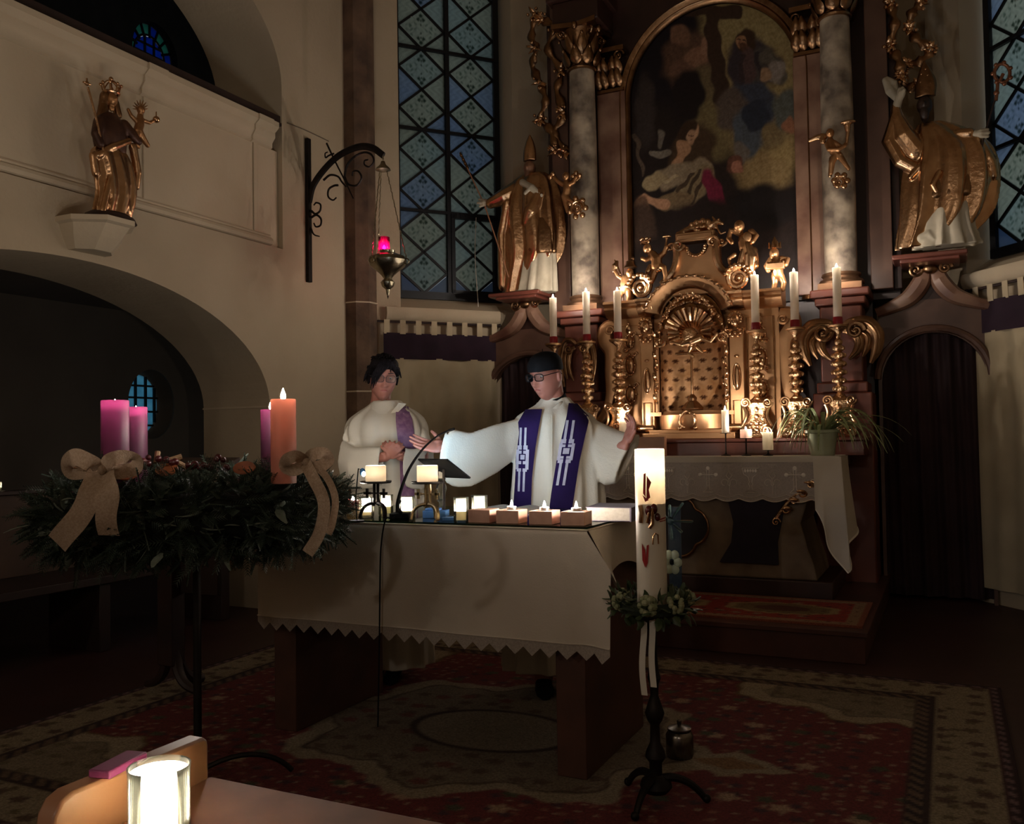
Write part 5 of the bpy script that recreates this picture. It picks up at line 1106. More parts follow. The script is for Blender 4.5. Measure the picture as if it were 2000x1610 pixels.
# ================================================================== LATTICE WINDOWS
def pane_paint(kind):
    def fn(co):
        x, z = co[:, 0], co[:, 2]; C = np.tile(H('e4ece2'), (len(x), 1)); C = C*(.9+.12*np.sin(x*90+3*np.sin(z*60)))[:, None]
        def tre(cx, cz, s, ang, col='4c5e52'):
            nonlocal C
            c, q = math.cos(ang), math.sin(ang); dx, dz = (x-cx)*c+(z-cz)*q, -(x-cx)*q+(z-cz)*c
            for ox, oz, r in ((0, s*.85, s*.42), (-s*.55, s*.15, s*.36), (s*.55, s*.15, s*.36), (0, -s*.2, s*.22), (0, -s*.75, s*.2)): C = blend(C, (r-np.hypot(dx-ox, dz-oz))*300, col)
        def arcl(cx, cz, r, w_=.0035, col='8ca094'):
            nonlocal C; C = blend(C, (w_-np.abs(np.hypot(x-cx, z-cz)-r))*400, col)
        if kind == 0:
            tre(0, .082, .052, 0); tre(0, -.082, .052, math.pi)
            for sg in (-1, 1): arcl(sg*.075, .02, .035); arcl(sg*.075, -.04, .03); arcl(sg*.12, 0, .03)
        else:
            tre(kind*.07, 0, .052, kind*math.pi/2); arcl(kind*.03, .07, .03); arcl(kind*.03, -.07, .03)
        return C
    return fn
PANE = [mat('pane_'+n, a, c, rough=.35, scale=2.2, attr='paint', trans=.80, contrast=.8, bump=.3, bscale=60) for n, a, c in (('greygreen', 'b2b6ae', 'c2c2b2'), ('blue', '8a9ed0', 'a6b2c8'), ('teal', 'a6b8be', 'b6bcb4'))]
HALFW, CH = .218, .385
def pane_mesh(name, kind, hw, hh):
    b = MB()
    if kind == 0: b.grid(lambda u_, v_: ((u_-v_)*hw, 0, (u_+v_-1)*hh), 18, 18)
    else: b.grid(lambda u_, v_: (-kind*hw*u_, 0, (2*v_-1)*hh*(1-u_)+0), 14, 16)   # upright edge at x = 0, point towards -kind
    me = b.mesh(name, recalc=False); vcol(me, pane_paint(kind)); return me
def lattice(name, label, P0, d, nn, s0, s1, zb, nrow, cas=True):
    """two-light leaded window: s along the wall, zb bottom"""
    w_ = s1-s0; org = P0+d*s0; win = thing(name, label, 'window', (org[0], org[1], zb), kind='structure'); rz = math.atan2(d[1], d[0]); ztop = zb+.05+nrow*CH
    Q = lambda s, z, o=0.: P0+d*(s0+s)+nn*o+np.array([0, 0, z])
    def bar(a, b_, w0, t0, nm, o=0.):
        a3, b3 = Q(a[0], a[1], o), Q(b_[0], b_[1], o); m = MB(); ax = (b3-a3)/np.linalg.norm(b3-a3); sd = np.cross(ax, nn); sd /= np.linalg.norm(sd)
        m.prism([a3+sd*w0-nn*t0, a3-sd*w0-nn*t0, a3-sd*w0+nn*t0, a3+sd*w0+nn*t0], b3-a3); return m.build(nm, M_FRAME, win, smooth=False)
    bar((.025, zb), (.025, ztop), .028, .03, 'frame_side'); bar((w_-.025, zb), (w_-.025, ztop), .028, .03, 'frame_side'); bar((w_/2, zb), (w_/2, ztop), .020, .028, 'mullion'); bar((0, zb+.025), (w_, zb+.025), .035, .035, 'frame_bottom')
    for k in range(1, nrow//2+1): bar((0, zb+.05+2*k*CH), (w_, zb+.05+2*k*CH), .014, .032, 'crossbar')
    lw = (w_/2-.053-.020)/2; z00 = zb+.05
    full = pane_mesh('pane_diamond', 0, lw-.012, CH/2-.012); tl = pane_mesh('pane_tri', -1, lw-.012, CH/2-.016); tr = pane_mesh('pane_tri', 1, lw-.012, CH/2-.016)
    for me in (full, tl, tr): me.materials.append(PANE[0])
    rnd = random.Random(5)
    for L_, c in enumerate((.053+lw, w_/2+.020+lw)):
        for r in range(nrow):
            zc = z00+(r+.5)*CH
            o = bpy.data.objects.new('pane', full.copy() if False else full); COL.objects.link(o); o.parent = win; o.location = Vector(Q(c, zc, .0)-np.array(win.location)); o.rotation_euler = (0, 0, rz)
            o.material_slots[0].link = 'OBJECT'; o.material_slots[0].material = PANE[rnd.choice((0, 0, 0, 0, 2, 2, 1))]
            for sg, me in ((-1, tl), (1, tr)):
                z2 = z00+(r+1)*CH if r < nrow-1 else None
                if z2 is None: continue
                o = bpy.data.objects.new('pane', me); COL.objects.link(o); o.parent = win; o.location = Vector(Q(c+sg*(lw-.002), z2, .0)-np.array(win.location)); o.rotation_euler = (0, 0, rz)
                o.material_slots[0].link = 'OBJECT'; o.material_slots[0].material = PANE[rnd.choice((0, 0, 0, 2, 2, 2, 1))]
            for sg in (-1, 1):
                bar((c+sg*lw, zc), (c, zc+CH/2), .011, .010, 'lead_came', -.004); bar((c+sg*lw, zc), (c, zc-CH/2), .011, .010, 'lead_came', -.004)
    # small bottom corner panes
    for c in (.053+lw, w_/2+.020+lw):
        for sg in (-1, 1):
            m = MB(); m.prism([Q(c+sg*lw, z00), Q(c+sg*.02, z00), Q(c+sg*lw, z00+CH/2-.02)], nn*.004); me = m.mesh('pane', tuple(win.location)); vcol(me, lambda co: np.tile(H('e4ece2'), (len(co), 1))); finish('pane', me, PANE[1], win, False)
    if cas:   # opening sash in one light
        a0, a1 = w_/2+.02, w_-.053
        for A_, B_ in (((a0+.015, zb+.06), (a0+.015, z00+2*CH)), ((a1-.012, zb+.06), (a1-.012, z00+2*CH)), ((a0, zb+.07), (a1, zb+.07)), ((a0, z00+2*CH-.03), (a1, z00+2*CH-.03))): bar(A_, B_, .018, .03, 'sash', -.012)
    return win
M_FRAME = mat('leaded_frame', '14161c', '0e1014', rough=.5, metal=.2, scale=20)
lattice('window_3', 'tall two-light leaded window of painted diamond panes beside the lamp bracket', PL, dL, nL, sL0, sL1, 2.60, 9)
lattice('window_4', 'tall leaded diamond-pane window beside the statue with the crozier', PR, dR, nR, sR0, sR1, 2.60, 9, False)
# dark outer edge strip between glass and plaster is the frame; pull rope of the sash
pr = PP(930, 425, PL-nL*.06, nL); pe = PP(928, 602, LA, nL)-nL*.08
b = MB(); b.tube(crom([pr, PP(928, 500, PL-nL*.08, nL), pe], 6), .0035, 5); tag(b.build('pull_cord', M_WHITE), 'thin pale cord hanging from the window sash', 'cord')

# ================================================================== WALL CURTAINS below the windows
def wall_curtain(label, A, d, nn, sa, sb, group, ntab):
    A = np.array(A, float); L = sb-sa; o0 = A+d*sa-nn*.05; t = thing('wall_curtain', label, 'curtain', (o0[0], o0[1], 0.1), group)
    W = lambda s, z, o: A+d*s-nn*o+np.array([0, 0, z])
    b = MB(); b.tube([W(sa-.07, 2.335, .06), W(sb+.03, 2.335, .06)], .011, 8); b.ell(W(sa-.07, 2.335, .06), .018, 10, 8); b.ell(W(sb+.03, 2.335, .06), .018, 10, 8); b.build('rod', M_WOODD, t)
    for i in range(ntab):
        s = sa+.03+(L-.06)*i/(ntab-1); b = MB(); h = .026
        b.tube([W(s, 2.225, .064), W(s, 2.345, .074)], h, 4, flat=.12, up=nn); 
        b = MB(); b.prism([W(s-h, 2.225, .070), W(s+h, 2.225, .070), W(s+h, 2.35, .076), W(s-h, 2.35, .076)], nn*.004); b.build('tab', mat('tab_cloth', 'c4b394', 'b3a284', rough=.9), t, smooth=False)
    b = MB(); b.grid(lambda u_, v_: W(sa+L*u_, 2.0+.235*v_, .065+.006*math.sin(u_*31)+.004*math.sin(u_*12)), 40, 4); b.build('purple_valance', M_DKPURP, t, recalc=False, ang=180)
    b = MB(); b.grid(lambda u_, v_: W(sa+L*u_, .12+1.89*v_, .055+.010*math.sin(u_*17)+.006*math.sin(u_*41+1)), 60, 6); b.build('cream_drape', M_CREAM, t, recalc=False, ang=180)
def s_of(x, y, A, d, nn): return float((PP(x, y, A, nn)-A) @ d)
wall_curtain('cream wall hanging with purple band and tabs under the window, behind the clergy', LA, dL, nL, s_of(745, 660, LA, dL, nL), s_of(966, 680, LA, dL, nL), 'tabbed wall hangings under the windows', 8)
wall_curtain('cream wall hanging with purple band beside the curtained doorway', RA, dR, nR, s_of(1916, 600, RA, dR, nR), 1.1, 'tabbed wall hangings under the windows', 9)

# ================================================================== SANCTUARY LAMP
YB = PX(599, 400, XW)[1]
br = thing('lamp_bracket', 'black wrought-iron wall bracket with scrolls holding the sanctuary lamp', 'bracket', (XW, YB, 2.9))
T = lambda x, y: PY(x, y, YB)
p0, p1 = PX(599, 272, XW), PX(601, 552, XW); b = MB(); b.b2((XW, YB-.022, p1[2]), (XW+.035, YB+.022, p0[2])); b.build('wall_bar', M_IRON, br, bevel=.004)
kb = kpx(T(700, 300))
b = MB(); cv = crom([T(603, 395), T(612, 362), T(636, 328), T(665, 302), T(700, 287), T(727, 289), T(749, 304)], 7); b.tube(cv, [kb*(8.5-2.2*i/len(cv)) for i in range(len(cv))], 8, flat=.5, up=(0, 1, 0)); b.build('curved_arm', M_IRON, br)
def scr(pts, r=.010): b = MB(); P = crom([T(x, y) for x, y in pts], 6); b.tube(P, [r*(1-.4*i/len(P)) for i in range(len(P))], 7); b.build('scroll', M_IRON, br)
scr([(673, 345), (677, 325), (690, 308), (710, 298), (725, 302), (730, 315), (722, 326), (712, 322), (712, 314), (719, 312)])
scr([(673, 345), (680, 360), (697, 362), (706, 348), (700, 335), (690, 335), (688, 344)])
scr([(632, 352), (645, 342), (660, 345), (668, 356), (676, 365)])
scr([(660, 362), (652, 363), (642, 370), (641, 384), (650, 391), (657, 386)])
scr([(608, 412), (616, 418), (625, 412), (626, 400), (618, 396), (613, 401)])
scr([(608, 425), (618, 420), (627, 428), (626, 440), (617, 443), (613, 436)])
scr([(607, 445), (613, 458), (624, 462)], .008)
scr([(638, 280), (652, 310), (672, 350), (690, 388)], .008)
scr([(652, 300), (642, 304), (636, 308), (635, 300), (640, 297)], .008)
sl = thing('sanctuary_lamp', 'brass hanging sanctuary lamp with glowing red glass on chains', 'lamp', T(750, 318)); LC = T(756, 500); k = kpx(LC); lx, lz = LC[0], lambda y: T(756, y)[2]
b = MB(); b.tube([T(748, 304), T(748, 312)], .006, 6); b.lathe([(.0001, lz(312)), (.015, lz(314)), (.022, lz(320)), (.055, lz(328)), (.06, lz(331)), (.03, lz(334)), (.0001, lz(334))], (T(748, 320)[0], YB, 0), 20); b.build('canopy', M_BRASS, sl)
LB = np.array([T(757, 520)[0], YB, 0])
b = MB(); b.lathe([(.0001, lz(580)), (.012, lz(575)), (.016, lz(566)), (.045, lz(560)), (.055, lz(552)), (.03, lz(545)), (.05, lz(538)), (.085, lz(530)), (.135, lz(520)), (.150, lz(510)), (.14, lz(503)), (.09, lz(498)), (.055, lz(494)), (.06, lz(490)), (.04, lz(489))], LB, 28, lobes=8, amp=.03); b.build('bowl', M_BRASS, sl)
b = MB(); b.lathe([(.0001, -.02), (.006, 0), (.004, .02)], LB+(0, 0, lz(580)), 8); b.build('finial', M_IRON, sl)
M_RED = glass('red_glass', '9a1858', rough=.1, alpha=.82); GB = np.array([LB[0]-.03, YB, 0])
b = MB(); b.lathe([(.0001, lz(491)), (.04, lz(491)), (.044, lz(489)), (.044, lz(463)), (.041, lz(463)), (.040, lz(488)), (.0001, lz(489.5))], GB, 24); b.build('red_glass', M_RED, sl)
b = MB(); flame_mb(b, GB+(0, 0, lz(486)), .034, .013); b.build('flame', emis('lamp_flame', (1, .74, .76), 1300), sl)
for a, nm in ((2.7, 0), (.25, 1), (4.4, 2)):
    e = LB+np.array([.155*math.cos(a), .155*math.sin(a), lz(508)]); top = np.array([T(748, 330)[0]+.03*math.cos(a), YB+.03*math.sin(a), lz(331)])
    b = MB(); n = 46; P = [top+(e-top)*i/n+np.array([.0025*(-1)**i, .0025*(-1)**(i//2), 0]) for i in range(n+1)]; b.tube(P, .0042, 5); b.tube([e+np.array([.022*math.cos(t), 0, .022*math.sin(t)-.02]) for t in np.linspace(0, 6.28, 12)], .005, 5); b.build('chain', M_BRASS, sl)
b = MB(); b.tube(crom([PX(561, 240, XW+.008), PX(600, 256, XW+.008), PX(642, 276, XW+.008)], 5), .004, 5); tag(b.build('wall_cable', mat('grey_wire', '6a5c4c', None)), 'thin wire running along the plaster above the iron bracket', 'cable')
# ================================================================== ADVENT WREATH
WC = np.array([-2.53, 2.50, 1.03]); WR, Wr = .42, .135
wr = thing('advent_wreath', 'large dark fir advent wreath with burlap bows on a black iron stand', 'wreath', (WC[0], WC[1], 0))
b = MB(); b.tube([WC+np.array([WR*math.cos(a), WR*math.sin(a), 0]) for a in np.linspace(0, 2*math.pi, 49)], .085, 12); b.build('straw_core', mat('wreath_core', '10140d', '0b0e09', rough=1), wr)
M_FIR = mat('fir_green', '27342a', '384638', rough=.6, scale=40); M_FROST = mat('frosted_leaf', '828c80', '687264', rough=.7, scale=40)
def torus_pt(a, t, r): return WC+np.array([(WR+r*math.cos(t))*math.cos(a), (WR+r*math.cos(t))*math.sin(a), r*math.sin(t)]), np.array([math.cos(t)*math.cos(a), math.cos(t)*math.sin(a), math.sin(t)])
lb, fb = MB(), MB()
rg = np.random.default_rng(3)
for i in range(3000):
    a, t = rg.uniform(0, 2*math.pi), rg.uniform(0, 2*math.pi); p, nv = torus_pt(a, t, rg.uniform(.07, .125)); tang = np.array([-math.sin(a), math.cos(a), 0])
    dv = nv*rg.uniform(.3, 1)+tang*rg.normal(0, .7)+rg.normal(0, .35, 3)+np.array([0, 0, -.15]); dv /= np.linalg.norm(dv); L = rg.uniform(.05, .11); sd = np.cross(dv, rg.normal(0, 1, 3)); sd /= np.linalg.norm(sd)
    q = lb if rg.random() > .07 else fb
    if (p+dv*L)[1] > 3.035 and p[0] > -2.8: continue
    if q is fb: leaf(q, p, p+dv*L*.9, sd*.01, .014, .15, 5); continue
    n = 9
    for j in range(n):
        c = p+dv*L*(.15+.85*j/n); w_ = .021*(1-.5*j/n)
        for sg in (-1, 1):
            e = c+sd*sg*w_+dv*.016; h = np.cross(sd, dv)*.0022
            q.add([c-dv*.002, c+dv*.0022, e+h, e-h], [(0, 1, 2), (0, 2, 3)])
    q.add([p, p+sd*.0016, p+dv*L, p+dv*L-sd*.001], [(0, 1, 2, 3)])
o = lb.build('fir_twigs', M_FIR, wr, smooth=False, recalc=False); o['kind'] = 'stuff'
o = fb.build('frosted_leaves', M_FROST, wr, recalc=False); o['kind'] = 'stuff'
M_ORANGE = mat('dried_orange', 'a8623a', '8a4a28', rough=.6, scale=30); M_BERRY = mat('dark_berry', '5c1e22', '3e1418', rough=.3, scale=20)
for (x, y, dp) in ((477, 914, 3.05), (325, 918, 3.0), (250, 925, 2.95)):
    p = PD(x, y, dp); b = MB(); b.lathe([(.0001, -.003), (.036, -.003), (.038, 0), (.036, .003), (.0001, .003)], p, 20, axis=np.array(Matrix.Rotation(.5, 3, 'X') @ Matrix.Rotation(.3, 3, 'Y'))); b.build('orange_slice', M_ORANGE, wr)
for i in range(26):
    x = rg.uniform(270, 460); p = PD(x, 905+rg.normal(0, 7), rg.uniform(3.0, 3.2)); b = MB(); b.ell(p, rg.uniform(.009, .014), 8, 6); b.build('berry', M_BERRY, wr)
for (x, y, dx, dy) in ((330, 900, 25, -8), (305, 905, 3, -22), (345, 903, 18, 10)):
    b = MB(); b.tube([PD(x, y, 3.1), PD(x+dx, y+dy, 3.12)], .010, 8); b.build('cinnamon_stick', mat('pale_stick', '9a7c5c', '86684a', rough=.8, scale=30), wr)
M_BURL = mat('burlap', 'c0a890', 'a98f76', rough=.95, scale=160, bump=.5, bscale=300, trans=.15)
def ribbon(pts, w_, name='bow_tail', tw=0.):
    """pts (x, y, distance); ribbon of pixel width w_ facing the nave"""
    C_ = crom(pts, 8); P = [PD(*q) for q in C_]; b = MB(); n = len(P)
    def fn(u_, v_):
        i = min(n-1, int(round(v_*(n-1)))); t = P[min(i+1, n-1)]-P[max(i-1, 0)]; t /= np.linalg.norm(t); sd = np.cross(t, -FW); sd /= np.linalg.norm(sd)+1e-9
        k = C_[i][2]/F; return P[i]+sd*(u_-.5)*w_*k+(-FW)*.010*math.sin(v_*9+tw)*(.3+abs(u_-.5))
    b.grid(fn, 4, n-1); b.build(name, M_BURL, wr, recalc=False, ang=180)
ribbon([(192, 922, 2.80), (175, 965, 2.74), (150, 1015, 2.74), (112, 1062, 2.77)], 46); ribbon([(206, 926, 2.78), (212, 960, 2.73), (207, 1000, 2.73), (214, 1046, 2.76)], 42)
ribbon([(198, 915, 2.82), (180, 905, 2.78), (150, 893, 2.80), (132, 903, 2.86), (140, 920, 2.90), (170, 918, 2.88), (198, 918, 2.85)], 34, 'bow_loop'); ribbon([(204, 918, 2.80), (215, 900, 2.76), (240, 893, 2.78), (264, 900, 2.83), (262, 915, 2.88), (235, 922, 2.88), (206, 920, 2.84)], 28, 'bow_loop')
ribbon([(598, 905, 2.86), (612, 935, 2.80), (632, 985, 2.80), (625, 1040, 2.84), (600, 1082, 2.88)], 24, tw=1); ribbon([(606, 905, 2.90), (635, 930, 2.86), (655, 975, 2.86), (650, 1020, 2.88), (640, 1044, 2.90)], 14, tw=2)
ribbon([(598, 902, 2.9), (580, 892, 2.86), (560, 898, 2.86), (556, 912, 2.9), (575, 918, 2.92), (596, 908, 2.9)], 24, 'bow_loop'); ribbon([(600, 902, 2.9), (612, 888, 2.88), (632, 886, 2.9), (640, 900, 2.94), (622, 912, 2.95), (602, 906, 2.92)], 24, 'bow_loop')
b = MB(); b.ell(PD(200, 918, 2.79), (.014, .014, .016), 10, 8); b.build('bow_knot', M_BURL, wr); b = MB(); b.ell(PD(599, 904, 2.86), (.013, .013, .015), 10, 8); b.build('bow_knot', M_BURL, wr)
# stand
b = MB(); b.tube([(WC[0], WC[1], .03), (WC[0], WC[1], .93)], .015, 10); b.lathe([(.0001, .03), (.03, .03), (.034, .05), (.02, .08), (.015, .1)], (WC[0], WC[1], 0), 16); b.build('pole', M_IRON, wr)
b = MB(); b.tube([WC+np.array([WR*math.cos(a), WR*math.sin(a), -.105]) for a in np.linspace(0, 2*math.pi, 33)], .009, 8)
for k in range(4): a = k*math.pi/2+.4; b.tube([(WC[0], WC[1], .925), WC+np.array([WR*math.cos(a), WR*math.sin(a), -.105])], .008, 8)
b.build('ring_support', M_IRON, wr)
for k in range(4): a = k*math.pi/2+.8; dv = np.array([math.cos(a), math.sin(a), 0]); b = MB(); b.tube(bez((WC[0], WC[1], .06), np.array([WC[0], WC[1], .14])+dv*.15, np.array([WC[0], WC[1], .10])+dv*.28, np.array([WC[0], WC[1], .022])+dv*.34, 12), .010, 8); b.build('foot', M_IRON, wr)
for (x, yt, yb, dp, wax, lab, lit, r) in ((225, 782, 902, 2.98, M_WAXP, 'thick purple advent candle behind the burlap bow', True, .044), (266, 795, 900, 3.34, M_WAXP, 'purple advent candle standing close behind another purple one', True, .040), (554, 780, 898, 3.02, M_WAXK, 'salmon pink advent candle with a tall flame', True, .042), (531, 800, 890, 3.36, M_WAXP, 'purple advent candle half hidden behind the salmon one', True, .040)):
    q = PD(x, yb, dp); top = PD(x, yt, dp); zb_ = 1.14; cupd = .034 if 'salmon' not in lab else .008
    candle(lab, (q[0], q[1], zb_), r, top[2]-zb_, wax, cup=cupd if lit else .012, name='advent_candle', wall=.006, fh=.032 if 'salmon' not in lab else .04, fr=.009)
# ================================================================== LECTERN, BENCH, PEW
lb_ = np.array([PZ(335, 1360, 0)[0], PZ(335, 1360, 0)[1], 0]); le = thing('lectern', 'dark wooden lectern on a split curved foot behind the wreath', 'lectern', lb_); X, Y_ = lb_[0], lb_[1]
b = MB(); b.box((X, Y_, .62), (.10, .09, .92)); b.build('post', M_WOODD, le, bevel=.006)
for sg in (-1, 1): b = MB(); b.tube(bez((X+sg*.02, Y_, .30), (X+sg*.03, Y_, .12), (X+sg*.06, Y_, .06), (X+sg*.17, Y_, .045), 12), [.034-.001*i for i in range(12)], 8, flat=.8); b.build('curved_foot', M_WOODD, le)
b = MB(); b.tube(bez((X, Y_+.02, .30), (X, Y_+.05, .1), (X, Y_+.1, .05), (X, Y_+.2, .046), 12), .03, 8); b.build('curved_foot', M_WOODD, le)
b = MB(); b.box((X+.16, Y_+.03, .70), (.28, .03, .36)); b.build('front_board', M_WOODD, le, bevel=.004)
b = MB(); b.prism([(X-.22, Y_-.16, 1.06), (X+.30, Y_-.16, 1.06), (X+.30, Y_+.18, 1.18), (X-.22, Y_+.18, 1.18)], (0, 0, .025)); b.build('book_rest', M_WOODD, le, bevel=.004)
bn = thing('choir_bench', 'dark wooden bench with tall back standing under the low arch', 'bench', (-4.95, 3.6, 0))
b = MB(); b.b2((-5.20, 2.1, .42), (-4.70, 5.1, .47)); b.build('seat', M_WOODD, bn, bevel=.005)
b = MB(); b.b2((-5.24, 2.1, .47), (-5.20, 5.1, .98)); b.build('back', mat('bench_back', '4a3424', '3a281c', rough=.6, scale=3), bn, bevel=.005)
b = MB(); b.b2((-5.28, 2.1, .98), (-5.16, 5.1, 1.005)); b.build('top_rail', M_WOODD, bn, bevel=.004)
for y in (2.2, 3.06, 3.92, 4.95): b = MB(); b.b2((-5.20, y-.04, 0), (-4.73, y+.04, .42)); b.build('leg', M_WOODD, bn, bevel=.005)
pv = PX(3, 975, -5.21); votive('small bright votive light on the bench rail under the arch', 0, 0, .03, .06, .4, 'bench_votive', B=(-5.215, pv[1]-.03, 1.0055), fl=.022)
# front pew with its candle
pw = thing('front_pew', 'light brown wooden pew desk with rounded end board', 'pew', (-.6, .75, 0)); XE = -.914
pt = [(.20, .0), (.20, .80), (.42, .858), (.455, .874), (.50, .881), (.92, .881), (.925, .876), (.925, .0)]
A0 = PX(100, 1585, XE)[1]
yy0 = A0; prf = [(yy0+.02, 0), (yy0, .05), (yy0, .84), (yy0+.004, .862), (yy0+.014, .876), (yy0+.03, .882), (.915, .882), (.921, .878), (.923, .870), (.923, 0)]
b = MB(); b.prism([(XE-.03, y, z) for y, z in prf], (.03, 0, 0)); b.build('end_board', M_WOODL, pw, bevel=.004)
b = MB(); b.prism([(XE, .42, .805), (XE, .925, .828), (XE, .925, .803), (XE, .42, .780)], (1.75, 0, 0)); b.build('desk_top', M_PEW, pw, bevel=.004)
b = MB(); b.b2((XE, .90, .0), (XE+1.75, .92, .80)); b.build('front_panel', M_PEW, pw)
vz = .805+.023*(.757-.42)/.505+.0005; votive('large glowing glass votive on the wooden pew desk', 0, 0, .034, .088, .28, 'pew_votive', B=(-.826, .757, vz+.0015), fl=.04, fr=.009, fmat=M_FLAME)
hn = PX(245, 1490, XE+.01); b = MB(); b.box((XE-.012, PX(245, 1490, XE)[1], .8875), (.03, .07, .010), .2); tag(b.build('pink_booklet', mat('pink_cover', '8a3a6c', None, rough=.5), bevel=.002), 'small pink booklet lying on the pew end board', 'booklet')
# ================================================================== PEOPLE
def head_pts(nu=64, nv=52, female=False):
    """head in its own frame: x sideways, y towards the face, z up; origin at the head's middle"""
    V = []
    for j in range(nv+1):
        ph = -math.pi/2+math.pi*j/nv
        for i in range(nu):
            th = 2*math.pi*i/nu; sx, sy, sz = math.cos(ph)*math.sin(th), math.cos(ph)*math.cos(th), math.sin(ph)
            x, y, z = .074*sx, .094*sy, .118*sz
            t = max(0, min(1, (-z-.005)/.10)); x *= 1-(.34 if female else .28)*t**1.3
            if y < 0: y *= 1-.30*t
            else: y = y*(1-.03*t)+.004*t
            if z > .03: y *= 1+.06*(z-.03)/.09 if y < 0 else 1
            if y > .02:
                g = lambda cx, cz, w_, h_: math.exp(-((abs(x)-cx)/w_)**2-((z-cz)/h_)**2)
                f = min(1, (y-.02)/.04); d = 0
                nz = max(0, min(1, (.034-z)/.055)) if z > -.024 else max(0, 1-(-.024-z)/.012)
                d += .027*nz**1.1*math.exp(-(x/(.008+.007*nz))**2)                                # nose
                d += .006*math.exp(-((abs(x)-.011)/.006)**2-((z+.021)/.007)**2)                     # nostrils' wings
                d -= .011*g(.031, .022, .016, .011); d += .005*g(.031, .021, .011, .006)            # sockets, lids
                d += .005*g(.028, .041, .024, .008)                                               # brow
                d += .006*math.exp(-(x/.020)**2-((z+.048)/.006)**2)+.006*math.exp(-(x/.017)**2-((z+.060)/.006)**2)-.004*math.exp(-(x/.021)**2-((z+.0535)/.003)**2)
                d -= .004*math.exp(-(x/.02)**2-((z+.072)/.006)**2); d += .007*math.exp(-(x/.02)**2-((z+.093)/.014)**2)
                d += .004*g(.042, -.012, .018, .02)-.003*g(.040, -.05, .012, .02)
                y += d*f
            V.append((x, y, z))
    Fc = [(j*nu+i, j*nu+(i+1) % nu, (j+1)*nu+(i+1) % nu, (j+1)*nu+i) for j in range(nv) for i in range(nu)]
    return np.array(V), Fc
class Head:
    def __init__(s, c, yaw, pitch, roll=0., sc_=1., female=False):
        a = np.array([RT[0], RT[1], 0]); a /= np.linalg.norm(a); f = np.array([-FW[0], -FW[1], 0]); f /= np.linalg.norm(f); z = np.array([0, 0, 1.])
        fw = f*math.cos(yaw)+a*math.sin(yaw); sd = a*math.cos(yaw)-f*math.sin(yaw)
        fw2 = fw*math.cos(pitch)-z*math.sin(pitch); up = fw*math.sin(pitch)+z*math.cos(pitch)
        sd2 = sd*math.cos(roll)+up*math.sin(roll); up2 = -sd*math.sin(roll)+up*math.cos(roll)
        s.R = np.stack([sd2, fw2, up2], 1)*sc_; s.c = np.array(c, float); s.female = female
    def w(s, p): return s.c+s.R @ np.array(p, float)
    def add(s, b):
        V, Fc = head_pts(female=s.female); b.add([s.w(p) for p in V], Fc)
        for sg in (-1, 1):
            b.ell(s.w((sg*.074, -.012, .004)), (.010, .020, .032), 12, 9, s.R @ np.array(Matrix.Rotation(sg*-.35, 3, 'Z')))
        b.tube([s.w((0, -.03, -.03)), s.w((0, -.035, -.10)), s.w((0, -.045, -.18))], [.055, .052, .058], 16)
    def face(s, par, brow='2a1c16', lens='rect', frame=M_BLACK, lipc='a05a50', closed=True):
        m = mat('lips_'+lipc, lipc, None, rough=.4)
        b = MB(); b.tube([s.w((x, .0935-.30*x*x/.02*.9, -.0485+.002*math.cos(x*120))) for x in np.linspace(-.019, .019, 9)], [.001, .0028, .0036, .004, .0034, .004, .0036, .0028, .001], 7); b.build('lips', m, par)
        for sg in (-1, 1):
            b = MB(); b.ell(s.w((sg*.031, .0765, .0205)), (.0105, .0075, .0040), 12, 8, s.R); b.build('eye', mat('eye_white', 'cfc4bc', None, rough=.3), par)
            b = MB(); b.ell(s.w((sg*.0305, .0830, .0182)), (.0048, .0022, .0034), 10, 7, s.R); b.build('iris', mat('dark_iris', '1c1410', None, rough=.2), par)
            b = MB(); b.tube([s.w((sg*x, .086-.9*(x-.025)**2*9, .0435+.002*math.sin((x-.012)*70))) for x in np.linspace(.012, .048, 7)], [.001, .0025, .003, .003, .0026, .002, .001], 6); b.build('eyebrow', mat('brow_'+brow, brow, None), par)
    def glasses(s, par, frame, r=.0018, w_=.024, h_=.017):
        g = thing('eyeglasses', 'x', 'glasses')
        bpy.data.objects.remove(g)
        b = MB()
        for sg in (-1, 1):
            P = [s.w((sg*.031+w_*math.copysign(abs(math.cos(t))**.6, math.cos(t)), .103-.25*(abs(.031*sg+w_*math.cos(t)))**2*9, .018+h_*math.copysign(abs(math.sin(t))**.6, math.sin(t)))) for t in np.linspace(0, 2*math.pi, 25)]; b.tube(P, r, 6)
            b.tube([s.w((sg*(.031+w_), .095, .024)), s.w((sg*.078, .05, .026)), s.w((sg*.080, -.012, .024)), s.w((sg*.078, -.03, .008))], r*1.1, 6)
        b.tube([s.w((-.008, .1, .022)), s.w((0, .106, .025)), s.w((.008, .1, .022))], r, 6); fr = b.build('glasses_frame', frame, par)
        for sg in (-1, 1):
            b = MB(); b.prism([s.w((sg*.031+w_*.96*math.copysign(abs(math.cos(t))**.6, math.cos(t)), .102-.25*(abs(.031*sg+w_*math.cos(t)))**2*9, .018+h_*.96*math.copysign(abs(math.sin(t))**.6, math.sin(t)))) for t in np.linspace(0, 2*math.pi, 20, endpoint=False)], s.R @ np.array([0, .001, 0])); b.build('lens', glass('spectacle_lens', 'f2f4f4', alpha=.97), fr, smooth=False)
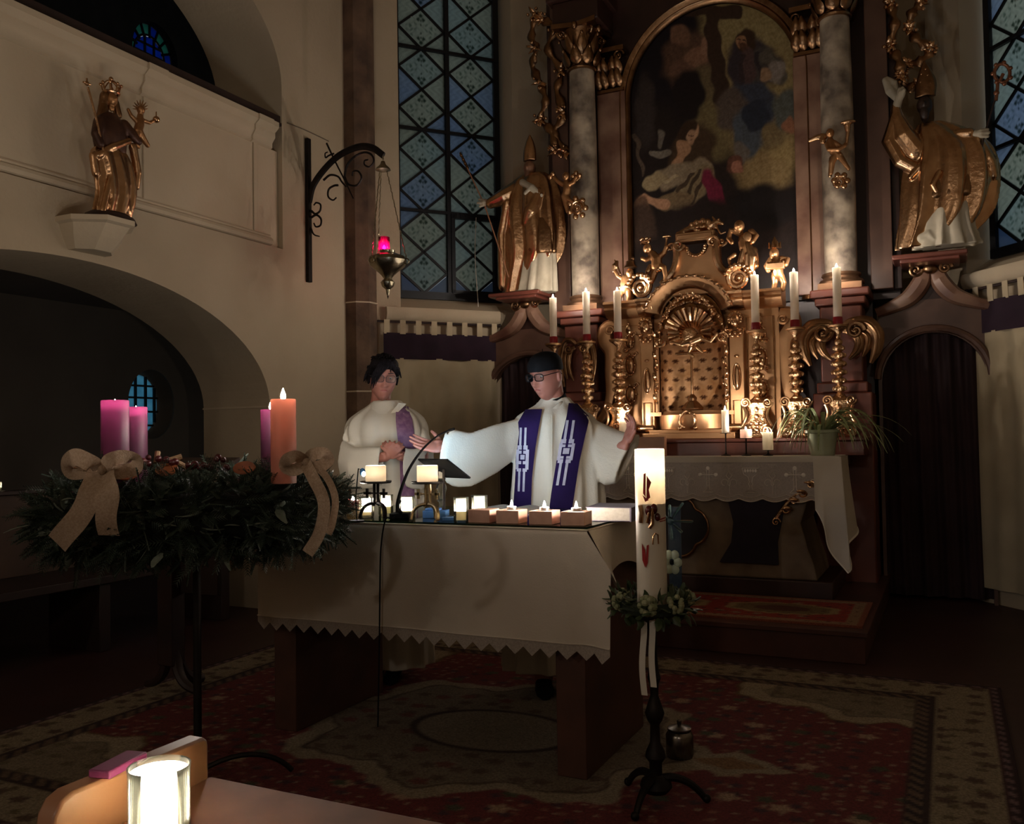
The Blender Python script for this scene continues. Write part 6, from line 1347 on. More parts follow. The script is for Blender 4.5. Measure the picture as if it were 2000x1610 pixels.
def hand(b, W, d, n, side, curl=(.2, .25, .3, .35), k=1., spread=.12, thumb=.7):
    """palm and five fingers; W wrist, d finger direction, n palm normal, side +1/-1 which edge bears the thumb"""
    W = np.array(W, float); d = np.array(d, float)/np.linalg.norm(d); n = np.array(n, float); n = n-d*(n @ d); n /= np.linalg.norm(n); s = np.cross(d, n)*side
    R = np.stack([s, n, d], 1); b.ell(W+d*.048*k, (.043*k, .017*k, .056*k), 16, 11, R); b.ell(W+d*.03*k+s*.022*k+n*.008*k, (.020*k, .016*k, .030*k), 10, 8, R); b.tube([W-d*.03*k, W+d*.03*k], [.027*k, .030*k], 12, flat=.75, up=n)
    for i, L in enumerate((.073, .081, .075, .058)):
        p = W+d*(.090-.006*(i == 3)-.003*(i == 0))*k+s*(.032-.0215*i)*k; f = d+s*spread*(1.5-i)*.6; f /= np.linalg.norm(f); P = [p-f*.02*k, p]; ang = 0
        for q, fr in enumerate((.45, .32, .23)):
            ang += curl[i]*(1, 1.2, .8)[q]; v = f*math.cos(ang)+n*math.sin(ang); p = p+v*L*fr*k; P.append(p)
        b.tube(P, [.0095*k, .0092*k, .0085*k, .0078*k, .0062*k], 9); b.ell(P[-1], .0064*k, 8, 6)
    p = W+d*.025*k+s*.030*k; f = d*math.cos(thumb)+s*math.sin(thumb)+n*.25; f /= np.linalg.norm(f); P = [p, p+f*.034*k]; f2 = f+d*.35; f2 /= np.linalg.norm(f2); P.append(P[-1]+f2*.028*k); P.append(P[-1]+(f2+d*.1)/np.linalg.norm(f2+d*.1)*.020*k)
    b.tube(P, [.014*k, .0115*k, .0098*k, .0075*k], 9); b.ell(P[-1], .0078*k, 8, 6)

def torso_fn(rows, ratio):
    R = np.array(crom([(q[0], q[1], q[2], q[3] if len(q) > 3 else 0.) for q in rows], 8))
    def front(x, y):
        xl, xr, d = (np.interp(y, R[:, 0], R[:, c]) for c in (1, 2, 3)); h = (xr-xl)/2; c = (xl+xr)/2; q = max(0, 1-((x-c)/h)**2); return d+h*ratio*math.sqrt(q)*1.05
    return front
def strip(s, front, left, right, m, name, par, off=3., nu=6, nv=30):
    """cloth band lying on a body: left/right edges as (y, x) polylines"""
    y0, y1 = left[0][0], left[-1][0]; fx = lambda P, y: float(np.interp(y, [q[0] for q in P], [q[1] for q in P])); b = MB()
    def fn(u_, v_, o):
        y = y0+(y1-y0)*v_; x = fx(left, y)*(1-u_)+fx(right, y)*u_; return s.p(x, y, front(x, y)+o)
    b.grid(lambda u_, v_: fn(u_, v_, off), nu, nv); b.grid(lambda u_, v_: fn(u_, v_, off-2.2), nu, nv); return b.build(name, m, par, recalc=False, ang=180)

# ---------------- priest
DP = 4.51; s = sc_d(DP); s.k = DP/F; FLOOR = lambda p: (p[0], p[1], .0125)
pr0 = PD(1080, 1345, DP); pri = thing('person', 'person in dark cap and glasses with purple stole, arms spread over the table', 'person', (pr0[0], pr0[1], .0125), 'clergy standing behind the altar table')
h = Head(s.p(1067, 738, 6), math.radians(-40), math.radians(14), 0., .985)
b = MB(); h.add(b)
s.b = b; s.cap([(1080, 790, -8, 20), (1082, 830, -8, 34), (1084, 900, -6, 48), (1085, 990, -4, 50), (1085, 1060, -4, 48)], 14)
WL = PD(868, 876, DP-.325); WR_ = PD(1222, 868, DP-.12)
b.tube([s.p(1040, 840, -8), s.p(1000, 858, 8), s.p(960, 884, 42), WL], [.045, .036, .026, .019], 12); b.tube([s.p(1130, 840, -8), s.p(1184, 890, 6), WR_], [.045, .038, .025], 12)
for x in (1062, 1108): b.tube([s.p(x, 1040, 0), s.p(x, 1190, 4), s.p(x, 1335, -2)], [.085, .062, .045], 12)
eR, eU, eT = s.e1, s.e2, s.e3
hand(b, WL, -eR*.93-eT*.05+eU*.18, eU*.75+eT*.55-eR*.1, 1 if True else -1, (.10, .14, .16, .2), 1.0, .16, .95)
hand(b, WR_, eU*.80+eR*.28+eT*.1, -eR*.9+eT*.3, 1, (.30, .34, .38, .42), .95, .1, .8)
organic('body', b, M_SKIN, .0045, pri, 1)
h.face(pri, '2a1c16'); h.glasses(pri, M_BLACK, .0021, .025, .018)
# cap
b = MB(); S = []
for j, (zz, k_) in enumerate(((.040, 1.07), (.050, 1.095), (.075, 1.09), (.095, 1.05), (.112, .98), (.124, .80), (.131, .5), (.1335, .15))):
    q = math.sqrt(max(0, 1-min(.999, (zz-.012)/.1225)**2)) if zz > .08 else 1
    rx, ry = (.074*k_, .097*k_) if zz <= .08 else (.0755*k_*(q**.35), .099*k_*(q**.35)); S.append([h.w((rx*math.sin(t), ry*math.cos(t)-.004, zz-.010*(math.cos(t) < -.3)*(j < 2)+.006*math.cos(t)*(j < 2))) for t in np.linspace(0, 2*math.pi, 36, endpoint=False)])
b.loft(S); b.tube([h.w((0, -.005, .13)), h.w((.004, 0, .142)), h.w((.008, .003, .147))], .002, 6); b.build('cap', M_BLACK, pri)
# black clerical collar
b = MB(); b.tube([h.w((0, -.034, -.105)), h.w((0, -.042, -.150)), h.w((0, -.05, -.185))], [.061, .066, .072], 20); b.build('black_collar', M_BLACK, pri)
# alb
rows = [(776, 1058, 1112, -8), (790, 1046, 1124, -8), (803, 1024, 1142, -8), (818, 1006, 1160, -8), (845, 1001, 1168, -4), (900, 1003, 1172, -2), (960, 1000, 1176, 0), (1050, 994, 1178, 0), (1180, 988, 1184, 0), (1304, 984, 1186, 0)]
s.b = MB(); s.sil(rows, .62, 11, .085, .4, 72, 1.2)
def sleeve(pts, n=28):
    """(centre xyz, half width vec a, half depth vec b) ending in a recessed opening"""
    S = []
    for (c, a, e) in pts: S.append([np.array(c)+np.array(a)*math.cos(t)+np.array(e)*math.sin(t)*(1+.045*math.sin(5*t)) for t in np.linspace(0, 2*math.pi, n, endpoint=False)])
    c, a, e = pts[-1]; dv = np.array(pts[-2][0])-np.array(c); dv /= np.linalg.norm(dv)
    S.append([np.array(c)+dv*.004+(np.array(a)*math.cos(t)+np.array(e)*math.sin(t))*.66 for t in np.linspace(0, 2*math.pi, n, endpoint=False)])
    S.append([np.array(c)+dv*.075+(np.array(a)*math.cos(t)+np.array(e)*math.sin(t))*.50 for t in np.linspace(0, 2*math.pi, n, endpoint=False)])
    s.b.loft(S)
kx = s.k
def sp(x, y, d, hv, hd, tilt=0.): return (s.p(x, y, d), eU*hv*kx*math.cos(tilt)+eR*hv*kx*math.sin(tilt), (eT*math.cos(.5)-eR*math.sin(.5))*hd*kx)
sleeve([sp(1040, 842, -6, 30, 30), sp(1005, 858, 10, 38, 36), sp(965, 878, 50, 47, 40), sp(925, 896, 95, 50, 38), sp(905, 894, 116, 52, 44), sp(891, 891, 126, 52, 42)])
sleeve([sp(1130, 840, -6, 28, 30), sp(1160, 862, 0, 40, 32, .2), sp(1185, 888, 10, 52, 32, .45), sp(1206, 898, 24, 56, 30, .5), sp(1222, 896, 34, 52, 28, .45)])
organic('alb', s.b, M_ALB, .007, pri, 2)
front = torso_fn(rows, .62)
# standing collar of the alb
b = MB(); S = []
for z_, g in ((-.185, .086), (-.155, .076), (-.122, .071), (-.120, .067), (-.150, .070)): S.append([h.c+np.array([0, 0, z_-.055*max(0, math.sin(t-.55))**2*(z_ > -.18)])+s.e1*(g*math.cos(t)+.018)+s.e3*(g*.9*math.sin(t)-.02) for t in np.linspace(0, 2*math.pi, 32, endpoint=False)])
b.loft(S, cap=False); b.build('alb_collar', M_ALB, pri, recalc=False)
stl = strip(s, front, [(800, 1026), (830, 1009), (870, 1005), (930, 1003), (1040, 1001), (1160, 998)], [(800, 1058), (830, 1052), (870, 1045), (930, 1038), (1040, 1034), (1160, 1032)], M_PURPLE, 'stole', pri, 4)
stl2 = strip(s, front, [(788, 1110), (815, 1104), (850, 1095), (900, 1084), (960, 1074), (1040, 1064), (1160, 1058)], [(788, 1128), (815, 1150), (850, 1140), (900, 1128), (960, 1118), (1040, 1106), (1160, 1100)], M_PURPLE, 'stole', pri, 4)
M_SILV = mat('silver_braid', 'b9b6c4', 'a6a2b4', rough=.6, scale=40)
def emblem(par, ax, segs):
    """braid pieces: (along 0..1, width range) quads on the stole given by axis fn ax(y)->x"""
    for (ya, yb_, xa, xb_) in segs:
        b = MB(); b.grid(lambda u_, v_: s.p(ax(ya+(yb_-ya)*v_)+xa+(xb_-xa)*u_, ya+(yb_-ya)*v_, front(ax(ya+(yb_-ya)*v_)+xa+(xb_-xa)*u_, ya+(yb_-ya)*v_)+5.2), 2, 4); b.build('braid', M_SILV, par, recalc=False)
ax1 = lambda y: 1022-(y-836)*.035
emblem(stl, ax1, [(836, 872, -7, -3), (836, 872, 2, 6), (870, 878, -10, -2), (870, 878, 1, 9), (878, 916, -12, -7), (878, 916, 6, 12), (880, 886, -8, -2), (880, 886, 1, 7), (888, 897, -4, 4), (900, 906, -8, -2), (900, 906, 1, 7), (914, 920, -10, -2), (914, 920, 1, 9), (918, 958, -7, -3), (918, 958, 2, 6)])
ax2 = lambda y: 1112-(y-822)*.165
emblem(stl2, ax2, [(822, 860, -9, -4), (822, 860, 3, 8), (858, 866, -13, -3), (858, 866, 2, 12), (866, 898, -15, -9), (866, 898, 9, 15), (868, 873, -11, -3), (868, 873, 2, 11), (875, 886, -6, 6), (890, 895, -11, -3), (890, 895, 2, 11), (896, 903, -13, -3), (896, 903, 2, 12), (901, 945, -9, -4), (901, 945, 3, 8)])
b = MB(); b.tube([s.p(1076, y, front(1076, y)+1.0) for y in range(812, 1000, 12)], .0022, 5); b.build('placket_seam', M_ALB, pri)
for x in (1062, 1108):
    b = MB(); q = s.p(x, 1345, 0); c = np.array([q[0], q[1], .0125]); S = []
    for t, w_, hh in ((-.08, .035, .06), (-.04, .042, .075), (.03, .042, .07), (.10, .046, .05), (.16, .040, .038), (.19, .02, .025)): S.append([c+eT*t+eR*w_*math.cos(a)+np.array([0, 0, max(0, hh*.5+hh*.5*math.sin(a))]) for a in np.linspace(0, 2*math.pi, 16, endpoint=False)])
    b.loft(S); b.build('shoe', M_BLACK, pri)
# ---------------- deacon
DW = 4.80; s = sc_d(DW); s.k = DW/F
wo0 = PD(752, 1300, DW); wom = thing('person', 'person with short dark hair and violet sash, hands clasped before the chest', 'person', (wo0[0], wo0[1], .0125), 'clergy standing behind the altar table')
h = Head(s.p(749, 742, 8), math.radians(14), math.radians(12), math.radians(-3), .975, True)
b = MB(); h.add(b); s.b = b
s.cap([(752, 795, -8, 18), (752, 840, -6, 34), (752, 960, -4, 44), (752, 1050, -2, 46)], 14)
WA, WB = s.p(768, 890, 86), s.p(789, 888, 84)
b.tube([s.p(704, 836, -6), s.p(686, 872, 4), s.p(690, 902, 28), WA], [.042, .038, .034, .025], 12); b.tube([s.p(804, 836, -6), s.p(826, 870, 4), s.p(828, 900, 28), WB], [.042, .038, .034, .025], 12)
for x in (735, 770): b.tube([s.p(x, 1040, 0), s.p(x, 1180, 2), s.p(x, 1300, 0)], [.08, .06, .045], 12)
hand(b, WA+eR*-.004, eU*.45+eR*.55+eT*.35, eR*.2-eT*.9+eU*.3, -1, (.55, .6, .62, .65), .76, .05, .5)
hand(b, WB+eR*.004, eU*.45-eR*.55+eT*.38, -eR*.2-eT*.9+eU*.3, 1, (.55, .6, .62, .65), .76, .05, .5)
organic('body', b, M_SKIN, .0045, wom, 1)
h.face(wom, '1c1416', lipc='a8605a'); h.glasses(wom, mat('thin_frame', '3a3236', None, rough=.4, metal=.6), .0014, .026, .019)
# hair: cap of locks with a long fringe swept over one eye
b = MB(); rg = np.random.default_rng(9)
S = []
for j in range(15):
    ph = math.radians(-18+108*j/14)
    S.append([h.w((.086*math.cos(ph)*math.sin(t), .104*math.cos(ph)*math.cos(t)*(1 if math.cos(t) < .2 else .93)-.010, .012+.124*math.sin(ph) if (math.cos(t) < .35 or ph > .75) else .086+.05*math.sin(ph))) for t in np.linspace(0, 2*math.pi, 40, endpoint=False)])
b.loft(S)
for i in range(230):
    t = rg.uniform(0, 2*math.pi); ph = rg.uniform(.1, 1.45); st = np.array([.080*math.cos(ph)*math.sin(t), .098*math.cos(ph)*math.cos(t)-.010, .012+.120*math.sin(ph)])
    if math.cos(t) > .3 and st[2] < .085: continue
    e = st*np.array([1.09, 1.08, 1.03])+np.array([.012*math.sin(t)+rg.normal(0, .006), .010*math.cos(t)+rg.normal(0, .006), -.045+rg.normal(0, .012) if ph < .9 else -.006+rg.normal(0, .006)])
    b.tube([h.w(st), h.w((st+e)/2+st*.06), h.w(e)], [.008, .0065, .0015], 5)
for i in range(34):
    x0_ = rg.uniform(-.02, .05); x1_ = -.072+rg.uniform(-.006, .045)*(i % 3 > 0); z1_ = rg.uniform(-.045, .03) if x1_ < -.045 else rg.uniform(.035, .06)
    P = bez((x0_, .070, .118), (x0_-.02, .112, .095), (x1_+.01, .108, .05), (x1_, .090-abs(x1_+.04)*.2, z1_), 8); b.tube([h.w(p) for p in P], [.007, .008, .008, .007, .006, .005, .003, .001], 5)
for i in range(8):
    x1_ = rg.uniform(.02, .07); P = bez((.02, .075, .118), (.04, .105, .1), (x1_, .095, .075), (x1_+.01, .085, .05), 7); b.tube([h.w(p) for p in P], [.007, .007, .006, .006, .005, .003, .001], 5)
b.build('hair', M_HAIR, wom)
rows = [(782, 728, 782, -6), (793, 716, 792, -6), (805, 698, 812, -6), (822, 680, 828, -4), (850, 676, 834, 0), (900, 690, 822, 0), (960, 690, 824, 0), (1050, 686, 830, 0), (1180, 678, 838, 0), (1298, 672, 842, 0)]
s.b = MB(); s.sil(rows, .66, 10, .085, .9, 72, 1.0); kx = s.k
def sq(x, y, d, hv, hd): return (s.p(x, y, d), eU*hv*kx, (eT*.8-eR*.2)*hd*kx)
sleeve([sq(700, 838, -4, 26, 26), sq(680, 868, 6, 36, 28), sq(676, 900, 24, 40, 32), sq(700, 915, 50, 42, 30), sq(732, 912, 70, 40, 24), sq(757, 908, 80, 36, 18)])
sleeve([sq(806, 838, -4, 26, 26), sq(830, 866, 6, 34, 28), sq(842, 896, 24, 38, 32), sq(830, 914, 50, 40, 30), sq(812, 914, 68, 38, 24), sq(801, 910, 78, 36, 18)])
organic('alb', s.b, M_ALB, .007, wom, 2); front = torso_fn(rows, .66)
b = MB(); S = []
for z_, g, q in ((-.185, .098, .0), (-.150, .080, .0), (-.122, .072, 0), (-.118, .068, 0), (-.150, .074, 0)): S.append([h.c+np.array([0, 0, z_])+s.e1*(g*math.cos(t)+.006)+s.e3*(g*.95*math.sin(t)-.022) for t in np.linspace(0, 2*math.pi, 32, endpoint=False)])
b.loft(S, cap=False); b.build('alb_collar', M_ALB, wom, recalc=False)
b = MB(); c0 = [s.p(783, 788, 30), s.p(797, 790, 26), s.p(782, 806, 34), s.p(768, 808, 36)]; b.prism(c0, -eT*.004); b.build('collar_flap', M_ALB, wom, smooth=False)
strip(s, front, [(794, 777), (820, 779), (850, 783), (880, 786), (960, 788), (1040, 788), (1160, 786)], [(794, 797), (820, 809), (850, 814), (880, 817), (960, 818), (1040, 816), (1160, 814)], M_VIOLET, 'sash', wom, 4)
for x in (735, 770):
    b = MB(); q = s.p(x, 1300, 0); c = np.array([q[0], q[1], .0125]); S = []
    for t, w_, hh in ((-.08, .033, .06), (-.04, .04, .07), (.03, .04, .065), (.10, .042, .05), (.15, .036, .036), (.175, .02, .025)): S.append([c+eT*t+eR*w_*math.cos(a)+np.array([0, 0, max(0, hh*.5+hh*.5*math.sin(a))]) for a in np.linspace(0, 2*math.pi, 16, endpoint=False)])
    b.loft(S); b.build('shoe', M_BLACK, wom)
# ================================================================== STATUES
M_POLYW = mat('polychrome_white', 'bdb29c', 'a59a84', rough=.6, scale=8); M_POLYS = mat('polychrome_skin', '8a6248', '6e4c38', rough=.5, scale=12); M_POLYR = mat('polychrome_red', '5a3a28', '3c241a', rough=.45, scale=10, metal=.4); M_SKG = mat('gilt_flesh', 'b98a5e', '946842', rough=.36, metal=.75, scale=10, bump=.2, bscale=40)
def head_s(s, x, y, d, r, m, par, name='head', beard=False, yaw=0.):
    s.b = MB(); s.ball(x, y, d, r*.80, r*1.02, r*.92).ball(x+yaw*r*.4, y+r*.05, d+r*.90, r*.14, r*.28, r*.22).ball(x, y+r*1.2, d-1, r*.42, r*.6, r*.42)
    s.ball(x-r*.32+yaw*r*.3, y-r*.12, d+r*.72, r*.16, r*.10, r*.12).ball(x+r*.32+yaw*r*.3, y-r*.12, d+r*.72, r*.16, r*.10, r*.12).ball(x+yaw*r*.3, y+r*.52, d+r*.74, r*.22, r*.10, r*.14)
    if beard: s.ball(x, y+r*.95, d+r*.55, r*.5, r*.75, r*.4)
    return organic(name, s.b, m, max(.003, r*s.k*.09), par, 1)
# ---- bishop by the window
Y = 7.31; s = sc_y(Y); s.k = kpx(PY(1040, 450, Y)); base = PY(1040, 572, Y)
t = thing('bishop_statue', 'gilded bishop statue with mitre and outstretched arm beside the tall window', 'statue', (base[0], Y, 2.583), 'gilt bishop statues above the doorways')
s.b = MB(); s.sil([(340, 1016, 1066), (356, 996, 1086), (385, 984, 1096), (420, 980, 1100), (460, 984, 1102), (500, 988, 1096), (540, 986, 1070), (574, 984, 1052)], .55, 9, .17, .5, 60, 2., .5).cap([(1012, 375, 6, 20), (990, 390, 18, 16), (968, 402, 22, 11)]).cap([(1060, 385, 16, 16), (1048, 420, 26, 14), (1040, 440, 26, 9)]).cap([(1000, 400, 20, 9), (985, 460, 10, 10), (984, 560, 4, 10)]); organic('cope', s.b, M_GOLD, .007, t, 1)
s.b = MB(); s.sil([(455, 1030, 1088, 6), (490, 1022, 1090, 8), (530, 1016, 1092, 8), (574, 1006, 1092, 6)], .55, 11, .10, 1.2, 44, 1.); organic('alb', s.b, M_POLYW, .008, t, 2)
s.b = MB(); s.sil([(430, 1036, 1084, 14), (455, 1030, 1092, 16), (492, 1028, 1094, 16), (500, 1032, 1092, 14)], .5, 9, .09, 2., 40); organic('dalmatic', s.b, M_GOLDD, .008, t, 1)
head_s(s, 1037, 331, 6, 15, M_POLYS, t, beard=True)
s.b = MB(); s.sil([(265, 1035.5, 1038.5, 6), (278, 1029, 1045, 6), (296, 1024, 1050, 6), (316, 1023, 1051, 6)], .6); organic('mitre', s.b, M_GOLD, .006, t, 1)
s.b = MB(); s.cap([(1030, 362, 22, 7), (1050, 374, 28, 8), (1066, 388, 24, 6)]).cap([(1046, 378, 30, 5), (1040, 385, 32, 4)]); organic('white_amice', s.b, M_POLYW, .006, t, 1)
s.b = MB(); s.cap([(968, 402, 22, 6), (957, 401, 24, 7)]).cap([(957, 397, 26, 3), (948, 396, 26, 2.5)]).cap([(957, 402, 28, 3), (946, 403, 28, 2.5)]).cap([(957, 406, 26, 3), (949, 409, 26, 2.5)]); organic('hand', s.b, M_POLYW, .004, t, 1)
b = MB(); b.tube([s.p(924, 335, 24), s.p(957, 405, 24), s.p(1003, 545, 22)], .006, 7); b.build('crozier_staff', M_WOODL, t)
b = MB(); b.tube([s.p(910, 305, 24), s.p(925, 336, 24)], [.010, .014], 8)
for q in range(4): b.ell(s.p(912+4*q, 310+8*q, 24), .016, 8, 6)
b.build('crozier_head', M_GOLDD, t)
# ---- bishop with raised arm
s = sc_y(Y); s.k = kpx(PY(1830, 350, Y)); base = PY(1830, 490, Y)
t = thing('bishop_statue', 'gilded bishop statue with raised hand and crozier above the curtained doorway', 'statue', (base[0], Y, 2.583), 'gilt bishop statues above the doorways')
s.b = MB(); s.sil([(240, 1795, 1840), (258, 1788, 1880), (290, 1784, 1918), (330, 1776, 1930), (380, 1772, 1928), (430, 1768, 1912), (484, 1758, 1860)], .5, 9, .16, .2, 64, 2., .5).cap([(1790, 300, 10, 22), (1765, 270, 14, 22), (1752, 235, 14, 14), (1750, 215, 14, 9)]).cap([(1750, 230, 16, 10), (1738, 280, 14, 16), (1760, 320, 16, 14), (1790, 335, 16, 12)]).cap([(1870, 268, 14, 12), (1895, 266, 20, 10)]).cap([(1905, 275, 14, 12), (1935, 320, 8, 12), (1942, 345, 6, 8)]).cap([(1935, 330, 6, 10), (1915, 370, 8, 9), (1908, 400, 6, 6)]).cap([(1800, 330, 24, 8), (1780, 352, 24, 6)]); organic('cope', s.b, M_GOLD, .007, t, 1)
s.b = MB(); s.sil([(285, 1826, 1880, 8), (320, 1818, 1890, 12), (355, 1812, 1896, 16), (386, 1806, 1898, 18), (394, 1810, 1892, 14)], .45, 9, .12, 1., 44); organic('dalmatic', s.b, M_GOLDD, .008, t, 2)
s.b = MB(); s.sil([(372, 1822, 1888, 12), (410, 1808, 1892, 14), (450, 1800, 1896, 14), (484, 1792, 1906, 10)], .5, 11, .12, .5, 48, 1.2).cap([(1800, 470, 26, 9), (1815, 462, 28, 9), (1826, 474, 28, 8)]).cap([(1885, 465, 16, 10), (1900, 475, 14, 9)]); organic('alb', s.b, M_POLYW, .008, t, 2)
s.b = MB(); s.cap([(1800, 372, 24, 5), (1803, 420, 18, 6), (1790, 445, 14, 5)]).cap([(1835, 345, 36, 5), (1822, 370, 36, 6), (1830, 384, 34, 4)]).cap([(1785, 420, 16, 4), (1792, 445, 14, 4)]).cap([(1830, 482, 22, 5), (1850, 478, 22, 5)]); organic('gilt_folds', s.b, M_GOLD, .006, t, 1)
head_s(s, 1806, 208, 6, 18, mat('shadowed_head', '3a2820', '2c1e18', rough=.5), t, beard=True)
s.b = MB(); s.sil([(120, 1803, 1807, 4), (140, 1796, 1818, 5), (165, 1790, 1828, 6), (192, 1788, 1826, 6)], .55); organic('mitre', s.b, M_GOLDD, .007, t, 1)
for (x, y) in ((1800, 150), (1812, 152), (1798, 165), (1817, 168), (1808, 180), (1808, 140)): b = MB(); b.ell(s.p(x, y, 14), .008, 8, 6); b.build('mitre_stud', M_GOLD, t)
s.b = MB(); s.cap([(1750, 220, 14, 9), (1756, 200, 16, 8), (1762, 188, 18, 8)]).cap([(1762, 190, 22, 4), (1767, 184, 24, 3.4)]).cap([(1760, 186, 20, 4), (1764, 179, 20, 3.4)]).cap([(1756, 188, 18, 4), (1758, 180, 18, 3.4)]); organic('raised_hand', s.b, M_POLYW, .005, t, 1)
s.b = MB(); s.cap([(1898, 268, 20, 7), (1915, 268, 24, 8)]).cap([(1915, 264, 28, 4), (1928, 262, 28, 3)]).cap([(1916, 269, 29, 4), (1930, 268, 29, 3)]).cap([(1915, 274, 28, 4), (1928, 275, 28, 3)]); organic('holding_hand', s.b, M_POLYW, .005, t, 1)
b = MB(); b.tube([s.p(1945, 195, 24), s.p(1922, 270, 26), s.p(1890, 420, 24), s.p(1882, 470, 20)], .007, 7); b.build('crozier_staff', M_WOODD, t)
b = MB(); b.tube([s.p(1944, 205, 24), s.p(1947, 180, 24)]+[s.p(1956+15*math.cos(a), 152+18*math.sin(a), 24) for a in np.linspace(2.2, 8.2, 18)]+[s.p(1958, 153, 24)], .012, 8)
for q in range(7): a = 2.2+q*.9; b.ell(s.p(1956+18*math.cos(a), 152+21*math.sin(a), 24), .016, 8, 6)
b.ell(s.p(1945, 190, 24), .02, 8, 6); b.build('crozier_head', mat('copper_gilt', '9a6a50', '7a4e3a', rough=.4, metal=.7), t)
s.b = MB(); s.cap([(1728, 155, -6, 6), (1738, 175, -6, 10), (1755, 195, -6, 6)]).cap([(1732, 150, -8, 4), (1745, 160, -8, 8), (1752, 180, -8, 4)]); organic('wing_fragment', s.b, M_POLYW, .007, t, 1)
# ---- madonna on the corbel
cb = thing('statue_corbel', 'pale stone bracket with chamfered corners under the crowned statue', 'corbel', (XW, PX(203, 460, XW)[1], 2.5)); yc = PX(203, 460, XW+.15)[1]
zt, zm, zb_ = 2.625, 2.585, 2.445
def oct_(w_, d_, z): return [(XW, yc-w_, z), (XW+d_*.45, yc-w_, z), (XW+d_, yc-w_*.45, z), (XW+d_, yc+w_*.45, z), (XW+d_*.45, yc+w_, z), (XW, yc+w_, z)]
b = MB(); b.loft([oct_(.13, .14, zb_), oct_(.165, .21, zb_+.07), oct_(.19, .27, zm), oct_(.215, .30, zm+.01), oct_(.215, .30, zt)]); b.build('bracket', M_PLASTER2, cb, smooth=False)
s = sc_x(XW+.16); s.k = kpx(PX(215, 300, XW+.16))
t = thing('madonna_statue', 'crowned gilt madonna statue with sceptre and child on the gallery corbel', 'statue', (XW+.16, yc, 2.626))
b = MB(); b.lathe([(.0001, 2.626), (.17, 2.626), (.155, 2.655), (.12, 2.675), (.0001, 2.68)], (XW+.16, PX(215, 430, XW+.16)[1], 0), 20, sx=.75); b.build('base', M_WOODD, t)
s.b = MB(); s.sil([(288, 188, 240, 4), (305, 172, 252, 6), (340, 176, 262, 6), (380, 182, 264, 6), (423, 178, 254, 4)], .55, 9, .17, .3, 44, 1.4).cap([(180, 305, 14, 8), (205, 290, 22, 8), (238, 278, 18, 7)]).cap([(175, 305, 10, 8), (180, 340, 10, 8)]).cap([(250, 290, 14, 9), (262, 340, 10, 8), (262, 368, 8, 5)]).cap([(200, 350, 22, 6), (188, 415, 18, 6)]).cap([(225, 345, 24, 6), (236, 415, 18, 6)]); organic('gilt_mantle', s.b, M_GOLD, .006, t, 1)
s.b = MB(); s.sil([(222, 200, 230, 2), (234, 186, 238, 3), (248, 178, 244, 4), (270, 176, 248, 4), (300, 182, 246, 4)], .6, 7, .06, 1., 40).cap([(190, 240, 6, 12), (178, 265, 14, 10), (182, 285, 20, 8)]).cap([(238, 245, 6, 11), (250, 270, 16, 10), (256, 280, 20, 8)]); organic('red_dress', s.b, M_POLYR, .008, t, 2)
head_s(s, 213, 196, 8, 13, M_SKG, t)
s.b = MB(); s.cap([(206, 188, 0, 11), (204, 205, -2, 10), (200, 230, -2, 11), (192, 250, -4, 9)]).cap([(216, 186, -2, 10), (226, 200, -2, 8), (232, 225, -2, 8)]); organic('veil', s.b, M_GOLDD, .006, t, 1)
b = MB(); q = s.p(214, 180, 4); b.tube([q+np.array([.045*math.cos(a), .045*math.sin(a), -.01]) for a in np.linspace(0, 6.283, 17)], .009, 6)
for k_ in range(8): a = k_*math.pi/4; dv = np.array([math.cos(a), math.sin(a), 0]); b.tube([q+dv*.045, q+dv*.055+(0, 0, .035), q+dv*.025+(0, 0, .06), q+(0, 0, .068)], .005, 5); b.ell(q+dv*.058+(0, 0, .04), .010, 6, 5)
b.ell(q+(0, 0, .078), .014, 8, 6); b.build('crown', M_GOLD, t)
b = MB(); b.tube([s.p(153, 175, 26), s.p(172, 240, 24), s.p(186, 298, 22)], .007, 7); b.build('sceptre', M_GOLD, t)
b = MB(); q = s.p(151, 168, 26); b.ell(q, .014, 8, 6); b.tube([q-(0, .025, 0), q+(0, .025, 0)], .006, 6); b.tube([q, q+(0, 0, .03)], .006, 6); b.build('sceptre_head', M_GOLD, t)
s.b = MB(); s.cap([(264, 228, 14, 6), (262, 245, 16, 9), (258, 258, 16, 10), (266, 272, 18, 7), (276, 287, 18, 5)]).cap([(258, 260, 18, 7), (252, 278, 18, 5), (258, 290, 18, 4)]).cap([(256, 238, 14, 5), (246, 228, 14, 4), (242, 216, 12, 3.5)]).cap([(268, 238, 16, 5), (280, 243, 18, 4), (287, 239, 20, 3.5)]).ball(264, 217, 16, 8, 9.5, 8.5); organic('christ_child', s.b, M_SKG, .005, t, 1)
b = MB(); b.ell(s.p(290, 237, 22), .022, 12, 9); b.tube([s.p(290, 230, 22), s.p(290, 222, 22)], .004, 5); b.build('golden_orb', M_GOLD, t)
b = MB()
for a in np.linspace(-.2, math.pi+.2, 9): b.tube([s.p(264+7*math.cos(a), 214-7*math.sin(a), 14), s.p(264+15*math.cos(a), 212-15*math.sin(a), 14)], [.006, .002], 5)
b.build('rays', M_GOLD, t)
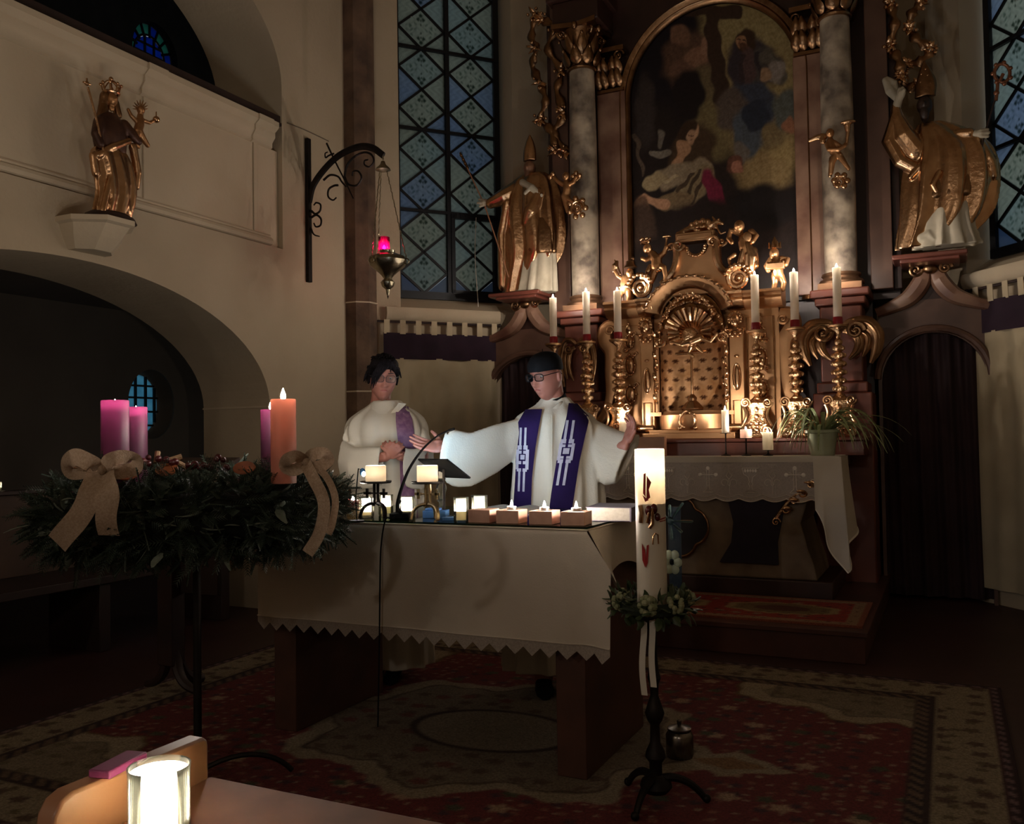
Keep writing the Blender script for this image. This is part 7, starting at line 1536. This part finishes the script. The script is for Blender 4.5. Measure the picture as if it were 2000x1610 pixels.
# ---- putti
def putto(label, Y, k0, chains, head, m, extra=None, base=None):
    s = sc_y(Y); s.k = kpx(PY(k0[0], k0[1], Y)); bp = PY(*k0, Y); t = thing('putto', label, 'carved angel', bp, 'small carved angels on the retable'); s.b = MB()
    for c in chains: s.cap(c)
    x, y, d, r = head; s.ball(x, y, d, r*.85, r, r*.9).ball(x, y+r*.15, d+r*.9, r*.16, r*.22, r*.2).ball(x-r*.35, y-r*.1, d+r*.7, r*.2, r*.12, r*.14).ball(x+r*.35, y-r*.1, d+r*.7, r*.2, r*.12, r*.14)
    organic('body', s.b, m, .0045, t, 1)
    if extra: extra(s, t)
    return t
def ex1(s, t):
    b = MB(); b.lathe([(s.k*13, 0), (s.k*12, s.k*3), (s.k*9, s.k*6), (s.k*8, s.k*13), (.0001, s.k*16)], s.p(1233, 524, 4), 16); b.ell(s.p(1238, 506, 6), s.k*4, 8, 6); b.build('hat', M_GOLDD, t)
    s.b = MB(); s.cap([(1200, 530, 2, 4), (1202, 520, 2, 7), (1206, 512, 2, 3)]).cap([(1202, 509, 4, 1.6), (1210, 528, 4, 2), (1213, 536, 4, 2)]); organic('trumpet_cloth', s.b, M_GOLD, .004, t, 1)
    s.b = MB(); s.cap([(1215, 562, 6, 5), (1226, 560, 9, 6), (1236, 566, 5, 4)]); organic('loincloth', s.b, M_GOLD, .004, t, 1)
putto('small gilt angel in a cap beside the column, one arm raised', 6.90, (1222, 592), [[(1224, 545, 4, 9), (1222, 558, 4, 10), (1221, 566, 4, 10)], [(1217, 568, 4, 6), (1212, 580, 5, 5), (1210, 590, 5, 4)], [(1227, 568, 4, 6), (1230, 582, 5, 5), (1228, 592, 5, 4)], [(1218, 546, 4, 5), (1208, 540, 4, 4), (1203, 530, 4, 3.5)], [(1230, 548, 6, 5), (1240, 545, 8, 4.5), (1232, 556, 10, 4)]], (1232, 534, 6, 9), M_SKG, ex1)
def ex2(s, t):
    b = MB(); q = s.p(1262, 474, 4); b.tube([q+np.array([s.k*9*math.cos(a), s.k*9*math.sin(a), s.k*2*math.cos(a)]) for a in np.linspace(0, 6.28, 14)], s.k*2, 6)
    for a in np.linspace(0, 6.28, 6, endpoint=False): b.ell(q+np.array([s.k*9*math.cos(a), s.k*9*math.sin(a), s.k*6]), s.k*3.2, 8, 6)
    b.build('crown', M_GOLD, t); s.b = MB(); s.cap([(1305, 465, 6, 3), (1303, 474, 6, 2), (1302, 482, 6, 3)]).ball(1304, 464, 6, 9, 3, 9); organic('bowl', s.b, M_GOLD, .004, t, 1)
    s.b = MB(); s.cap([(1272, 522, 8, 5), (1268, 532, 10, 5), (1266, 538, 8, 3)]).cap([(1290, 526, 6, 7), (1280, 530, 8, 6)]); organic('drapery', s.b, M_GOLD, .004, t, 1)
putto('crowned reclining angel lifting a bowl beside the tabernacle crest', 6.92, (1280, 582), [[(1275, 498, 2, 9), (1284, 508, 4, 11), (1284, 522, 6, 11)], [(1282, 528, 6, 8), (1276, 545, 8, 7), (1268, 562, 8, 6), (1262, 578, 6, 4.5)], [(1292, 522, 6, 8), (1300, 525, 10, 6), (1303, 540, 10, 5), (1300, 552, 8, 4)], [(1274, 504, 6, 5), (1264, 510, 10, 4.5), (1258, 507, 12, 4)], [(1290, 502, 4, 6), (1300, 494, 6, 5), (1304, 484, 8, 4)]], (1266, 487, 4, 10.5), M_SKG, ex2)
def ex3(s, t):
    s.b = MB(); s.cap([(1462, 480, 10, 9), (1470, 505, 10, 11), (1468, 530, 8, 9)]).cap([(1455, 490, 12, 6), (1448, 515, 12, 6)]).cap([(1474, 490, 6, 7), (1478, 520, 6, 7)]).cap([(1462, 500, 16, 4), (1458, 530, 14, 4)]); organic('gilt_robe', s.b, M_GOLD, .005, t, 1)
    s.b = MB(); s.ball(1462, 466, 14, 9, 11, 4); organic('breastcloth', s.b, M_GOLDS, .005, t, 1)
putto('kneeling angel in gilt robe bowing its covered head beside the crest', 6.92, (1455, 542), [[(1455, 470, 4, 13), (1458, 485, 6, 13), (1464, 505, 6, 12), (1466, 530, 4, 10)], [(1445, 455, 4, 8), (1428, 452, 6, 6), (1425, 468, 8, 5.5), (1432, 476, 12, 4.5)], [(1468, 455, 4, 8), (1478, 462, 6, 6), (1472, 474, 12, 5)], [(1455, 515, 8, 8), (1438, 525, 10, 7), (1424, 534, 8, 4.5)], [(1437, 500, 10, 5), (1426, 508, 10, 4), (1428, 516, 12, 3.5)]], (1446, 444, 10, 12), M_SKG, ex3)
def ex4(s, t):
    b = MB(); q = s.p(1514, 486, 4)
    for a in np.linspace(0, 6.28, 7, endpoint=False): b.tube([q+np.array([s.k*9*math.cos(a), s.k*9*math.sin(a), 0]), q+np.array([s.k*11*math.cos(a), s.k*11*math.sin(a), s.k*12])], [s.k*4, s.k*.6], 6)
    b.lathe([(s.k*7, 0), (s.k*5, s.k*8), (s.k*4.5, s.k*16), (.0001, s.k*24)], q, 12); b.build('spiked_crown', M_GOLD, t)
    b = MB(); c = s.p(1518, 524, 22); b.box(c, (s.k*34, s.k*14, s.k*11)); 
    for q_ in range(6): b.ell(c+np.array([s.k*(-14+5.6*q_), 0, s.k*7]), s.k*3.6, 8, 6)
    b.build('casket', M_GOLDS, t, bevel=.003)
putto('standing angel in spiked crown carrying a casket on the cornice', 6.94, (1518, 568), [[(1516, 508, 2, 10), (1518, 525, 4, 12), (1520, 538, 4, 11)], [(1514, 540, 4, 7), (1515, 554, 6, 6), (1512, 566, 6, 5)], [(1526, 540, 4, 7), (1532, 554, 6, 6), (1530, 566, 6, 5)], [(1506, 508, 4, 6), (1498, 522, 10, 5), (1504, 532, 18, 4.5)], [(1528, 506, 4, 6), (1540, 508, 8, 5), (1538, 520, 18, 4.5)]], (1513, 496, 6, 11), M_SKG, ex4)
def ex5(s, t):
    b = MB(); scrolls(b, s.p(1131, 408, 10), s.k*15, 2.2, (1, 0, 0), None, 1, .24)
    for q in range(7): a = q*.9; b.ell(s.p(1131+16*math.cos(a), 408+18*math.sin(a), 9), s.k*6, 8, 6)
    b.build('cloud_scroll', M_GOLD, t); b = MB()
    for (x, y) in ((1083, 342), (1128, 340), (1135, 345), (1122, 346), (1078, 348)): b.ell(s.p(x, y, 8), s.k*5, 8, 6)
    b.build('leaf_tufts', M_GOLD, t); s.b = MB(); s.cap([(1108, 362, -2, 4), (1120, 352, -4, 6), (1132, 344, -6, 3)]); organic('wing', s.b, M_GOLD, .005, t, 1)
putto('flying angel with a swirling cloud on the column above the priest', 7.08, (1118, 425), [[(1108, 358, 4, 7), (1110, 372, 6, 8), (1108, 382, 6, 8)], [(1106, 384, 8, 6), (1114, 392, 10, 5), (1122, 398, 10, 4)], [(1104, 384, 6, 6), (1108, 400, 8, 5), (1112, 415, 8, 4)], [(1102, 362, 6, 5), (1092, 356, 8, 4), (1085, 348, 8, 3.5)], [(1114, 362, 6, 5), (1124, 358, 8, 4), (1128, 348, 8, 3.5)]], (1108, 346, 6, 9), M_SKG, ex5)
def ex6(s, t):
    b = MB(); scrolls(b, s.p(1640, 358, 10), s.k*13, 2., (1, 0, 0), None, 1, .26)
    for q in range(6): a = q*1.05; b.ell(s.p(1643+13*math.cos(a), 355+12*math.sin(a), 9), s.k*6, 8, 6)
    b.build('cloud_scroll', M_GOLD, t); s.b = MB(); s.cap([(1654, 285, 10, 3), (1657, 262, 10, 4), (1656, 248, 10, 7)]).ball(1657, 242, 10, 15, 4, 9); organic('horn', s.b, M_GOLD, .005, t, 1)
    s.b = MB(); s.cap([(1610, 268, 2, 7), (1596, 270, 4, 6), (1582, 276, 4, 4)]).cap([(1606, 266, 4, 5), (1608, 278, 6, 6)]); organic('wing', s.b, M_GOLD, .005, t, 1)
    s.b = MB(); s.cap([(1626, 312, 8, 6), (1624, 330, 8, 5), (1622, 345, 6, 4)]).cap([(1642, 305, 10, 5), (1650, 318, 8, 4)]); organic('drapery', s.b, M_GOLD, .005, t, 1)
putto('flying angel lifting a horn on the column above the spider plant', 7.08, (1635, 372), [[(1622, 278, 4, 8), (1626, 292, 6, 9), (1634, 304, 6, 9)], [(1632, 306, 8, 7), (1626, 322, 10, 6), (1624, 340, 8, 4.5)], [(1640, 306, 8, 7), (1650, 320, 10, 5), (1658, 332, 8, 4)], [(1616, 284, 8, 5), (1620, 296, 12, 4.5), (1640, 296, 14, 4), (1652, 288, 12, 3.5)], [(1630, 280, 6, 5), (1645, 290, 8, 4.5), (1653, 284, 10, 4)]], (1622, 262, 6, 9.5), M_SKG, ex6)
